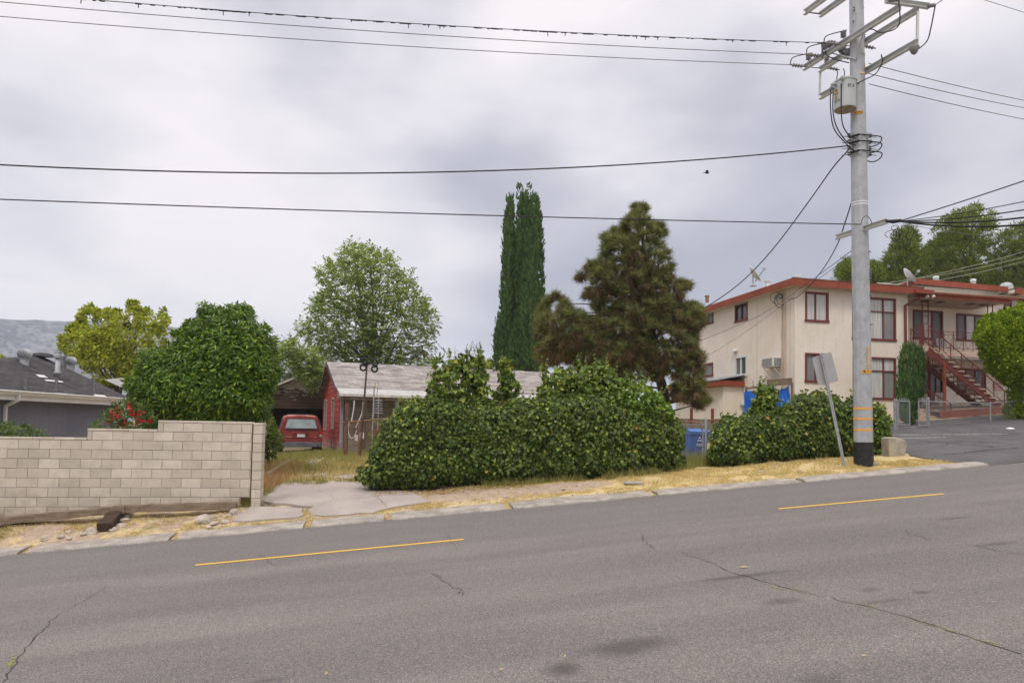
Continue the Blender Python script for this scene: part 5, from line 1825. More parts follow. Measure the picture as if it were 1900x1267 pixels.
tag(MB().lathe([(.34, -.25), (.32, -.1), (.24, .03), (.1, .08), (0, .09)], c, seg=16).build('roof_turbine_vent', mSteel), 'pale dome vent at the right end of the upper roof', 'roof vent')
for (px, py, lb) in ((1424, 523, 'small white vent box on the roof near the grey dish'), (1312, 551, 'orange roof cap far along the side roof edge'), (1480, 514, 'small pipe cap near the front roof corner')):
    c = at(px, py + 2, 32.5 if px > 1400 else 39)
    mb = MB(); mb.lathe([(.1, -.25), (.1, .05), (.14, .06), (.14, .14), (.0, .16)], c, seg=10)
    tag(mb.build('roof_cap_vent', mRust if px < 1400 else mWhiteMetal), lb, 'roof vent')
# flood lamp under the porch edge
c = A.p(S1 + .75, -.5, zW + .05)
t = thing('flood_lamp', c, 'twin white flood lamp under the porch fascia by the downpipe', 'lamp')
for k in (-.1, .1):
    MB().lathe([(.03, 0), (.07, .1), (.085, .16), (0, .165)], c + V((k, 0, 0)), (k * 3, -.4, -.8), 12).build('lamp_head', mWhiteMetal, t)

# ------------------------------------------------------------------ blue tarp, retaining wall, red posts
TT = Fr((A0.x, A0.y, 0), R_(12.8))
tq0, z0_ = A.side(1381, 752, -.8); tq1, _ = A.side(1466, 740, -.8)
zt0 = A.side(1390, 720, -.8)[1]; zt1 = A.side(1464, 714, -.8)[1]
def P2(t_, z, o=0): return A.p(-.8 - o, t_, z)
tp = thing('tarp_shelter', P2(tq0, z0_ - 1), 'blue tarp hung on a wooden frame against the beige side wall', 'tarp')
mb = MB(); n_ = 12
for (ta0, ta1, za, zb_) in ((tq0, tq0 + (tq1 - tq0) * .42, z0_ - .6, zt0 - .1), (tq0 + (tq1 - tq0) * .62, tq1, z0_ - .6, zt1 - .0)):
    vs = []
    for i in range(n_ + 1):
        for j in range(9):
            k = i / n_; t_ = ta0 + (ta1 - ta0) * k
            z = za + (zb_ - za) * j / 8
            if j == 8: z -= .18 * math.sin(math.pi * k) if ta0 != tq0 else .03
            if j == 0: z -= .0
            vs.append(P2(t_, z, .04 * math.sin(k * 17 + j * .5) + .03 * math.sin(j * 1.1 + k * 6)))
    mb.add(vs, [(i * 9 + j, (i + 1) * 9 + j, (i + 1) * 9 + j + 1, i * 9 + j + 1) for i in range(n_) for j in range(8)])
mb.build('tarp', mTarp, tp, smooth=True)
mb = MB()
mb.bar(P2(tq0, zt0, -.08), P2(tq0 + (tq1 - tq0) * .5, zt0 + .05, -.08), .06, .1); mb.bar(P2(tq0 + (tq1 - tq0) * .5, zt1 + .2, -.08), P2(tq1, zt1 + .15, -.08), .06, .3)
for k in (0, 1): mb.bar(P2(tq0 + (tq1 - tq0) * k, z0_ - 2.2, -.1), P2(tq0 + (tq1 - tq0) * k, (zt0, zt1)[k] + .1, -.1), .08, .08, (0, 1, 0))
mb.build('frame', mTie, tp)
# ------------------------------------------------------------------ things along the verge
# utility pole
PB = ground(1602.5, 857)
PT = 15.6
PY = Yat(1602.5, PT); PX = at(1602.5, 857, PY).x
PB = V((PX, PY, gz(PX, PY)))
PTOP = 13.6
pole = thing('utility_pole', PB, 'tall galvanised steel utility pole with black base and orange bands', 'utility pole')
def prad(z):
    k = (z - PB.z) / (11.0 - PB.z)
    return .226 - .058 * k
LEAN = V((-.012, 0, 1)).normalized()
def pp_(z): return PB + LEAN * (z - PB.z)
ft = MB()
NS = 12
def shaft(z0, z1, ex=0.0, seg=NS):
    mb = MB(); n = max(2, int((z1 - z0) / 1.0) + 1)
    prof = [(prad(z0 + (z1 - z0) * i / n) + ex, z0 - PB.z + (z1 - z0) * i / n) for i in range(n + 1)]
    mb.lathe(prof, PB, LEAN, seg); return mb
zj = at(1600, 522, PY).z
shaft(PB.z + .0, PTOP).build('shaft', mSteel, pole)
shaft(zj, zj + .9, .006).build('sleeve', mSteel, pole)
zk = at(1602, 820, PY).z
shaft(PB.z - .3, zk, .004).build('base_paint', M('black_base_paint', (.016, .016, .017), .55, .3, 14, c2=(.03, .03, .03)), pole)
for py in (758, 777, 797.5):
    z = at(1602, py, PY).z; shaft(z - .02, z + .025, .003).build('orange_band', mOrange, pole)
for py in (377, 381.5):
    z = at(1602, py, PY).z; shaft(z - .011, z + .011, .003).build('white_band', mWhite, pole)
def cyl_pt(q, c, r):
    """nearest visible point of an upright cylinder (axis c, radius r) for a pixel point q: position, outward normal, tangent"""
    v = V((c.x, c.y, 0)).normalized(); rt = V((v.y, -v.x, 0))
    dx = max(-r * .95, min(r * .95, (q - c).dot(rt))); a = math.asin(dx / r)
    n = rt * math.sin(a) - v * math.cos(a)
    return V((c.x, c.y, q.z)) + n * r, n, rt * math.cos(a) + v * math.sin(a)
def ppl(px, py, off=.02):
    q = at(px, py, PY); c = pp_(q.z); P_, n, e = cyl_pt(q, c, prad(q.z) + off)
    return P_, n, e
def plate(px, py, w, hgt, m, txt=None, vertical=False, name='tag_plate', tm=None):
    """label wrapped on the shaft; characters follow the curve"""
    q = at(px, py, PY); c = pp_(q.z); r = prad(q.z) + .004; up = V((0, 0, 1))
    v = V((c.x, c.y, 0)).normalized(); rt = V((v.y, -v.x, 0)); a0 = math.asin(max(-.95, min(.95, (q - c).dot(rt) / r)))
    def on(u, z, o=0): 
        a = a0 + u / r; n = rt * math.sin(a) - v * math.cos(a); return V((c.x, c.y, q.z + z)) + n * (r + o), n, rt * math.cos(a) + v * math.sin(a)
    mb = MB(); k = 8
    vs = [on(-w / 2 + w * i / k, s_ * hgt / 2, o_)[0] for i in range(k + 1) for s_ in (-1, 1) for o_ in (0, .004)]
    mb.add(vs, [f_ for i in range(k) for f_ in ((4 * i + 1, 4 * i + 5, 4 * i + 7, 4 * i + 3), (4 * i, 4 * i + 2, 4 * i + 6, 4 * i + 4), (4 * i + 2, 4 * i + 3, 4 * i + 7, 4 * i + 6), (4 * i, 4 * i + 4, 4 * i + 5, 4 * i + 1))] + [(0, 1, 3, 2), (4 * k, 4 * k + 2, 4 * k + 3, 4 * k + 1)])
    o = mb.build(name, m, pole)
    if txt:
        mb = MB(); n_ = len(txt)
        for i, ch in enumerate(txt):
            if ch == ' ': continue
            t_ = (i + .5) / n_ - .5
            if vertical:
                p_, n, e = on(0, -t_ * hgt * .96, .006); text_into(mb, ch, p_, up * -1, e, w * .7)
            else:
                p_, n, e = on(t_ * w * .9, 0, .006); text_into(mb, ch, p_, e, up, hgt * .72)
        mb.build('tag_text', mBlack, o)
    return o
plate(1609, 690.5, .23, .085, mYellow, '4B-7-1')
plate(1610, 665, .038, .56, mYellow, '1 0 0 9 0 6 8 5', True)
plate(1593.5, 214.5, .2, .075, mYellow, 'VOLTAGE')
plate(1606, 105, .2, .03, M('faded_tag', (.62, .47, .31), .6, .1)); plate(1605, 128, .06, .14, M('faded_tag2', (.62, .47, .31), .6, .1)); plate(1601, 142, .14, .05, M('faded_tag3', (.62, .47, .31), .6, .1))
mb = MB()
for (px, py) in ((1604, 533), (1604.5, 597), (1605, 659), (1606, 20)):
    q, n, e = ppl(px, py, 0); mb.lathe([(.014, 0), (.014, .012), (0, .013)], q, n, 8)
for (px, py) in ((1618, 504), (1618, 509), (1619, 514), (1620, 519), (1620.5, 550), (1620.5, 604), (1619, 470), (1585, 20), (1585, 25), (1584, 45)):
    q, n, e = ppl(px, py, 0); mb.lathe([(.018, 0), (.018, .05), (0, .055)], q, n, 6)
mb.build('bolts', mSteelDark, pole)

# crossarms: direction fitted so the near end hangs over the road
zArm = at(1597, 76, PY).z
dA = V((1.13, -2.97, 0)).normalized(); rd = V((ca, sa, 0)); up = V((0, 0, 1))
def fitY(px, py, z):
    d = rays(px, py); return z / d[2]
def armends(p0, p1, z):
    return at(*p0, fitY(*p0, z)), at(*p1, fitY(*p1, z))
def channel(name, a, b, w=.10, hh=.14, m=mSteelArm):
    mb = MB(); d = (b - a).normalized(); sd = d.cross(up)
    prof = [(-w / 2, -hh / 2), (w / 2, -hh / 2), (w / 2, -hh / 2 + .012), (-w / 2 + .012, -hh / 2 + .012), (-w / 2 + .012, hh / 2 - .012), (w / 2, hh / 2 - .012), (w / 2, hh / 2), (-w / 2, hh / 2)]
    mb.prism([a + sd * x + up * z for x, z in prof], b - a); return mb.build(name, m, pole)
c0 = pp_(zArm)
off1 = rd * -.19 + V((0, -.15, 0)); off2 = rd * .19 + V((0, .15, 0))
AL, AR = 1.55, 1.5
f0, f1 = c0 - dA * AL, c0 + dA * AR
F0, F1 = f0 + rd * -.24, f1 + rd * -.24
G0, G1 = f0 + rd * .24, f1 + rd * .24
channel('crossarm', F0, F1); channel('crossarm', G0, G1)
L0, L1 = G0 + up * -.78 + dA * .02, G1 + up * -.78 - dA * .02
channel('lower_crossarm', L0, L1)
channel('end_crossarm', f1 + rd * -.62 + up * .12, f1 + rd * .55 + up * .12, .09, .12)
mb = MB(); mb.bar(G1 + up * -.06, L1 + up * .06, .05, .05, (0, 1, 0)); mb.bar(G0 + up * -.06 + dA * .04, L0 + up * .06, .05, .05, (0, 1, 0)); mb.build('arm_strut', mSteelArm, pole)
mb = MB(); mb.tube([F0.lerp(F1, .66) + up * -.06, ppl(1588, 117, .03)[0]], .018, 6); mb.tube([F0.lerp(F1, .32) + up * -.06, ppl(1588, 117, .03)[0]], .018, 6); mb.build('arm_brace', mSteel, pole)
# upper crossarms partly above the frame
zU = zArm + 1.55
cu_ = pp_(zU)
channel('top_crossarm', cu_ - dA * 1.5 + rd * -.24, cu_ + dA * 1.5 + rd * -.24); channel('top_crossarm', cu_ - dA * 1.5 + rd * .24, cu_ + dA * 1.5 + rd * .24)
mb = MB(); mb.tube([cu_ - dA * 1.45 + rd * -.24, cu_ - dA * 1.45 + rd * .24], .02, 6); mb.build('arm_tie', mSteelDark, pole)


def insul(mb, a, b, n=4, r=.055):
    a, b = V(a), V(b); d = b - a; L = d.length; d.normalize()
    prof = [(.015, 0)]
    for i in range(n):
        z = L * (.12 + .76 * i / n); s_ = L * .76 / n
        prof += [(.022, z), (r, z + s_ * .35), (r * .9, z + s_ * .5), (.022, z + s_ * .6)]
    prof += [(.015, L)]
    mb.lathe(prof, a, d, 10)


WIRE_START = []
for i, k in enumerate((.03, .22, .42)):
    a = F0.lerp(F1, k) + rd * -.06
    b = a - rd * .42
    mb = MB(); mb.tube([a + rd * .5, a], .012, 6); insul(mb, a, b); mb.build('strain_insulator', mInsul, pole)
    WIRE_START.append(b)
    # jumper cutout hanging from the arm
    q = F0.lerp(F1, k + .07) + up * .05 - rd * .1
    mb = MB(); insul(mb, q, q + up * .22, 3, .075); mb.build('pin_insulator', mInsul, pole, smooth=True)
    q = G0.lerp(G1, k + .06) + up * .05
    mb = MB(); insul(mb, q, q + up * .24, 3, .075); mb.build('pin_insulator', mInsul, pole, smooth=True)
    q = G0.lerp(G1, k + .03) + rd * .05
    mb = MB(); insul(mb, q, q + rd * .42 + up * -.03, 4, .05); mb.build('strain_insulator', mInsul, pole)
RSTART = [G0.lerp(G1, k + .03) + rd * .47 for k in (.03, .22, .42)]
# wrapped bundle on top of the arms (dark tape)
mb = MB(); q = G0.lerp(G1, .28) + up * .42
pth = [at(x, y, PY + .7) for x, y in ((1526, 88), (1536, 83), (1545, 82), (1553, 86), (1560, 92), (1570, 98))]
mb.tube(bez(pth, 5), [.05 + .05 * abs(math.sin(i * 1.3)) for i in range(26)], 10); mb.build('line_cover', M('grey_tape', (.12, .12, .14), .7, .2, 16), pole)
mb = MB(); mb.tube([at(1526, 88, PY + .7), at(1526, 108, PY + .7)], .03, 8); mb.lathe([(.03, -.1), (.1, -.06), (.1, .06), (.03, .1)], at(1575, 97, PY + .2), seg=12); mb.build('fuse_cutout', mSteelDark, pole)
# near-end strain insulators and jumpers
for (a_, pz_) in ((f1 + rd * -.55 + up * .12, (1682, -2)), (f1 + rd * .52 + up * .12, (1746, 8))):
    b_ = a_ + (at(*pz_, a_.y - .9) - a_).normalized() * .62
    mb = MB(); insul(mb, a_, b_, 5, .045); mb.build('strain_insulator', mInsul, pole)
    WIRE_START.append(b_)
q = L1 + up * -.06 - dA * .08
mb = MB(); mb.lathe([(.1, 0), (.12, -.04), (.07, -.16), (.03, -.2)], q, seg=12); mb.build('pin_insulator', mInsul, pole, smooth=True)
jp = MB()
def jumper(pts, r=.014, n=8): jp.tube(bez(pts, n), r, 6)
e4 = WIRE_START[4]; e3 = WIRE_START[3]
jumper([e4, e4 + V((-.05, .1, -.5)), q + V((.3, 0, .12)), q + V((.02, 0, -.14))])
jumper([e3, e3 + V((.05, .1, -.55)), F1 - dA * .5 + up * -.35, F1 - dA * .75 + up * -.14, F1 - dA * .85 + up * -.08])
jumper([at(1635, 102, PY - .5), at(1637, 116, PY - .5), at(1625, 137, PY - .4), at(1607, 147, PY - .35), at(1590, 155, PY - .3)])
jumper([WIRE_START[0], WIRE_START[0] + up * .22 + rd * .1, F0.lerp(F1, .1) + up * .28])
jumper([WIRE_START[1], WIRE_START[1] + up * .22 + rd * .1, F0.lerp(F1, .29) + up * .28])
jumper([WIRE_START[2], WIRE_START[2] + up * .2 + rd * .1, F0.lerp(F1, .49) + up * .28])
jumper([at(1530, 95, PY + .7), at(1534, 102, PY + .5), at(1547, 110, PY + .2), at(1575, 117, PY - .1)])
for x in (1552, 1565, 1578): jumper([at(x, 128, PY + .5), at(x + 2, 136, PY + .3), at(x, 148, PY)], .012, 5)
jp.build('jumper_wires', mCable, pole)

# transformer
tY = PY - .12
tc0 = at(1568, 180, tY); R0 = 19.5 * tY / FOC
zt1_ = at(1568, 150, tY).z; zt0_ = at(1568, 204, tY).z
tr = thing('transformer', V((tc0.x, tc0.y, zt0_)), 'pale grey drum transformer marked 37.5 hung on the steel pole', 'transformer')
HT_ = zt1_ - zt0_
mTr = M('transformer_grey', (.41, .44, .45), .45, .05, 3, spec=.4)
mb = MB(); mb.lathe([(R0 * .97, .0), (R0, .015), (R0 * 1.0, HT_ - .07), (R0 * 1.06, HT_ - .06), (R0 * 1.06, HT_ - .02), (R0 * .96, HT_), (R0 * .4, HT_ + .07), (0, HT_ + .08)], V((tc0.x, tc0.y, zt0_)), seg=28); mb.build('tank', mTr, tr, smooth=False)
mb = MB(); mb.lathe([(R0 * .96, .004), (R0 * .96, -.006)], V((tc0.x, tc0.y, zt0_)), seg=28); mb.build('tank_base', M('tank_bottom', (.34, .29, .23), .8, .3, 8), tr)
def tpt(px, py, off=.0):
    return cyl_pt(at(px, py, tY), tc0, R0 + off)
for (px, py) in ((1550.5, 158), (1564, 154)):
    q, n, e = tpt(px, py); mb = MB(); insul(mb, q, q + n * .14 - up * .02, 2, .05); mb.build('bushing', mTr, tr)
mb = MB(); q = at(1586, 156, tY); mb.lathe([(.03, -.12), (.05, -.1), (.05, .1), (.03, .12)], q, (1, -.2, .1), 10); mb.build('bushing', mTr, tr)
mb = MB()
for zz in (.15, HT_ - .15): mb.box(V((tc0.x + R0 + .05, tc0.y + .1, zt0_ + zz)), (.16, .1, .07))
mb.build('hanger', mSteelArm, tr)
mb = MB(); q = at(1541.5, 165, tY); mb.lathe([(.02, -.06), (.035, 0), (.02, .06)], q, seg=8); mb.tube([q, at(1548, 165, tY)], .018, 6); mb.build('arrester', mSteelDark, tr)
for (px, py, w_, h_, tx) in ((1552, 171, .1, .052, '388'), (1552, 177, .12, .055, '46334'), (1551, 183.5, .065, .055, '178')):
    q, n, e = tpt(px, py, .004); mb = MB(); mb.box(q, (w_, .005, h_), (e, n, up)); o = mb.build('tag_plate', mYellow, tr)
    mb = MB(); text_into(mb, tx, q + n * .005, e, up, h_ * .66); mb.build('tag_text', mBlack, o)
mb = MB()
for (px, py) in ((1579, 168.5), (1553, 191)):
    q, n, e = tpt(px, py, .004); text_into(mb, '37.5', q, e, up, .075)
mb.build('rating_text', mBlack, tr)
mb = MB(); q, n, e = tpt(1552, 162.5, .006); text_into(mb, 'C', q, e, up, .06); mb.build('mark_text', M('blue_ink', (.08, .10, .35), .6, .05), tr)

# secondary rack with clamps
for py in (257, 268.5, 286):
    mb = MB(); z = at(1600, py, PY).z; c = pp_(z); r = prad(z)
    l = c + V((-r - .08, -.05, 0))
    loop = [l, c + V((-.1, -r - .05, .0)), c + V((r + .02, -r * .7, .03)), c + V((r + .34, -.1, .0)), c + V((r + .38, .05, -.09)), c + V((r + .22, .1, -.16)), c + V((r + .03, .1, -.12))]
    mb.tube(bez(loop, 8), .014, 6); mb.tube([l, c + V((-.1, -r - .05, 0))], .03, 8); mb.build('secondary_loop', mCable, pole)
for sx in (-1, 1):
    mb = MB()
    z0 = at(1600, 293, PY).z; z1 = at(1600, 248, PY).z; c0_ = pp_((z0 + z1) / 2); r = prad(z0)
    b0 = c0_ + V((sx * (r + .03), -.03, 0)); mb.bar(V((b0.x, b0.y, z0)), V((b0.x, b0.y, z1)), .03, .05, (0, 1, 0)); mb.build('spool_rack', mSteel, pole)
    mb = MB()
    for i in range(4):
        z = z0 + (z1 - z0) * (i + .5) / 4; mb.lathe([(.03, -.05), (.05, -.03), (.03, 0), (.05, .03), (.03, .05)], V((b0.x + sx * .05, b0.y - .02, z)), seg=10)
        mb.tube([V((b0.x, b0.y, z)), V((b0.x + sx * .22, b0.y, z - .03))], .01, 5)
    mb.build('spool_insulator', mSteelDark, pole)
# leads from transformer to rack
ld = MB()
for pts in (((1541.5, 166), (1541, 200), (1548, 240), (1575, 272), (1588, 282)), ((1546, 166), (1545.5, 205), (1552, 235), (1570, 262), (1588, 270)), ((1561, 156), (1561, 205), (1564, 233), (1576, 252), (1588, 257))):
    ld.tube(bez([at(x, y, PY - (.32 if i < 3 else .25)) for i, (x, y) in enumerate(pts)], 8), .014, 6)
ld.build('lead_wires', mCable, pole)
# communication crossarm
a, b = at(1541, 446, PY + .75), at(1635, 417, PY - .85)
zc_ = (a.z + b.z) / 2
mb = MB(); a = V((a.x, a.y, zc_)); b = V((b.x, b.y, zc_))
a, b = at(1541, 446, fitY(1541, 446, zc_ - .2) if False else PY + .9), at(1634, 416.5, PY - .5)
sft = V((0, -.28, 0))
channel('lower_arm', a + sft, b + sft, .09, .12, M('arm_offwhite', (.55, .57, .55), .5, .05))
COMM = b + sft
for k in range(9):
    mb = MB()
    c = COMM + V((.12 + .05 * k + random.uniform(-.05, .05), random.uniform(-.1, .1), -.28 + random.uniform(-.1, .05)))
    rx, rz = random.uniform(.06, .16), random.uniform(.12, .26)
    a0 = random.uniform(0, 6)
    mb.tube([c + V((rx * math.cos(q + a0) + .03 * math.sin(3 * q), .04 * math.sin(2 * q), rz * math.sin(q + a0))) for q in np.linspace(0, random.uniform(4.2, 6.3), 16)], .007, 5)
    mb.build('cable_loop', mCable, pole)
mb = MB()
mb.tube([COMM + V((-.02, 0, 0)), COMM + V((.15, 0, -.01)), COMM + V((.35, 0, .02))], [.03, .05, .04], 8)
mb.build('cable_bundle', mCable, pole); mb = MB()
mb.tube(bez([at(1598, 415, PY - .45), at(1601, 405, PY - .45), at(1608, 401, PY - .45), at(1614, 406, PY - .45), at(1618, 415, PY - .45)], 6), .009, 5)
mb.build('cable_loop', mCable, pole)


# ------------------------------------------------------------------ overhead wires
def wire(name, a, b, drop, r, m, label, n=24, lumps=None, group='overhead wires along the street', through=0):
    if through:
        b = V(b); b.z += drop * 4 * (1 - 1 / through)
    mb = MB(); pts = sag(a, b, drop, n)
    mb.tube(pts, r, 6)
    o = mb.build(name, m)
    tag(o, label, 'wire', group)
    if lumps:
        mb = MB()
        for k in lumps:
            i = min(int(k * n), n - 1); p = pts[i].lerp(pts[i + 1], k * n - i); d = (pts[i + 1] - pts[i]).normalized()
            L = random.uniform(.02, .09)
            mb.lathe([(r, -L), (r * 2.2, -L * .7), (r * 2.0, 0), (r * 2.4, L * .6), (r, L)], p + V((0, 0, -r * random.uniform(.5, 1.5))), d, 6)
            if random.random() < .12: mb.tube([p, p + V((0, 0, -random.uniform(.05, .12)))], .01, 5)
        WL[o] = V(o.location); lm_ = mb.build('line_lumps', m, o); lm_['kind'] = 'stuff'
    return o


def ext(a, px, py, Y, k):
    """far anchor: continue past the frame edge from wire start through the pixel"""
    b = at(px, py, Y); return b


YL = Yat(0, PT) - .2
def past(a, b, f=1.5): return a + (b - a) * f
# conductors to the left: they pass the frame edge and run on to the next pole
wl = [(WIRE_START[0], (0, 31), 'lowest of the three bare conductors crossing the sky'), (WIRE_START[1], (0, 4), 'middle bare conductor of the three crossing the sky'), (WIRE_START[2], (148, -2), 'topmost bare conductor, dotted with dark line clips')]
for i, (a, pz_, lb) in enumerate(wl):
    Yb = Yat(pz_[0], (PT + [1.3, .9, .3][i]))
    b = past(a, at(*pz_, Yb), 1.25)
    wire('power_line', a, b, .2, .0085, mWireTan if i < 2 else mCable, lb, 40, through=1.25, lumps=[random.random() ** .9 * .8 for _ in range(130)] if i == 2 else None)
e0_ = at(1572, 271, PY - .25)
wire('power_line', e0_, past(e0_, at(0, 306, Yat(0, PT)), 1.18), .55, .0155, mCable, 'thick black cable sagging above the cypress tip', 40, through=1.18)
e1_ = at(1598, 416.5, PY - .55)
wire('communication_cable', e1_, past(e1_, at(0, 370, Yat(0, PT - .3)), 1.18), .06, .0125, mCable, 'black cable crossing in front of the cypress and pine tops', 40, through=1.18)
# service drops
wr = at(1575, 280, PY - .1)
def swire(name, pix, r, lb, m=mCable, group='service drops'):
    mb = MB(); mb.tube(bez([at(x, y, Y) for x, y, Y in pix], 8), r, 6); tag(mb.build(name, m), lb, 'wire', group)
swire('service_drop', [(1574, 279, PY), (1545, 312, 18.6), (1500, 375, 20.2), (1440, 455, 22.5), (1390, 510, 24.4), (1345, 547, 26.2), (1300, 575, 28), (1255, 596, 30)], .018, 'twisted black drop from the pole past the roof into the pine')
swire('service_drop', [(1584, 363, PY + .2), (1569, 410, 18.6), (1553, 455, 20.5), (1528, 498, 24), (1500, 533, 27.5), (1478, 552, 30.2), (1462, 556, 31.3)], .016, 'twisted black drop from the pole down to the beige wall corner')
swire('service_drop', [(1590, 458, PY + .2), (1540, 495, 21), (1500, 524, 25), (1456, 556, 31.2), (1400, 590, 30), (1300, 632, 28.5), (1270, 642, 28)], .009, 'thin upper wire from the pole along the side wall to the pine')
swire('service_drop', [(1590, 466, PY + .2), (1540, 502, 21), (1500, 531, 25), (1452, 566, 31.2), (1385, 615, 30), (1305, 665, 28.5), (1275, 680, 28)], .007, 'thin lower wire from the pole along the side wall to the pine')
# to the right
for i, ((x0, y0), (x1, y1), lb) in enumerate((((1612, 118), (1900, 176), 'upper of three tan wires right of the pole'), ((1612, 137), (1900, 190), 'middle of three tan wires right of the pole'), ((1612, 156), (1900, 211), 'lower of three tan wires right of the pole'))):
    a = at(x0, y0, PY + .3 + .3 * i); b = past(a, at(x1, y1, PY + 6), 2.2); wire('power_line', a, b, .2, .010, mWireTan, lb, 20)
a = at(1800, -8, 24); wire('power_line', a, past(a, at(1905, 25, 26), 2), .0, .010, mWireTan, 'short tan wire crossing the top right corner of the view', 6)
a = WIRE_START[4]; wire('power_line', a, past(a, at(1760, -8, a.y - 2.5), 4), 0, .010, mWireTan, 'bare wire leaving the arm tip over the road', 6)
a = WIRE_START[3]; wire('power_line', a, past(a, at(1690, -12, a.y - 1.6), 6), 0, .010, mWireTan, 'bare wire leaving the inner end of the arm tip', 6)
cb = COMM + V((.3, 0, 0))
for (y1, dr, r_, lb) in ((328, .05, .013, 'uppermost cable of the fan rising right from the lower crossarm'), (346, .18, .010, 'second cable of the fan rising right from the lower crossarm'), (352, .24, .014, 'third cable of the fan rising right from the lower crossarm'), (357, .30, .020, 'thick fourth cable of the fan rising right from the lower crossarm'), (361, .36, .022, 'thick lowest cable of the fan rising right from the lower crossarm')):
    b = past(cb, at(1900, y1, PY - 3.2), 3.0); wire('communication_cable', cb, b, dr * 2.0, r_, mCable, lb, 24, group='communication cables fanning right from the pole')
a = cb + V((.1, 0, -.06)); wire('communication_cable', a, past(a, at(1900, 437, PY + 12), 1.3), .15, .006, mWireTan, 'thin wire sagging right across the far pines', 20, group='communication cables fanning right from the pole')
for (y0, y1, lb) in ((529, 461, 'upper thin wire in front of the far pines'), (527, 474, 'middle thin wire in front of the far pines'), (536, 482, 'lower thin wire in front of the far pines')):
    a = at(1622, y0, 44); b = at(1960, y1 - 14, 44); wire('power_line', a, b, .3, .016, M('pale_wire', (.28, .28, .24), .6, .05), lb, 16, group='thin wires before the far pines')

# ------------------------------------------------------------------ leaning sign seen from behind
sb = ground(1567, 866); stp = at(1523, 655, sb.y - .15)
sg_ = thing('road_sign', sb, 'leaning road sign seen from its blank grey back', 'sign')
d = (stp - sb); L = d.length; d.normalize()
ex = V((1, .12, 0)).normalized(); ny = d.cross(ex).normalized()
mb = MB(); w_ = .062
prof = [(-w_ / 2, 0), (-w_ / 2, .035), (-w_ * .2, .05), (w_ * .2, .05), (w_ / 2, .035), (w_ / 2, 0), (w_ * .3, .01), (-w_ * .3, .01)]
sdv = d.cross(V((0, 1, 0))).normalized(); fy = sdv.cross(d).normalized()
mb.box(sb + d * (L / 2 - .15), (L + .3, w_, .045), (d, sdv, fy)); mb.build('sign_post', mSteel, sg_)
mb = MB()
nh = int(L / .05)
for i in range(nh): mb.lathe([(.011, 0), (.011, .003), (0, .004)], sb + d * (i * .05 + .05) - fy * (.0235 if fy.y > 0 else -.0235), (-fy if fy.y > 0 else fy), 6)
mb.build('post_hole', mDark, sg_)
cpx = [(1508.5, 663), (1539, 653.5), (1543, 655), (1555.5, 704), (1553.5, 707.5), (1521, 714), (1518, 712), (1507.5, 667)]
mb = MB()
def onsign(px, py):
    dd = V(rays(px, py)); o = stp + fy * .06 * (1 if fy.y > 0 else -1); nn = (fy + sdv * .12).normalized(); return dd * (o.dot(nn) / dd.dot(nn))
mb.prism([onsign(x, y) for x, y in cpx], V((0, .006, 0))); mb.build('sign_panel', mGreyMetal, sg_)
mb = MB()
for k in (.93, .99): mb.lathe([(.014, 0), (.014, .02), (0, .022)], sb + d * L * k * .97 - fy * .03, -fy, 6)
mb.build('sign_bolt', mSteelDark, sg_)

# ------------------------------------------------------------------ recycling bin, gate, wall behind
bY = 22.0
bc = at(1287, 866, bY); bz = at(1287, 795, bY).z
bt = Fr((bc.x, bc.y, 0), R_(16))
BH = 1.08
rb = thing('recycling_bin', V((bc.x, bc.y, bz - BH)), 'blue wheeled recycling bin behind the rusty gate', 'bin')
z0 = bz - BH
mb = MB()
lo_ = [(-.26, -.28), (.26, -.28), (.26, .28), (-.26, .28)]; hi_ = [(-.33, -.36), (.33, -.36), (.33, .36), (-.33, .36)]
vs = [bt.p(x, y, z0 + .02) for x, y in lo_] + [bt.p(x, y, z0 + .96) for x, y in hi_]
mb.add(vs, [(3, 2, 1, 0), (4, 5, 6, 7), (0, 1, 5, 4), (1, 2, 6, 5), (2, 3, 7, 6), (3, 0, 4, 7)]); mb.build('body', mBin, rb, bevel=.04)
mb = MB(); bt.box(mb, -.35, .35, -.39, .39, z0 + .90, z0 + .96); mb.build('rim', mBinLid, rb, bevel=.015)
mb = MB(); mb.prism([bt.p(-.36, -.41, z0 + .965), bt.p(-.36, -.41, z0 + 1.0), bt.p(-.36, -.2, z0 + 1.06), bt.p(-.36, .3, z0 + 1.08), bt.p(-.36, .40, z0 + 1.03), bt.p(-.36, .40, z0 + .965)], bt.x * .72); mb.build('lid', mBinLid, rb, bevel=.02)
for sx in (-.27, .27):
    mb = MB(); mb.lathe([(0, -.03), (.12, -.03), (.12, .03), (0, .03)], bt.p(sx, .33, z0 + .12), bt.x, 14); mb.build('wheel', mDark, rb)
mb = MB()
cz = z0 + .74; k_ = .36 * .0
def bface(x, z): return bt.p(x, -.28 - .08 * (z - z0 - .02) / .94 - .006, z)
for a in (90, 210, 330):
    cx_, cz_ = .055 * math.cos(R_(a)), cz + .055 * math.sin(R_(a))
    mb.prism([bface(cx_ + .045 * math.cos(R_(a + q)), cz_ + .045 * math.sin(R_(a + q))) for q in (0, 120, 240)], bt.y * -.004)
for (w2, zz) in ((.13, .60), (.09, .575), (.11, .545)): mb.prism([bface(-w2, z0 + zz), bface(w2, z0 + zz), bface(w2, z0 + zz + .012), bface(-w2, z0 + zz + .012)], bt.y * -.004)
mb.build('recycling_mark', mWhite, rb)
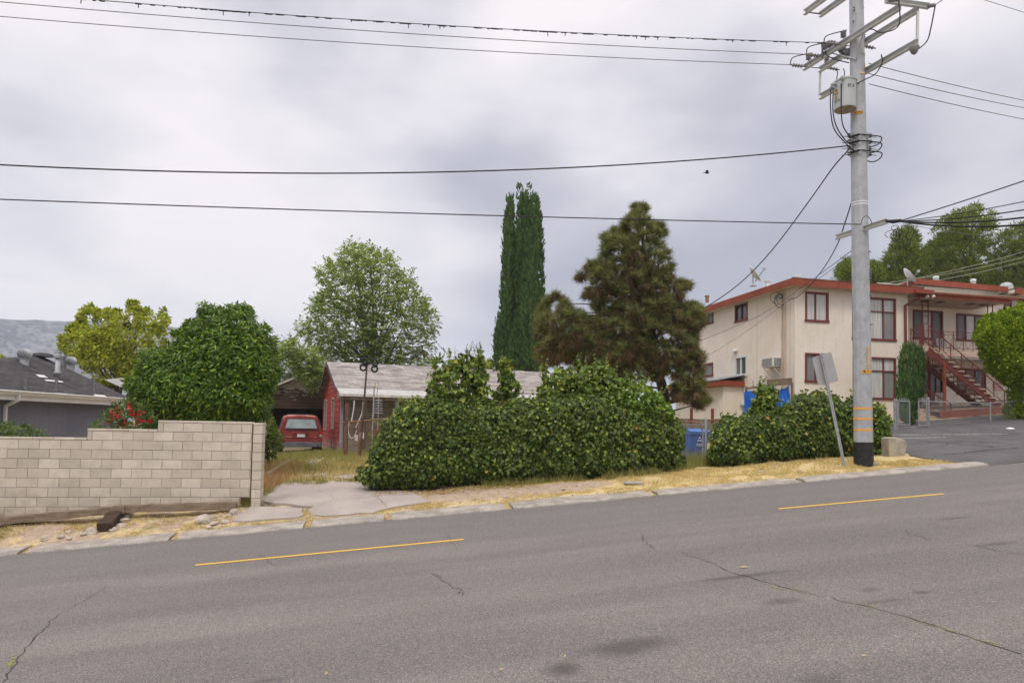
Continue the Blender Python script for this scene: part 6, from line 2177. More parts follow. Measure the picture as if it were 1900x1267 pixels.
# gate
g0_ = at(1262, 784, 20.2); g1_ = at(1304, 866, 20.2)
gzz = gz(g1_.x, g1_.y)
gate = thing('mesh_gate', V((g1_.x, g1_.y, gzz)), 'rusty chain link gate in front of the blue bin', 'gate')
zt_ = at(1290, 782.5, 20.2).z
mb = MB(); mb.tube(bez([V((g0_.x - .4, 20.2, zt_)), V((g1_.x - .35, 20.2, zt_)), V((g1_.x - .1, 20.2, zt_ - .05)), V((g1_.x - .02, 20.2, zt_ - .25))], 8), .02, 8); mb.build('top_rail', mRust, gate)
mb = MB(); mb.tube([V((g1_.x, 20.2, zt_ - .2)), V((g1_.x, 20.2, gzz + .02))], .022, 8); mb.build('frame', mSteel, gate)
mb = MB(); mb.tube([V((g0_.x - .5, 20.2, gzz + .06)), V((g1_.x, 20.2, gzz + .04))], .018, 8); mb.build('bottom_rail', mRust, gate)
mb = MB(); chainlink(mb, lambda u, v: V((g1_.x - .02 - u, 20.2, gzz + .06 + v)), 1.2, zt_ - gzz - .1, .06, .003); mb.build('mesh', mSteelDark, gate)
q = at(1310, 778, 20.25)
gp = tag(MB().lathe([(.038, 0), (.038, q.z - gz(q.x, q.y) + .0), (.045, q.z - gz(q.x, q.y)), (.03, q.z - gz(q.x, q.y) + .05)], V((q.x, q.y, gz(q.x, q.y))), seg=12).build('gate_post', mSteel), 'grey steel post beside the blue bin and mesh gate', 'post')
# fence run right of the post towards the second ivy mass
fr_ = thing('chain_link_fence', V((q.x + .5, q.y, gz(q.x, q.y))), 'short chain link panel between the gate post and the ivy', 'fence')
mb = MB(); mb.tube([V((q.x, q.y, q.z - .02)), V((q.x + 3, q.y + .6, q.z + .2))], .02, 8); mb.tube([V((q.x + .22, q.y, q.z - .1)), V((q.x + .22, q.y, gz(q.x, q.y)))], .015, 6); mb.build('rail', mRust, fr_)
mb = MB(); chainlink(mb, lambda u, v: V((q.x + .04 + u, q.y + .02, gz(q.x, q.y) + v)), .9, q.z - gz(q.x, q.y) - .1, .06, .003); mb.build('mesh', mSteelDark, fr_)
# grey block retaining wall
rw_ = Fr(at(1200, 800, 25.0), R_(10))
rz = at(1300, 777, 25.2).z
mb = MB()
for i in range(16):
    for j in range(8):
        zz = rz - .2 * (j + 1); xx = .4 * i + (.2 if j % 2 else 0)
        rw_.box(mb, xx + .004, xx + .396, 0, .2, zz + .004, zz + .196)
mb.build('x', mBlock)
o = bpy.data.objects['x']; o.name = 'retaining_wall'; o.data.materials[0] = M('dark_grey_block', (.19, .175, .155), .95, .2, 5, bump=.3, bs=60); tag(o, 'dark grey block wall behind the blue bin', 'wall')
for (px, lb) in ((1283, 'red painted post stub above the blue bin'), (1322, 'red painted post stub above the gate post')):
    c = at(px, 777, 25.15); mb = MB(); mb.box(c + V((0, 0, .1)), (.09, .09, .55)); tag(mb.build('fence_post', mRedTrim, bevel=.006), lb, 'post', 'red post stubs on the block wall')

# ------------------------------------------------------------------ chain link fence with gates before the apartments
fz = lambda x, y: gz(x, y)
FY = 26.6
fA = at(1722.5, 795, FY)
FF = Fr((fA.x, fA.y, 0), R_(12.8))
def fpt(px, py):
    s_, z = FF.front(px, py); return s_, z
cf = thing('chain_link_fence', V((fA.x + 3, fA.y + .5, fz(fA.x, fA.y))), 'galvanised chain link fence with open gate before the red staircase', 'fence')
sA, zA1 = fpt(1722.5, 745); sB, zB1 = fpt(1837.5, 748); sC, zC1 = fpt(1935, 740)
zA0 = fpt(1722.5, 794)[1]; zB0 = fpt(1838, 793)[1]; zC0 = fpt(1935, 786)[1]
mb = MB(); mb.tube([FF.p(sA, 0, zA1), FF.p(sB, 0, zB1), FF.p(sC, 0, zC1)], .022, 8); mb.build('top_rail', mFence, cf)
for (s_, z0_, z1_, r_) in ((sA, zA0, fpt(1722, 740)[1], .045), (sB, zB0, zB1, .03), (sC, zC0, zC1, .03)):
    mb = MB(); mb.lathe([(r_, -.2), (r_, z1_ - z0_), (r_ * 1.15, z1_ - z0_), (r_ * .5, z1_ - z0_ + .06)], FF.p(s_, 0, z0_), seg=10); mb.build('post', mFence, cf)
mb = MB()
for (s0_, s1_, za, zb2, zc, zd) in ((sA, sB, zA0, zA1, zB0, zB1), (sB, sC, zB0, zB1, zC0, zC1)):
    Lp = s1_ - s0_
    chainlink(mb, lambda u, v: FF.p(s0_ + u, 0, (za + (zc - za) * u / Lp) + v), Lp, min(zb2 - za, zd - zc) - .02, .075, .0032)
mb.build('mesh', mFence, cf)
def gatef(name, px0, px1, ytop, ybot, label, rot):
    s0_, z1_ = fpt(px0, ytop); s1_, _ = fpt(px1, ytop); z0_ = fpt((px0 + px1) / 2, ybot)[1]
    t = thing(name, FF.p((s0_ + s1_) / 2, 0, z0_), label, 'gate')
    Wg = s1_ - s0_
    P = lambda u, v: FF.p(s0_ + u, 0, z0_) + FF.y * (rot * u) + V((0, 0, v))
    H = z1_ - z0_
    mb = MB()
    for (a, b) in (((0, .03), (0, H)), ((Wg, .03), (Wg, H)), ((0, H), (Wg, H)), ((0, .04), (Wg, .04))): mb.tube([P(*a), P(*b)], .024, 8)
    mb.build('frame', mFence, t)
    mb = MB(); chainlink(mb, P, Wg, H - .03, .075, .0032); mb.build('mesh', mFence, t)
    mb = MB()
    for i in range(3):
        c = P(Wg * (.2 + .3 * i), H + .05); mb.tube([c + FF.x * .09 * math.cos(q) * (1 - q / 12) + V((0, 0, .05 * math.sin(q))) for q in np.linspace(0, 8, 20)], .009, 5)
    mb.tube([P(Wg / 2, H), P(Wg / 2, H + .16)], .01, 5); mb.build('scroll', mFence, t)
    return t
gatef('fence_gate', 1667, 1691, 744, 790, 'chain link gate with iron scrolls in front of the columnar shrub', .15)
gatef('fence_gate', 1704.5, 1719, 744, 792, 'narrow chain link gate with iron scrolls left of the red staircase', .0)
for (px, lb) in ((1660.5, 'grey steel gate post nearest the utility pole'), (1664.5, 'grey steel hinge post of the left scroll gate')):
    s_, z1_ = fpt(px, 742); z0_ = fpt(px, 791)[1]
    tag(MB().lathe([(.04, -.2), (.04, z1_ - z0_), (.02, z1_ - z0_ + .05)], FF.p(s_, .02, z0_), seg=10).build('gate_post', mFence), lb, 'post', 'posts of the apartment gate')
# concrete stub by the pole
cs = at(1668, 838, Yat(1668, 16.3))
mb = MB(); a_ = [at(x, y, cs.y) for x, y in ((1650, 836), (1649, 812), (1662, 811), (1679, 816), (1684, 826), (1676, 839))]
mb.prism([q_ - V((0, 0, .28 if i_ in (0, 5) else 0)) for i_, q_ in enumerate(a_)], (.08, .55, 0)); tag(mb.build('concrete_block', M('old_lump_concrete', (.36, .32, .26), .95, .2, 5, bump=.6, bs=30), bevel=.03), 'broken beige concrete block between pole and car park', 'concrete block')
cs = ground(1608, 862)
tag(MB().box(cs + V((0, -.05, .03)), (.5, .2, .07)).build('concrete_slab', mSlab, bevel=.02), 'small pale concrete slab lying at the black pole base', 'slab')
# rectangular drain cover in the verge
cs = ground(1176, 897)
tag(MB().box(cs + V((0, 0, .02)), (.45, .25, .05)).build('utility_box_cover', mGreyMetal, bevel=.01), 'small grey utility cover in the dry grass verge', 'cover')

# ------------------------------------------------------------------ bird
bp = at(1312, 321, 30)
mb = MB()
mb.lathe([(0, -.11), (.025, -.09), (.045, -.03), (.042, .03), (.025, .08), (.0, .12)], bp, (1, .2, .1), 10)
for s_ in (-1, 1):
    mb.add([bp + V(x) for x in ((.03, 0, .02), (-.04, 0, .02), (-.12, s_ * .14, .05 + .02 * s_), (-.05, s_ * .2, .06), (.04, s_ * .12, .05))], [(0, 1, 2, 3, 4)])
mb.add([bp + V(x) for x in ((-.09, .02, 0), (-.09, -.02, 0), (-.2, -.04, 0), (-.2, .04, 0))], [(0, 1, 2, 3)])
tag(mb.build('bird', mDark, smooth=True), 'small dark bird flying between the cypress and the utility pole', 'bird')

# ------------------------------------------------------------------ stones on the left verge
def rock_mesh(seed, sx, sy, sz):
    import bmesh
    rr = random.Random(seed)
    bm = bmesh.new(); bmesh.ops.create_icosphere(bm, subdivisions=2, radius=.5)
    ph = [rr.uniform(0, 6) for _ in range(6)]
    for v in bm.verts:
        n = 1 + .22 * math.sin(v.co.x * 5 + ph[0]) * math.cos(v.co.y * 4 + ph[1]) + .14 * math.sin(v.co.z * 7 + ph[2] + v.co.x * 3)
        v.co = V((v.co.x * n * sx, v.co.y * n * sy, max(v.co.z, -.25) * n * sz))
    me = bpy.data.meshes.new('rock'); bm.to_mesh(me); bm.free(); me.materials.append(mRock); return me
mRock = M('pale_stone', (.42, .37, .31), .95, .18, 6, bump=.5, bs=40, fine=.12)
RMS = [rock_mesh(i, *s_) for i, s_ in enumerate(((1, .8, .6), (1, .9, .8), (1.1, .7, .5), (.9, .9, .7)))]
ROCKS = [(380, 967, .36, 'largest pale rock lying on the left verge'), (233, 960, .26, None), (228, 968, .24, None), (225, 978, .22, 'pale stone against the right side of the dark timber'), (212, 985, .2, 'stone near the charred end of the dark timber'),
         (172, 990, .22, 'stone just left of the charred timber end'), (160, 992, .16, 'low stone left of the timber near the kerb'), (128, 988, .12, None), (114, 997, .14, 'flat whitish stone near the kerb left of the timber'), (82, 1002, .12, None),
         (399, 973, .2, 'grey flat stone right of the largest rock'), (418, 970, .17, None), (424, 958, .15, None), (436, 955, .22, 'stone beside the driveway corner'), (388, 979, .15, None), (441, 952, .15, None), (398, 960, .1, None),
         (240, 955, .2, None), (128, 1000, .12, None), (410, 953, .1, None), (1505, 897, .0, None)]
for i, (px, py, sz, lb) in enumerate(ROCKS):
    if sz <= 0: continue
    q = ground(px, py)
    o = bpy.data.objects.new('stone', RMS[i % 4]); col.objects.link(o); o.location = q + V((0, 0, sz * .1)); o.scale = (sz * 1.1,) * 3; o.rotation_euler = (0, 0, i * 1.7)
    tag(o, lb or 'small pale stone on the dirt verge before the block wall', 'stone', 'stones on the left verge')
for i in range(34):
    px = random.uniform(760, 1790); py = 0
    t_ = random.uniform(14.9, 16.4); s_ = random.uniform(1, 13)
    X, Y = xy(s_, t_); sz = random.uniform(.04, .12)
    o = bpy.data.objects.new('stone', RMS[i % 4]); col.objects.link(o); o.location = (X, Y, gz(X, Y) + sz * .1); o.scale = (sz,) * 3; o.rotation_euler = (0, 0, i)
    tag(o, 'small pale stone in the dry verge right of the driveway', 'stone', 'stones on the right verge')
# low concrete edging left of the driveway
a, b = ground(497, 893), ground(507, 872)
mb = MB(); mb.bar(a + V((0, 0, .1)), b + V((0, 1.6, .12)), .14, .3); tag(mb.build('concrete_edging', mSlab, bevel=.02), 'low concrete edging among weeds left of the driveway', 'edging')
# leaning dark board behind the wall end
a = at(485, 826, 18.0); b = at(491, 842, 18.0)
tag(MB().bar(a + V((-.05, 0, .3)), b + V((.05, -.3, -.1)), .12, .05).build('dark_board', mTieDark), 'dark board leaning behind the end of the block wall', 'board')
# leaf litter on the road
mLit = M('dry_leaf', (.46, .34, .16), .8, .3, 30)
for i, (px, py, lb) in enumerate(((1381, 1054, 'long pale leaf on the road beside the diagonal crack'), (1048, 1220, 'pale leaf next to the large oil stain'), (635, 1127, None), (975, 1218, None), (958, 1217, None), (1602, 1220, 'yellow leaf low on the road at right'), (930, 1245, 'orange leaf near the bottom of the road'), (605, 1253, None), (1337, 1090, None))):
    q = ground(px, py); mb = MB(); L = .026 if i != 0 else .07
    a_ = i * 1.1; d_ = V((math.cos(a_), math.sin(a_), 0)) if i else V((1, -.1, 0)); n_ = V((-d_.y, d_.x, 0))
    mb.add([q + d_ * -L + up * .012, q + n_ * L * .3 + up * .02, q + d_ * L + up * .025, q - n_ * L * .3 + up * .014], [(0, 1, 2, 3)])
    tag(mb.build('fallen_leaf', mLit), lb or 'tiny pale fallen leaf on the grey asphalt', 'leaf', 'fallen leaves on the road')
c = ground(1875, 796)
o = bpy.data.objects.new('crumpled_bag', rock_mesh(77, 1.0, .6, .5)); col.objects.link(o); o.location = c; o.scale = (.34, .3, .26); o.data.materials.clear(); o.data.materials.append(mWhite)
tag(o, 'crumpled white bag on the asphalt at the fence foot', 'litter')
# ------------------------------------------------------------------ vegetation
lmIvy = leafmat('ivy_leaf', [(0, (.030, .056, .012)), (.35, (.062, .102, .019)), (.70, (.115, .168, .030)), (.89, (.18, .245, .035)), (.97, (.28, .36, .04)), (.994, (.36, .42, .045)), (1, (.50, .24, .03))], .24, .3, .45)
lmIvyB = leafmat('bright_vine_leaf', [(0, (.052, .088, .015)), (.4, (.11, .17, .026)), (.78, (.19, .27, .04)), (.95, (.31, .40, .05)), (1, (.42, .32, .05))], .28, .3, .45)
lmDark = leafmat('glossy_dark_leaf', [(0, (.034, .078, .008)), (.5, (.072, .146, .012)), (.8, (.138, .235, .018)), (.95, (.25, .37, .025)), (1, (.40, .47, .04))], .27, .25, .42)
lmYel = leafmat('yellow_green_leaf', [(0, (.17, .215, .014)), (.5, (.29, .335, .02)), (.8, (.40, .43, .028)), (1, (.42, .42, .04))], .33, .2)
lmAsh = leafmat('ash_leaf', [(0, (.12, .18, .045)), (.5, (.20, .275, .07)), (.85, (.30, .37, .11)), (.99, (.38, .44, .16)), (1, (.35, .18, .05))], .35, .25, .45)
lmCyp = leafmat('cypress_spray', [(0, (.036, .078, .022)), (.5, (.066, .125, .033)), (1, (.11, .185, .05))], .12, .1, .7)
lmPine = leafmat('pine_needle', [(0, (.085, .102, .032)), (.5, (.155, .172, .056)), (1, (.26, .268, .09))], .2, .2, .6)
lmPineB = leafmat('brown_needle', [(0, (.115, .082, .042)), (.5, (.19, .135, .075)), (1, (.28, .205, .12))], .15, .1, .7)
lmPineFar = leafmat('aleppo_needle', [(0, (.075, .115, .016)), (.5, (.145, .19, .026)), (1, (.24, .285, .045))], .22, .1, .7)
lmRound = leafmat('scale_leaf', [(0, (.085, .16, .007)), (.5, (.18, .27, .012)), (1, (.34, .43, .02))], .22, .15, .55)
lmHedge = leafmat('clipped_hedge_leaf', [(0, (.12, .19, .010)), (.6, (.22, .30, .016)), (1, (.34, .40, .03))], .22, .15, .55)
lmCol = leafmat('juniper_spray', [(0, (.036, .078, .022)), (.6, (.07, .132, .034)), (1, (.13, .20, .06))], .12, .1, .7)
lmOle = leafmat('oleander_leaf', [(0, (.05, .10, .022)), (.6, (.085, .15, .035)), (1, (.18, .23, .07))], .22, .25, .45)
lmFlower = leafmat('red_flower', [(0, (.42, .010, .022)), (1, (.62, .03, .06))], .2, .1)
lmAgave = leafmat('agave_blade', [(0, (.26, .31, .22)), (1, (.38, .43, .32))], .05, .2, .5)
lmYucca = leafmat('yucca_blade', [(0, (.06, .08, .03)), (1, (.14, .16, .07))], .05, .2, .5)
lmDry = leafmat('dry_grass', [(0, (.42, .315, .135)), (.5, (.58, .455, .215)), (.9, (.70, .57, .31)), (1, (.40, .39, .12))], .2, .05, .8)
lmDryR = leafmat('russet_grass', [(0, (.31, .18, .085)), (.6, (.46, .30, .15)), (1, (.55, .43, .22))], .2, .05, .8)
lmGreenG = leafmat('green_weed', [(0, (.12, .15, .035)), (.4, (.23, .235, .065)), (.8, (.36, .32, .12)), (1, (.46, .38, .17))], .2, .05, .7)
mCore = M('dark_filler', (.018, .021, .011), .95, .4, 7)  # near-black solid filler added inside crowns and hedges, showing dark in gaps
mCoreB = M('dark_filler_brown', (.024, .019, .012), .95, .4, 7)


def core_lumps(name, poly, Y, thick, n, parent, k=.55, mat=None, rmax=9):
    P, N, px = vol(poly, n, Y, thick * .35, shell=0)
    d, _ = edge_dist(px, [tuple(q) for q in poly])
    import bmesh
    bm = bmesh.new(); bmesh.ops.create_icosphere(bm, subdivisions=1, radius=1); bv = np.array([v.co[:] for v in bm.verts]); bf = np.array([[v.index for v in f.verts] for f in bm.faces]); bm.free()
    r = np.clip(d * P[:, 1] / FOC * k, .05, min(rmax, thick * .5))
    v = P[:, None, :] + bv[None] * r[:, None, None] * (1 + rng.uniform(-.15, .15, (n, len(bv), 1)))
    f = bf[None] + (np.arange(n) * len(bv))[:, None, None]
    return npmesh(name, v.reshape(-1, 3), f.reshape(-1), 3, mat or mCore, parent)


def foliage(name, poly, Y, thick, nclump, per, rc, size, kind, mat, parent, shell=.6, back=.35, up=.4, droop=.4, jn=.6, jt=.6, width=1.0, inset=0, squash=1.0, flat=1.0, szv=.3):
    C, CN, px = vol(poly, nclump, Y, thick, shell, back, flat)
    n = nclump * per
    rcs = rng.uniform(.7, 1.3, nclump) * rc
    d, _ = edge_dist(px, [tuple(q) for q in poly])
    rcs = np.minimum(rcs, np.maximum(d * C[:, 1] / FOC * 1.15, rc * .32))
    dirs = nrm(rng.normal(0, 1, (n, 3)) + np.repeat(CN, per, 0) * .9)
    rad = np.repeat(rcs, per) * rng.uniform(.35, 1.05, n)
    off = dirs * rad[:, None]; off[:, 2] *= squash
    P = np.repeat(C, per, 0) + off
    nor = dirs * 1.0 + np.array([0, 0, up]) + jit(n, jn)
    tip = dirs * .7 + np.array([0, 0, -droop]) + jit(n, jt)
    sz = size * rng.uniform(1 - szv, 1 + szv, n)
    return leaves(name, P, tip, nor, sz, kind, mat, parent, width)


def limbs(mb, base, tips, r0, mid=.45, jit_=.15):
    base = V(base)
    for t in tips:
        t = V(t); m = base.lerp(t, mid); m.z += (t.z - base.z) * .12
        m += V((random.uniform(-1, 1), random.uniform(-1, 1), random.uniform(-.5, .5))) * jit_ * (t - base).length * .3
        mb.tube(bez([base, m, t], 5), [r0 * (1 - .85 * i / 10) for i in range(11)], 6, cap=False)


def tree(name, label, poly, Y, thick, base_px, trunk_r, crown, bark=None, nlimb=26, fork=.35, cat='tree', group=None, core=0, corek=.5, basez=None, rg=8):
    poly = rough(poly, rg)
    b = at(base_px[0], base_px[1], Y); zg_ = gz(b.x, b.y) if basez is None else basez
    root = V((b.x, b.y, zg_))
    t = thing(name, root, label, cat, group)
    a = np.array(poly, float); topz = at(a[:, 0].mean(), a[:, 1].min(), Y).z
    fk = V((b.x, b.y, zg_ + (topz - zg_) * fork))
    mb = MB()
    top = at(float(a[np.argmin(a[:, 1]), 0]), float(a[:, 1].min()), Y) * 1.0
    pth = bez([root + V((0, 0, -.2)), root.lerp(fk, .5) + V((random.uniform(-.1, .1), 0, 0)), fk, fk.lerp(top, .5), fk.lerp(top, .9)], 5)
    mb.tube(pth, [trunk_r * (1 - .9 * i / (len(pth) - 1)) for i in range(len(pth))], 10)
    P, N, _ = vol(poly, nlimb, Y, thick * .8, shell=.3)
    for p_ in P:
        k = random.uniform(.35, .8); o = pth[int(k * (len(pth) - 1))]
        limbs(mb, o, [p_], trunk_r * .35)
    mb.build('trunk', bark or mBark, t, smooth=True)
    crown(t, poly, Y)
    if core: core_lumps('dark_filler_core', poly, Y, thick, core, t, corek)
    return t


def pnoise(s, t, f=1.0, ph=0.0):
    return (np.sin(s * 2.3 * f + ph + 1.3 * np.sin(t * 3.1 * f)) + np.sin(t * 4.1 * f + 2 * ph + 1.7 * np.sin(s * 1.7 * f)) + .7 * np.sin(s * 6.3 * f - t * 5.2 * f + ph)) / 2.7



def rough(poly, amp, it=2):
    '''break a smooth outline into sprigs and notches (photo pixels)'''
    q = [np.array(p, float) for p in poly]
    for _ in range(it):
        o = []
        for i in range(len(q)):
            a, b = q[i], q[(i + 1) % len(q)]
            L = np.linalg.norm(b - a); o.append(a)
            if L > amp * 1.4:
                e = (b - a) / L; o.append((a + b) / 2 + np.array([-e[1], e[0]]) * rng.normal(0, min(amp, L * .3)) + e * rng.normal(0, L * .1))
        q = o; amp *= .65
    return [tuple(x) for x in q]


# ---- ivy masses along the verge
def ivyY(t_): return lambda px: t_ / (ca - (px - 950.0) / FOC * sa)
def hedge_core(name, poly, tfront, tback, parent, inset=17):
    a = np.array(poly, float); c = a.mean(0)
    Yf = ivyY(tfront); mb = MB()
    q = []
    n = len(poly)
    for i in range(n):
        p0, p1, p2 = a[i - 1], a[i], a[(i + 1) % n]
        e = nrm(p2 - p0); nn = np.array([-e[1], e[0]])
        if in_poly(np.array([p1 + nn * 3]), [tuple(x) for x in poly])[0]: s_ = 1
        else: s_ = -1
        q.append(p1 + nn * s_ * inset)
    fr_ = [at(x, y, float(Yf(np.array(x)))) for x, y in q]
    mb.prism(fr_, V((-sa, ca, 0)) * (tback - tfront))
    return mb.build(name, mCore, parent)


IV1 = [(662, 890), (668, 868), (690, 836), (712, 804), (732, 772), (752, 750), (780, 742), (815, 738), (850, 742), (900, 744), (940, 746), (985, 743), (1010, 738), (1060, 735), (1100, 730), (1150, 738), (1200, 750), (1235, 762), (1260, 780), (1268, 810), (1272, 858), (1262, 868), (1200, 877), (1100, 886), (1000, 892), (930, 899), (860, 906), (780, 908), (720, 905), (688, 900)]
IV2 = [(1318, 860), (1322, 815), (1332, 785), (1352, 774), (1380, 768), (1420, 760), (1452, 756), (1470, 748), (1492, 730), (1512, 726), (1530, 728), (1550, 738), (1575, 742), (1605, 746), (1625, 752), (1640, 772), (1650, 800), (1652, 828), (1640, 834), (1600, 838), (1560, 845), (1500, 848), (1430, 853), (1360, 862)]


def ivy(name, label, poly, tc, thick, n, size, tag_cat='hedge', mat=None, core=True):
    b = at(poly[0][0], poly[0][1], tc)
    smooth_, poly = poly, rough(poly, 6)
    c = np.array(poly, float)
    q = at(c[:, 0].mean(), c[:, 1].max(), float(ivyY(tc)(c[:, 0].mean())))
    t = thing(name, V((q.x, q.y, gz(q.x, q.y))), label, tag_cat)
    foliage('foliage', poly, ivyY(tc), thick, n // 14, 14, .20, size, 'ivy', mat or lmIvy, t, shell=.85, back=.12, up=.15, droop=1.0, jn=.45, jt=.4, flat=.55, szv=.5)
    P, N, px = vol(poly, int(n * .6), ivyY(tc), thick * .95, .95, .06, .45)
    m = len(P)
    bump_ = pnoise(px[:, 0] / 26, px[:, 1] / 34, 1.0, 1.0); P[:, 1] += .26 * bump_
    keep = bump_ < rng.uniform(.35, 1.1, m); P, N, px = P[keep], N[keep], px[keep]; m = len(P)
    nor = N + np.array([0, -.4, .15]) + jit(m, .4); tip = np.array([0, -.15, -1.0]) + jit(m, .4)
    leaves('outer_leaves', P + jit(m, .04), tip, nor, size * rng.uniform(.5, 1.5, m), 'ivy', mat or lmIvy, t)
    # stray shoots standing off the top and face
    k = len(poly); sp_ = []
    for i in range(k):
        p0, p1 = np.array(poly[i]), np.array(poly[(i + 1) % k])
        L = np.linalg.norm(p1 - p0)
        for _ in range(rng.poisson(L / 9)):
            q2 = p0 + (p1 - p0) * rng.uniform()
            if q2[1] < c[:, 1].max() - 60: sp_.append(q2)
    sp_ = np.array(sp_); m = len(sp_); nl = 9
    B = atn(sp_[:, 0], sp_[:, 1], ivyY(tc)(sp_[:, 0]) + rng.uniform(-thick * .6, thick * .3, m)) - np.array([0, 0, .06])
    dv_ = nrm(np.array([0, -.3, .9]) + jit(m, .45)); Ls = rng.uniform(.08, .34, m)
    tt_ = np.tile(np.linspace(.1, 1, nl), m)[:, None] * np.repeat(Ls, nl)[:, None]
    Pp = np.repeat(B, nl, 0) + np.repeat(dv_, nl, 0) * tt_ + jit(m * nl, .015)
    leaves('stray_leaves', Pp, np.repeat(dv_, nl, 0) * .3 + np.array([0, -.1, -.5]) + jit(m * nl, .6), np.array([0, -.4, .7]) + jit(m * nl, .4), size * rng.uniform(.5, 1.3, m * nl), 'ivy', lmIvyB, t)
    if core: hedge_core('dark_filler_core', smooth_, tc - thick * .45, tc + thick * .2, t)
    return t


t = ivy('ivy_hedge', 'long dark ivy hedge smothering a fence right of the driveway', IV1, 18.0, .85, 60000, .067)
mb = MB()
for i in range(46):
    x0 = random.uniform(690, 1250); y0 = random.uniform(760, 840); Yp = float(ivyY(17.12)(np.array(x0)))
    pts = [at(x0 + 6 * math.sin(k * .9 + i) + k * random.uniform(-3, 3), y0 + k * random.uniform(8, 14), Yp - .05 * k * 0) for k in range(5)]
    mb.tube(bez(pts, 4), .006, 4)
mb.build('vine_stem', M('vine_stem', (.23, .19, .09), .9, .2, 8), t)
ivy('ivy_hedge', 'shorter dark ivy hedge between the blue bin and the utility pole', IV2, 18.2, .8, 38000, .067)
SH_A = [(786, 752), (792, 720), (797, 700), (812, 690), (808, 672), (822, 668), (838, 657), (856, 664), (868, 660), (884, 668), (891, 654), (896, 668), (892, 690), (900, 705), (912, 725), (918, 750), (880, 765), (820, 765)]
SH_B = [(926, 750), (931, 715), (924, 690), (930, 672), (935, 660), (941, 668), (944, 690), (955, 705), (958, 730), (950, 752)]
SH_C = [(985, 755), (992, 730), (1005, 715), (1008, 692), (1030, 684), (1052, 690), (1075, 678), (1100, 680), (1118, 676), (1135, 690), (1140, 720), (1150, 745), (1130, 765), (1050, 765)]
SH_D = [(1120, 770), (1128, 730), (1140, 705), (1160, 700), (1172, 712), (1190, 708), (1208, 722), (1225, 728), (1240, 750), (1245, 775), (1180, 790)]
SH_E = [(1392, 775), (1398, 745), (1402, 724), (1412, 714), (1422, 707), (1432, 716), (1440, 735), (1446, 765), (1420, 785)]


def shrub(name, label, poly, Y, thick, ncl, per, rc, size, kind, mat, stem_px, core=0, group=None, cat='shrub', **kw):
    poly = rough(poly, 5)
    a = np.array(poly, float)
    Yv = float(Y(np.array(a[:, 0].mean()))) if callable(Y) else Y
    b = at(stem_px[0], stem_px[1], Yv); zb_ = gz(b.x, b.y)
    t = thing(name, V((b.x, b.y, zb_)), label, cat, group)
    mb = MB(); P, N, _ = vol(poly, 10, Yv, thick * .5, shell=.2)
    limbs(mb, V((b.x, b.y, zb_ - .05)), [tuple(p) for p in P], .035)
    mb.build('stem', mBark, t)
    foliage('foliage', poly, Yv, thick, ncl, per, rc, size, kind, mat, t, **kw)
    if core: core_lumps('dark_filler_core', poly, Yv, thick, core, t, .5)
    return t


shrub('ivy_shrub', 'tall round vine clump rising above the ivy hedge before the pale roof', SH_A, ivyY(18.1), .6, 300, 9, .15, .10, 'ivy', lmIvyB, (850, 905), 14, up=.3, droop=.8)
shrub('ivy_shrub', 'slender upright vine shoot standing above the ivy hedge below the cypress', SH_B, ivyY(18.1), .25, 90, 8, .10, .11, 'ivy', lmIvyB, (940, 900), 0, up=.3, droop=.8)
shrub('ivy_shrub', 'dark green vine clump on the ivy hedge in front of the pine', SH_C, ivyY(18.3), .7, 340, 9, .17, .10, 'ivy', lmIvyB, (1070, 890), 18, up=.3, droop=.8)
def leaders(o, poly, Y, n, mat):
    a = np.array(poly, float); top = a[a[:, 1] < np.percentile(a[:, 1], 65)]
    i = rng.integers(0, len(top), n); q = top[i] + rng.normal(0, 5, (n, 2)); B = atn(q[:, 0], q[:, 1], np.full(n, float(Y)) + rng.uniform(-.3, .3, n)) - np.array([0, 0, .1])
    nl = 10; d = nrm(np.array([0, 0, 1.0]) + jit(n, .28)); L = rng.uniform(.15, .48, n)
    P = np.repeat(B, nl, 0) + np.repeat(d, nl, 0) * np.tile(np.linspace(0, 1, nl), n)[:, None] * np.repeat(L, nl)[:, None]
    leaves('shoot_foliage', P, np.repeat(d, nl, 0) * .5 + jit(n * nl, .6) + np.array([0, -.1, -.15]), np.array([0, -.3, .8]) + jit(n * nl, .4), np.tile(np.linspace(.11, .05, nl), n) * rng.uniform(.7, 1.3, n * nl), 'oval', mat, o, 1.5)
    mb = MB()
    for k in range(n): mb.tube([tuple(B[k]), tuple(B[k] + d[k] * L[k])], .005, 4)
    mb.build('shoot_twigs', mBark, o)['kind'] = 'stuff'


lmLime = leafmat('lime_leaf', [(0, (.07, .14, .018)), (.5, (.15, .25, .028)), (1, (.29, .38, .05))], .3, .4, .38)
shrub('ivy_shrub', 'bright lime green shrub on the ivy hedge at the pine trunk', SH_D, ivyY(17.8), .5, 230, 9, .15, .10, 'ivy', lmLime, (1190, 880), 10, up=.3, droop=.8)
shrub('ivy_shrub', 'leafy clump with orange leaves in front of the blue tarp', SH_E, ivyY(18.2), .45, 190, 10, .14, .10, 'ivy', lmIvyB, (1420, 850), 8, up=.3, droop=.8)
for nm, pl_, n_, m_ in (('ivy_shrub', SH_A, 34, lmIvyB), ('ivy_shrub.001', SH_B, 9, lmIvyB), ('ivy_shrub.002', SH_C, 34, lmIvyB), ('ivy_shrub.003', SH_D, 26, lmLime), ('ivy_shrub.004', SH_E, 12, lmIvyB)):
    leaders(bpy.data.objects[nm], pl_, ivyY(18.0)(np.array(np.mean([q[0] for q in pl_]))), n_, m_)
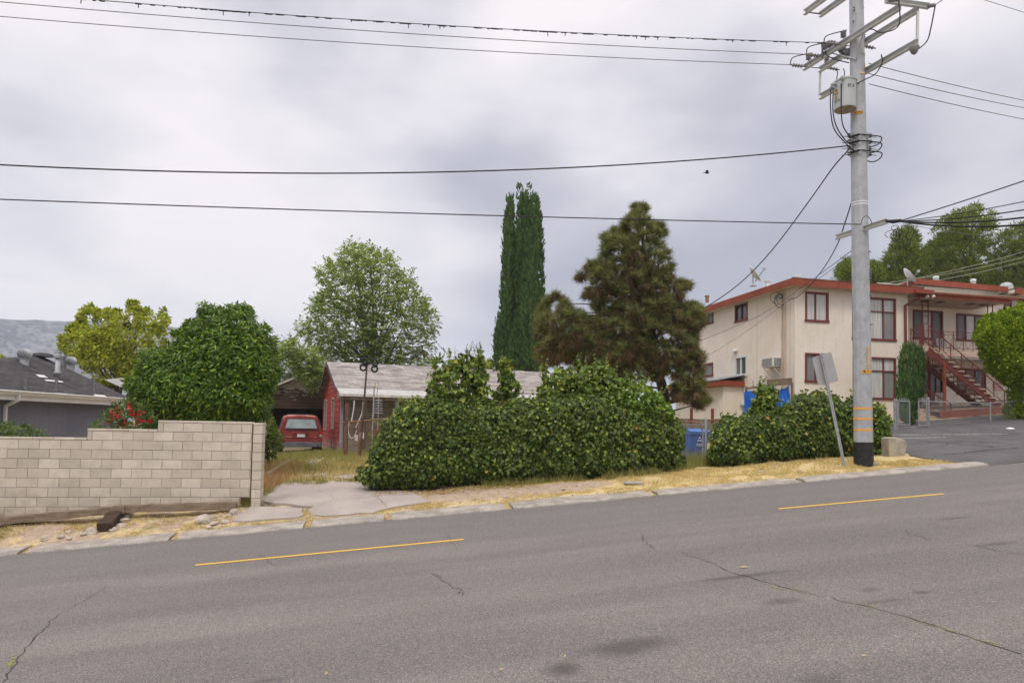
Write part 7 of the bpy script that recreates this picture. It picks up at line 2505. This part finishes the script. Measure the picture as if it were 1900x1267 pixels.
# ivy trailing at the pole foot and green weeds
shrub('ivy_shrub', 'loose leafy shrub just right of the utility pole', [(1618, 835), (1622, 770), (1632, 745), (1642, 752), (1646, 775), (1656, 785), (1652, 800), (1640, 808), (1646, 822), (1638, 834)], ivyY(17.5), .35, 120, 10, .12, .11, 'oval', lmIvyB, (1630, 838), 4, up=.3)

# ---- dark glossy tree behind the block wall
DT = [(246, 700), (258, 668), (288, 648), (322, 640), (330, 618), (345, 606), (366, 592), (374, 566), (390, 558), (408, 574), (424, 572), (446, 563), (466, 576), (474, 600), (492, 622), (508, 638), (515, 665), (512, 700), (502, 738), (497, 775), (470, 800), (400, 800), (330, 800), (292, 800), (262, 780), (242, 742)]
def whorl_crown(name, poly, Y, thick, n, k, size, mat, parent, shell=.8, back=.3, width=1.0, kind='long', spread=.9, up=.5):
    """whorls of long leaves at twig ends"""
    C, N, px = vol(poly, n, Y, thick, shell, back, .8)
    D = nrm(N + np.array([0, 0, up]) + jit(n, .35))
    Cr = np.repeat(C, k, 0) + jit(n * k, size * .18); Dr = np.repeat(D, k, 0)
    r = nrm(rng.normal(0, 1, (n * k, 3))); r = nrm(r - Dr * (r * Dr).sum(1, keepdims=True))
    tip = Dr * rng.uniform(.0, .8, (n * k, 1)) + r * spread + np.array([0, 0, -.15])
    return leaves('foliage' if name is None else name, Cr, tip, Dr + jit(n * k, .2), size * rng.uniform(.7, 1.2, n * k), kind, mat, parent, width)
def crown_dark(t, poly, Y): whorl_crown('crown', poly, Y, 1.7, 4200, 10, .185, lmDark, t)
tree('broadleaf_tree', 'dense dark green glossy tree rising behind the stepped block wall', DT, 19.8, 1.7, (400, 800), .1, crown_dark, core=70, corek=.62, fork=.3)
shrub('oleander_shrub', 'oleander shrub with red flowers against the grey house', [(172, 800), (182, 775), (192, 764), (202, 770), (215, 752), (238, 744), (262, 752), (285, 770), (292, 800)], 18.0, .6, 150, 12, .16, .13, 'long', lmOle, (235, 800), 8, up=.7, droop=-.3)
o = bpy.data.objects['oleander_shrub']
P, N, _ = vol([(196, 785), (210, 758), (240, 748), (275, 765), (285, 790), (240, 795)], 27, 17.8, .6, .95, .02)
n = 27 * 9; Pr = np.repeat(P, 9, 0) + jit(n, .035); leaves('blossoms', Pr, jit(n, 1), jit(n, 1), .055, 'oval', lmFlower, o, 1.6)
P2_ = np.array([at(x, y, 19.0) for x, y in ((255, 742), (262, 752), (318, 747), (304, 775), (251, 768), (265, 790), (275, 787))]); Pr = np.repeat(P2_, 8, 0) + jit(56, .035); leaves('blossoms', Pr, jit(56, 1), jit(56, 1), .055, 'oval', lmFlower, o, 1.6)
shrub('low_shrub', 'low narrow-leaved shrub row behind the lowest part of the block wall', [(-40, 820), (-30, 785), (0, 778), (8, 790), (30, 796), (60, 799), (88, 800), (90, 820)], 16.9, .5, 120, 12, .13, .11, 'long', lmOle, (20, 815), 6, up=.8, droop=-.4)
shrub('feathery_bush', 'loose light green bush between the wall end and the red van', [(478, 836), (482, 792), (490, 770), (500, 776), (508, 784), (518, 800), (523, 832), (512, 845), (488, 845)], 24.0, .6, 150, 14, .16, .10, 'oval', leafmat('feathery_leaf', [(0, (.06, .10, .018)), (.6, (.11, .165, .03)), (1, (.20, .25, .05))], .3, .2), (500, 842), 6, up=.6, droop=-.2)

# ---- far trees
YT = [(112, 642), (118, 622), (138, 604), (146, 584), (168, 570), (186, 578), (200, 571), (222, 576), (232, 566), (254, 564), (280, 570), (308, 578), (316, 598), (308, 622), (318, 650), (312, 690), (270, 715), (190, 715), (150, 700), (126, 668)]
tree('yellow_green_tree', 'bright yellow-green tree beyond the grey house roof', YT, 46, 3.0, (215, 720), .22, lambda t, p, Y: foliage('crown', p, Y, 3.0, 230, 70, .62, .24, 'oval', lmYel, t, up=.6, droop=.1, shell=.8), nlimb=30, core=10, corek=.35)
AS = [(553, 604), (562, 592), (577, 596), (572, 566), (582, 548), (598, 540), (594, 512), (600, 484), (618, 492), (630, 466), (652, 444), (664, 452), (676, 462), (688, 456), (700, 470), (716, 472), (732, 478), (734, 498), (748, 512), (757, 504), (764, 522), (770, 545), (786, 556), (800, 574), (808, 602), (796, 622), (800, 640), (788, 660), (770, 690), (700, 700), (640, 700), (608, 676), (592, 650), (566, 634), (578, 618)]
def spray_crown(t, poly, Y, thick=3.3, n=3000, k=9, size=.235, mat=None, name='crown'):
    C, N, px = vol(poly, n, Y, thick, .65, .4, .9)
    D = nrm(N * .8 + np.array([0, 0, .35]) + jit(n, .5))
    s_ = np.tile(np.linspace(-.25, .45, k), n)[:, None]
    Dr = np.repeat(D, k, 0); Cr = np.repeat(C, k, 0)
    sd = nrm(np.cross(Dr, np.array([0, 0, 1.0])) + 1e-3)
    sg = np.where(np.arange(n * k) % 2, 1., -1.)[:, None]
    P = Cr + Dr * s_ + np.array([0, 0, -.25]) * s_ ** 2
    tip = Dr * .8 + sd * sg * .9 + np.array([0, 0, -.25]) + jit(n * k, .2)
    nor = np.array([0, 0, 1.0]) + jit(n * k, .45)
    leaves(name, P, tip, nor, size * rng.uniform(.7, 1.25, n * k), 'oval', mat or lmAsh, t, 1.0)
tree('ash_tree', 'tall open green ash tree behind the red house', AS, 46, 3.3, (690, 700), .26, spray_crown, bark=mBarkGrey, nlimb=44, fork=.32, rg=15)
AB = [(514, 648), (520, 636), (540, 630), (552, 640), (560, 652), (580, 655), (600, 672), (612, 690), (604, 712), (596, 728), (584, 722), (572, 715), (560, 700), (544, 690), (536, 676), (526, 662), (518, 668)]
tree('ash_sapling', 'drooping green tree hanging over the garage gable', AB, 39.0, 1.6, (612, 760), .12, lambda t, p, Y: spray_crown(t, p, Y, 1.4, 560, 9, .2), bark=mBarkGrey, nlimb=22, fork=.5)
tree('far_bush', 'hazy olive bush behind the garage roof', [(500, 745), (503, 712), (520, 695), (545, 690), (580, 700), (590, 745)], 60, 1.8, (540, 750), .15, lambda t, p, Y: foliage('crown', p, Y, 1.8, 120, 30, .5, .26, 'oval', leafmat('olive_leaf', [(0, (.06, .075, .03)), (1, (.13, .14, .065))], .2, .2), t, shell=.7), nlimb=8, core=8)
tree('far_bush', 'small rounded bush just left of the cypress foot', [(870, 700), (875, 675), (890, 665), (910, 668), (918, 700)], 60, 1.5, (895, 705), .12, lambda t, p, Y: foliage('crown', p, Y, 1.4, 90, 30, .4, .24, 'oval', lmYel, t, shell=.7), nlimb=6, core=6)
tree('far_bush', 'sparse light bush right of the ash tree above the pale roof', [(775, 700), (780, 680), (790, 668), (806, 660), (812, 672), (806, 700)], 44, .8, (793, 705), .08, lambda t, p, Y: foliage('crown', p, Y, .8, 50, 14, .3, .18, 'oval', lmAsh, t, shell=.5), nlimb=8)
tree('far_bush', 'low yellow-green tree at the left edge beyond the dark roof', [(-20, 690), (-10, 665), (8, 661), (14, 670), (18, 690)], 50, 1.0, (0, 695), .1, lambda t, p, Y: foliage('crown', p, Y, 1, 50, 26, .4, .22, 'oval', lmYel, t, shell=.6), nlimb=5)
# bare twigs above the vine clump
mb = MB(); bq = at(862, 700, 30); bq.z = gz(bq.x, bq.y)
for i in range(26):
    tp_ = at(random.uniform(842, 890), random.uniform(634, 665), 30 + random.uniform(-.6, .6))
    limbs(mb, bq + V((0, 0, 3.0)), [tp_], .014, .5, .5)
mb.tube([bq, bq + V((0, 0, 3.1))], .04, 6)
tag(mb.build('bare_shrub', mBarkGrey), 'leafless grey twigs poking up behind the tall vine clump', 'shrub')

# ---- cypress
CYP = [[(913, 695), (916, 650), (921, 605), (928, 555), (933, 500), (935, 440), (938, 400), (945, 371), (951, 384), (954, 420), (955, 560), (954, 695)],
       [(940, 695), (945, 560), (951, 450), (958, 400), (963, 358), (967, 349), (972, 362), (974, 400), (976, 480), (976, 695)],
       [(962, 695), (966, 450), (972, 390), (976, 355), (979, 341), (984, 358), (986, 400), (990, 500), (990, 695)],
       [(925, 695), (950, 600), (966, 500), (974, 430), (980, 392), (988, 374), (996, 377), (1001, 395), (1002, 420), (1006, 445), (1009, 462), (1006, 480), (1009, 540), (1012, 600), (1014, 695)]]
def spire(t, poly, Y, thick, nlobe, k):
    C, N, px = vol(poly, nlobe, Y, thick, .9, .3, .9)
    N[:, 2] *= .2; N = nrm(N)
    n = nlobe * k
    u = rng.uniform(-1, 1, n); th = rng.uniform(-1.4, 1.4, n)
    Nr = np.repeat(N, k, 0); sd = np.stack([-Nr[:, 1], Nr[:, 0], np.zeros(n)], 1)
    r = .34 * np.sqrt(np.clip(1 - u ** 2, 0, 1)) * rng.uniform(.75, 1.05, n) * np.where(u > .3, .8, 1)
    D = Nr * np.cos(th)[:, None] + sd * np.sin(th)[:, None]
    P = np.repeat(C, k, 0) + D * r[:, None] - Nr * .22; P[:, 2] += u * .75
    tip = D * .45 + np.array([0, 0, 1.0]) + jit(n, .2)
    leaves('crown', P, tip, D + jit(n, .3), .34 * rng.uniform(.7, 1.3, n), 'long', lmCyp, t, 1.4)
ct = thing('cypress_tree', V((*at(965, 700, 52).xy, -1.2)), 'tall narrow dark cypress with several pointed spires behind the house', 'tree')
mb = MB()
for (px, ty) in ((938, 400), (962, 375), (976, 370), (988, 400)):
    a, b = at(965, 760, 52), at(px, ty, 52); mb.tube([V((a.x, a.y, -1.3)), a.lerp(b, .5), b], [.22, .15, .03], 8)
mb.build('trunk', mBark, ct)
for pl_, nl, th_ in ((CYP[0], 190, 1.1), (CYP[1], 120, .8), (CYP[2], 110, .8), (CYP[3], 420, 1.9)): spire(ct, pl_, 52, th_, nl, 40)
for pl_ in CYP: core_lumps('dark_filler_core', [(x * .92 + .08 * np.mean([q[0] for q in pl_]), y + 14) for x, y in pl_], 52, 1.2, 60, ct, .75)

# ---- pine
PN = [(1001, 596), (1006, 568), (1020, 556), (1030, 538), (1042, 552), (1056, 562), (1072, 576), (1090, 590), (1100, 575), (1088, 550), (1092, 528), (1078, 516), (1072, 492), (1088, 480), (1104, 490), (1114, 476), (1118, 455), (1114, 442), (1130, 436), (1146, 430), (1156, 430), (1152, 410), (1168, 402), (1176, 392), (1186, 378), (1202, 386), (1204, 404), (1212, 415), (1230, 412), (1232, 430), (1226, 446), (1240, 468), (1248, 490), (1246, 512), (1262, 524), (1276, 528), (1278, 548), (1266, 562), (1290, 570), (1312, 566), (1312, 586), (1296, 602), (1284, 618), (1300, 632), (1306, 650), (1296, 664), (1310, 676), (1312, 694), (1298, 704), (1308, 716), (1312, 742), (1300, 758), (1276, 752), (1252, 742), (1248, 716), (1222, 700), (1204, 712), (1180, 718), (1150, 708), (1130, 712), (1110, 698), (1080, 684), (1050, 670), (1010, 684), (1000, 664), (1006, 630), (998, 614)]
def pine_tufts(t, poly, Y, thick, n, k, L, mat, matb=None, w=.017, brown=.55, shell=.85):
    C, N, px = vol(poly, n, Y, thick, shell, .3, .75)
    D = nrm(N * np.array([1, 1, .5]) + np.array([0, 0, .55]) + jit(n, .25))
    def needles(name, sel, cone, mat_, lk, down):
        c = C[sel]; d = D[sel]; m = len(c)
        if not m: return
        Dr = np.repeat(d, k, 0); Cr = np.repeat(c, k, 0)
        r = rng.normal(0, 1, (m * k, 3)); r = nrm(r - Dr * (r * Dr).sum(1, keepdims=True))
        tip = nrm(Dr * rng.uniform(.15, 1.0, (m * k, 1)) + r * cone + np.array([0, 0, -down]))
        P = Cr - Dr * rng.uniform(0, .38, (m * k, 1)) * L * 1.5 + np.array([0, 0, -.12 * (down > 0)])
        leaves(name, P, tip, r + jit(m * k, .3), L * lk * rng.uniform(.7, 1.1, m * k), 'needle', mat_, t, w / L)
    needles('needles', np.ones(n, bool), .8, mat, 1, 0.0)
    if matb:
        low = (px[:, 1] > 480) & (rng.uniform(0, 1, n) < brown)
        needles('dead_needles', low, .7, matb, 1.0, 1.1)
    return C, D, px
pb = at(1240, 775, 26.5)
pt = thing('pine_tree', V((pb.x, pb.y, gz(pb.x, pb.y))), 'bushy pine with brown dead needles left of the beige apartments', 'tree')
tk = bez([V((pb.x, pb.y, gz(pb.x, pb.y) - .2)), at(1232, 735, 26.5), at(1214, 660, 26.5), at(1200, 540, 26.5), at(1188, 384, 26.5)], 6)
mb = MB(); mb.tube(tk, [.26 * (1 - .85 * i / (len(tk) - 1)) for i in range(len(tk))], 10)
C, CN, px = vol(PN, 330, 26.5, 1.9, .92, .25, .8)
px = np.concatenate([px, np.array([(1187, 388), (1192, 400), (1180, 408), (1200, 415), (1170, 420), (1218, 424), (1010, 575), (1032, 552), (1008, 610), (1004, 650), (1296, 580), (1300, 690), (1295, 735)])])
Ce = np.array([at(x, y, 26.4 if 1100 < x < 1250 else 26.0) for x, y in px[330:]]); C = np.concatenate([C, Ce]); CN = np.concatenate([CN, np.tile(np.array([[0, -.5, .6]]), (len(Ce), 1))])
dd, _ = edge_dist(px, PN)
RP = np.minimum(rng.uniform(.34, .62, len(C)), np.maximum(dd * 26.5 / FOC * 1.25, .22))
def tuft_set(name, sel, per, k, L, mat_, cone, updir, lower, w):
    c = np.repeat(C[sel], per, 0); r_ = np.repeat(RP[sel], per); nn = np.repeat(CN[sel], per, 0)
    m = len(c)
    d = nrm(rng.normal(0, 1, (m, 3)) + nn * .5 + np.array([0, 0, updir]))
    if lower: d[:, 2] = -np.abs(d[:, 2]) * .9
    p_ = c + d * r_[:, None] * np.array([1, 1, .75]) * rng.uniform(.75, 1.0, (m, 1))
    g_ = nrm(d * .8 + np.array([0, 0, -.9 if lower else .55]))
    Dr = np.repeat(g_, k, 0); Pr = np.repeat(p_, k, 0)
    q = rng.normal(0, 1, (m * k, 3)); q = nrm(q - Dr * (q * Dr).sum(1, keepdims=True))
    tip = nrm(Dr * rng.uniform(.25, 1.0, (m * k, 1)) + q * cone)
    leaves(name, Pr - Dr * rng.uniform(.0, .5, (m * k, 1)) * L, tip, q + jit(m * k, .3), L * rng.uniform(.6, 1.1, m * k), 'needle', mat_, pt, w / L)
al = np.ones(len(C), bool)
tuft_set('needles', al, 9, 44, .33, lmPine, .75, .75, False, .021)
tuft_set('dead_needles', (px[:, 1] > 470) & (rng.uniform(0, 1, len(C)) < .75), 7, 44, .33, lmPineB, .6, -.3, True, .021)
for c in C[::2]:
    j_ = min(range(len(tk)), key=lambda i: abs(tk[i].z - (c[2] - .25)))
    limbs(mb, tk[j_], [tuple(c)], .045, .5, .2)
mb.build('trunk', mBark, pt, smooth=True)
core_lumps('dark_filler_core', [(1120, 680), (1095, 575), (1150, 460), (1190, 425), (1225, 480), (1255, 560), (1268, 690)], 26.5, 1.5, 70, pt, .3, mCoreB)
# cones
ci = [i for i in range(len(C)) if px[i, 1] < 560][:14]
mb = MB()
for j_ in sorted(range(len(C)), key=lambda i: px[i, 1])[:14:2]:
    mb.lathe([(0, -.07), (.05, -.04), (.06, 0), (.04, .05), (0, .08)], C[j_] + np.array([0, -.05, .03]), seg=8)
mb.build('cones', M('pine_cone', (.33, .18, .07), .8, .2, 9), pt)

# ---- pines behind the apartments
FP = [([(1562, 540), (1563, 500), (1570, 486), (1582, 492), (1600, 500), (1616, 494), (1628, 478), (1640, 500), (1645, 540)], 'small far pine behind the flat roof left of the steel pole crown', 1600),
      ([(1640, 545), (1646, 500), (1655, 470), (1662, 440), (1676, 428), (1692, 432), (1702, 448), (1706, 468), (1722, 462), (1734, 480), (1740, 545)], 'middle far pine with a rounded top, right of the steel pole', 1690),
      ([(1712, 545), (1724, 490), (1730, 455), (1728, 428), (1742, 418), (1752, 404), (1774, 400), (1790, 388), (1808, 384), (1830, 392), (1844, 404), (1842, 430), (1838, 450), (1850, 480), (1856, 545)], 'tallest and widest far pine above the apartment roof', 1790),
      ([(1836, 545), (1840, 490), (1850, 455), (1858, 440), (1868, 424), (1878, 428), (1888, 420), (1905, 418), (1935, 402), (1965, 430), (1975, 545)], 'far pine at the right edge above the apartment roof', 1890)]
for pl_, lb, bx_ in FP:
    def cr(t, p, Y):
        C, N, px = vol(p, 430, Y, 3.2, .8, .25, .8)
        n_ = 430 * 46
        dirs = nrm(rng.normal(0, 1, (n_, 3)) + np.array([0, 0, .5]) + np.repeat(N, 46, 0) * .6)
        P = np.repeat(C, 46, 0) + dirs * (rng.uniform(.2, 1, n_) * np.repeat(rng.uniform(.35, .8, 430), 46))[:, None] * np.array([1, 1, .7])
        leaves('crown', P, dirs + np.array([0, 0, .5]) + jit(n_, .3), dirs + jit(n_, .5), .34 * rng.uniform(.7, 1.2, n_), 'long', lmPineFar, t, .9)
    tree('far_pine_tree', lb, pl_, 64, 3.0, (bx_, 560), .3, cr, nlimb=18, group='far pines behind the apartments', core=22, corek=.55)

# ---- clipped shrubs by the apartments
RT = [(1815, 640), (1817, 612), (1826, 594), (1842, 584), (1862, 575), (1884, 572), (1908, 573), (1950, 584), (1976, 620), (1972, 670), (1940, 706), (1900, 718), (1876, 716), (1858, 704), (1836, 690), (1822, 668)]
def lumpy(t, poly, Y, thick, n, k, rc, size, mat, kind='oval', name='crown', sq=1.0, up=.6):
    foliage(name, poly, Y, thick, n, k, rc, size, kind, mat, t, shell=.97, back=.2, up=up, droop=-.5, jn=.35, jt=.35, flat=.8, squash=sq)
tree('round_tree', 'rounded yellow-green clipped tree in front of the staircase foot', RT, 27.9, 1.5, (1890, 780), .14, lambda t, p, Y: lumpy(t, p, Y, 1.45, 900, 40, .22, .10, lmRound), nlimb=10, core=110, corek=.62, fork=.3, rg=5)
HB = [(1868, 722), (1874, 718), (1900, 717), (1975, 716), (1985, 730), (1985, 790), (1868, 782)]
shrub('clipped_hedge', 'small clipped yellow-green hedge under the rounded tree', HB, 28.3, .8, 420, 34, .14, .085, 'oval', lmHedge, (1900, 788), 40, cat='hedge', up=.5, droop=-.5, shell=.97, back=.2, flat=.4)
CS = [(1666, 775), (1667, 720), (1670, 690), (1674, 665), (1678, 650), (1684, 640), (1692, 646), (1700, 652), (1708, 650), (1712, 660), (1713, 700), (1711, 735), (1703, 760), (1697, 780), (1690, 790), (1684, 788), (1676, 782)]
tq_ = thing('columnar_shrub', V((*at(1688, 790, 28.4).xy, gz(*at(1688, 790, 28.4).xy))), 'tall columnar green juniper by the apartment corner and open gate', 'shrub')
C, N, px = vol(CS, 900, 28.4, .5, .95, .25, .7); k = 10; n = 900 * k
N[:, 2] *= .3
P = np.repeat(C, k, 0) + jit(n, .06); leaves('foliage', P, np.repeat(nrm(N), k, 0) * .25 + np.array([0, 0, 1.0]) + jit(n, .15), np.repeat(N, k, 0) + jit(n, .4), .2 * rng.uniform(.6, 1.3, n), 'long', lmCol, tq_, .8)
core_lumps('dark_filler_core', CS, 28.4, .5, 60, tq_, .7)

# ---- agave, yucca, wall weeds
def rosette(name, label, px, py, n, L, mat, wd, up0=.15, up1=1.2):
    q = ground(px, py); t = thing(name, q, label, 'plant')
    a = rng.uniform(0, 2 * math.pi, n); e = rng.uniform(up0, up1, n)
    tip = np.stack([np.cos(a) * np.cos(e), np.sin(a) * np.cos(e), np.sin(e)], 1)
    nor = np.stack([-np.cos(a) * np.sin(e), -np.sin(a) * np.sin(e), np.cos(e)], 1)
    leaves('blades', np.repeat(np.array([q]), n, 0) + tip * .02, tip, nor, L * rng.uniform(.75, 1.1, n), 'spike', mat, t, wd)
rosette('agave', 'small blue-grey agave at the block wall foot', 148, 951, 34, .26, lmAgave, 1.0, .3, 1.4)
rosette('yucca', 'dark spiky yucca at the left edge before the block wall', -8, 958, 60, .62, lmYucca, .35, .1, 1.3)
q = ground(321, 936); t = thing('wall_weed', q, 'small green weed growing at the block wall foot', 'plant')
n = 50; P = np.array([q]) + np.stack([rng.normal(0, .06, n), rng.normal(0, .03, n), rng.uniform(.02, .26, n)], 1); leaves('foliage', P, jit(n, 1), jit(n, .5) + np.array([0, -.5, .6]), .075, 'oval', lmDark, t, 1.3)
MB().tube([q, q + V((.02, 0, .3)), q + V((.02, 0, .42))], .006, 5).build('stem', mBark, t)


# ---- grasses
def grass(name, pts, h, k, mat, spread=.05, lean=.45, wd=.012, kind='stuff'):
    """pts (n,2) in s,t"""
    n = len(pts); X, Y = xy(pts[:, 0], pts[:, 1]); Z = zground(pts[:, 0], pts[:, 1])
    P = np.repeat(np.stack([X, Y, Z], 1), k, 0) + np.stack([rng.normal(0, spread, n * k), rng.normal(0, spread, n * k), np.full(n * k, -.005)], 1)
    tip = np.array([0, 0, 1.0]) + jit(n * k, lean)
    tip[:, 2] = np.abs(tip[:, 2]) * .8 + .12
    hh = np.repeat(np.broadcast_to(h, (n,)) * rng.uniform(.5, 1.2, n), k) * rng.uniform(.5, 1.1, n * k)
    o = leaves(name, P, tip, jit(n * k, 1) + 1e-3, hh, 'needle', mat, None, wd / np.maximum(hh, .01), org=V((0, 18, -1.5)))
    return tag(o, kind=kind)


def scatter(n, s0, s1, t0, t1, fn=None):
    q = np.stack([rng.uniform(s0, s1, n), rng.uniform(t0, t1, n)], 1)
    if fn is not None: q = q[fn(q[:, 0], q[:, 1])]
    return q


inDrive = lambda s, t: (s > -3.4) & (s < 1.1) & (t < 18.5)
def vergeR(s, t):
    wedge = s < 13.0 - np.clip((t - 15) * .45, -.4, 1.2)
    sand = (s < 5.6) & (t > 15.45) & (t < 16.75)
    return wedge & (t < np.where(s < 9, 17.4, 17.6)) & ~((sand) & (rng.uniform(0, 1, len(s)) < .93)) & (pnoise(s, t, 1.2) > -.5 + .35 * (s < 5)) & (s > .6 + (t - 15) * .2)
grass('dry_verge_grass', scatter(9500, .6, 14.2, EDGE + .42, 17.6, vergeR), .085, 8, lmDry, .05, .8, .012)
grass('dry_verge_grass', scatter(900, 12.3, 14.8, EDGE + .5, 15.6, lambda s, t: s < 14.6 - (t - 14.8) * 1.6), .07, 8, lmDry, .05, .8, .012)
grass('dry_verge_grass', scatter(3600, -12, -3.1, EDGE + .45, 16.0, lambda s, t: (pnoise(s, t, 1.1, 2) + .5 * (t > 15.3) > .25)), .07, 8, lmDry, .06, .8, .012)
grass('green_verge_grass', scatter(700, -10.5, -7.4, 15.25, 15.75, lambda s, t: pnoise(s, t, 1.4, .5) > -.2), .09, 9, lmGreenG, .05, .5, .012)
# straw in the joints of the driveway slabs and the kerb gaps
jt_ = []
for zs in ([(60, 810), (300, 800), (560, 785), (640, 775), (860, 768), (1150, 745), (1300, 700), (1590, 660), (1700, 640)], [(640, 775), (625, 730), (610, 690)], [(640, 790), (690, 840)], [(250, 790), (290, 850)]):
    q = [np.array(st_at(*z2p(*z))) for z in zs]
    for a, b in zip(q[:-1], q[1:]):
        m = max(2, int(np.linalg.norm(b - a) * 75)); k = rng.uniform(0, 1, (m, 1)); jt_.append(a + (b - a) * k + rng.normal(0, .075, (m, 2)))
grass('joint_grass', np.concatenate(jt_), .07, 8, lmDry, .03, .8, .011)
jt_ = []
for zs in ([(230, 650), (330, 668), (560, 688), (690, 684)], [(220, 640), (250, 600), (330, 540)]):
    q = [np.array(st_at(*z2p(*z))) for z in zs]
    for a, b in zip(q[:-1], q[1:]):
        m = max(2, int(np.linalg.norm(b - a) * 45)); k = rng.uniform(0, 1, (m, 1)); jt_.append(a + (b - a) * k + rng.normal(0, .04, (m, 2)))
grass('joint_grass', np.concatenate(jt_), .07, 8, lmGreenG, .03, .6, .011)
gp_ = []
for gs in gaps: gp_.append(np.stack([rng.normal(gs, .09, 45), rng.uniform(EDGE, EDGE + .6, 45)], 1))
grass('kerb_gap_grass', np.concatenate(gp_), .06, 8, lmDry, .03, .8, .011)
se = rng.uniform(5.0, 8.4, 500); grass('kerb_gap_grass', np.stack([se, rng.normal(EDGE - .02, .05, 500)], 1), .05, 6, lmGreenG, .03, .8, .011)
# tall weeds before the van
grass('tall_dry_weeds', scatter(3400, -4.6, 3.6, 21.2, 29.5, lambda s, t: (pnoise(s, t, .8) > -.5) & (s < -1.2 + (t - 17) * .55)), .33, 9, lmGreenG, .12, .28, .014)
grass('tall_dry_weeds', scatter(2200, -3.6, 1.5, 19.6, 26, lambda s, t: (pnoise(s, t, .8, 1) > -.1) & (s < -.9 + (t - 17) * .4)), .30, 9, lmDry, .12, .35, .014)
grass('russet_weeds', scatter(1500, -4.6, -2.75, 17.2, 24, lambda s, t: s < -3.0 + (t - 17) * .11), .42, 10, lmDryR, .08, .3, .013)
grass('green_weeds', scatter(260, -3.7, -2.8, 16.3, 18.2, None), .25, 10, lmGreenG, .07, .45, .014)
grass('green_weeds', scatter(420, -2.9, -.2, 18.9, 20.2, lambda s, t: pnoise(s, t, 1.6, 3) > .05), .22, 9, lmGreenG, .07, .45, .013)
grass('hedge_foot_weeds', scatter(900, 2.4, 8.0, 16.85, 17.4, lambda s, t: pnoise(s, t, 1.0, 5) > -.2), .26, 8, lmGreenG, .06, .35, .012)
grass('gate_weeds', scatter(420, 8.0, 10.2, 17.9, 20.6, None), .5, 10, lmGreenG, .08, .3, .013)
grass('planter_weeds', scatter(160, 22.5, 31, 27.2, 28.6, None), .25, 8, lmDry, .08, .4, .016)
grass('tall_dry_weeds', scatter(900, -5.6, -1.6, 29.3, 31.6, lambda s, t: pnoise(s, t, .8) > -.4), .24, 9, lmGreenG, .12, .3, .016)
# white flowering weed on the driveway
P = np.array([ground(*z2p(x, y)) for x, y in zip(rng.normal(690, 40, 80), rng.normal(372, 9, 80))]); P[:, 2] += rng.uniform(.12, .3, 80)
tag(leaves('white_flower_weed', P, jit(80, 1), jit(80, 1), .05, 'oval', leafmat('white_petal', [(0, (.6, .6, .55)), (1, (.75, .75, .7))], .2, .1), None, 1.5), kind='stuff')
# fallen ivy litter before the hedge
ql = scatter(700, -.3, 3.6, 16.4, 17.2)
X, Y_ = xy(ql[:, 0], ql[:, 1]); P = np.stack([X, Y_, zground(ql[:, 0], ql[:, 1]) + .045], 1)
tag(leaves('leaf_litter', P, jit(len(P), 1) * np.array([1, 1, .15]), np.array([0, 0, 1.0]) + jit(len(P), .25), .055, 'oval', lmDryR, None, 1.4), kind='stuff')
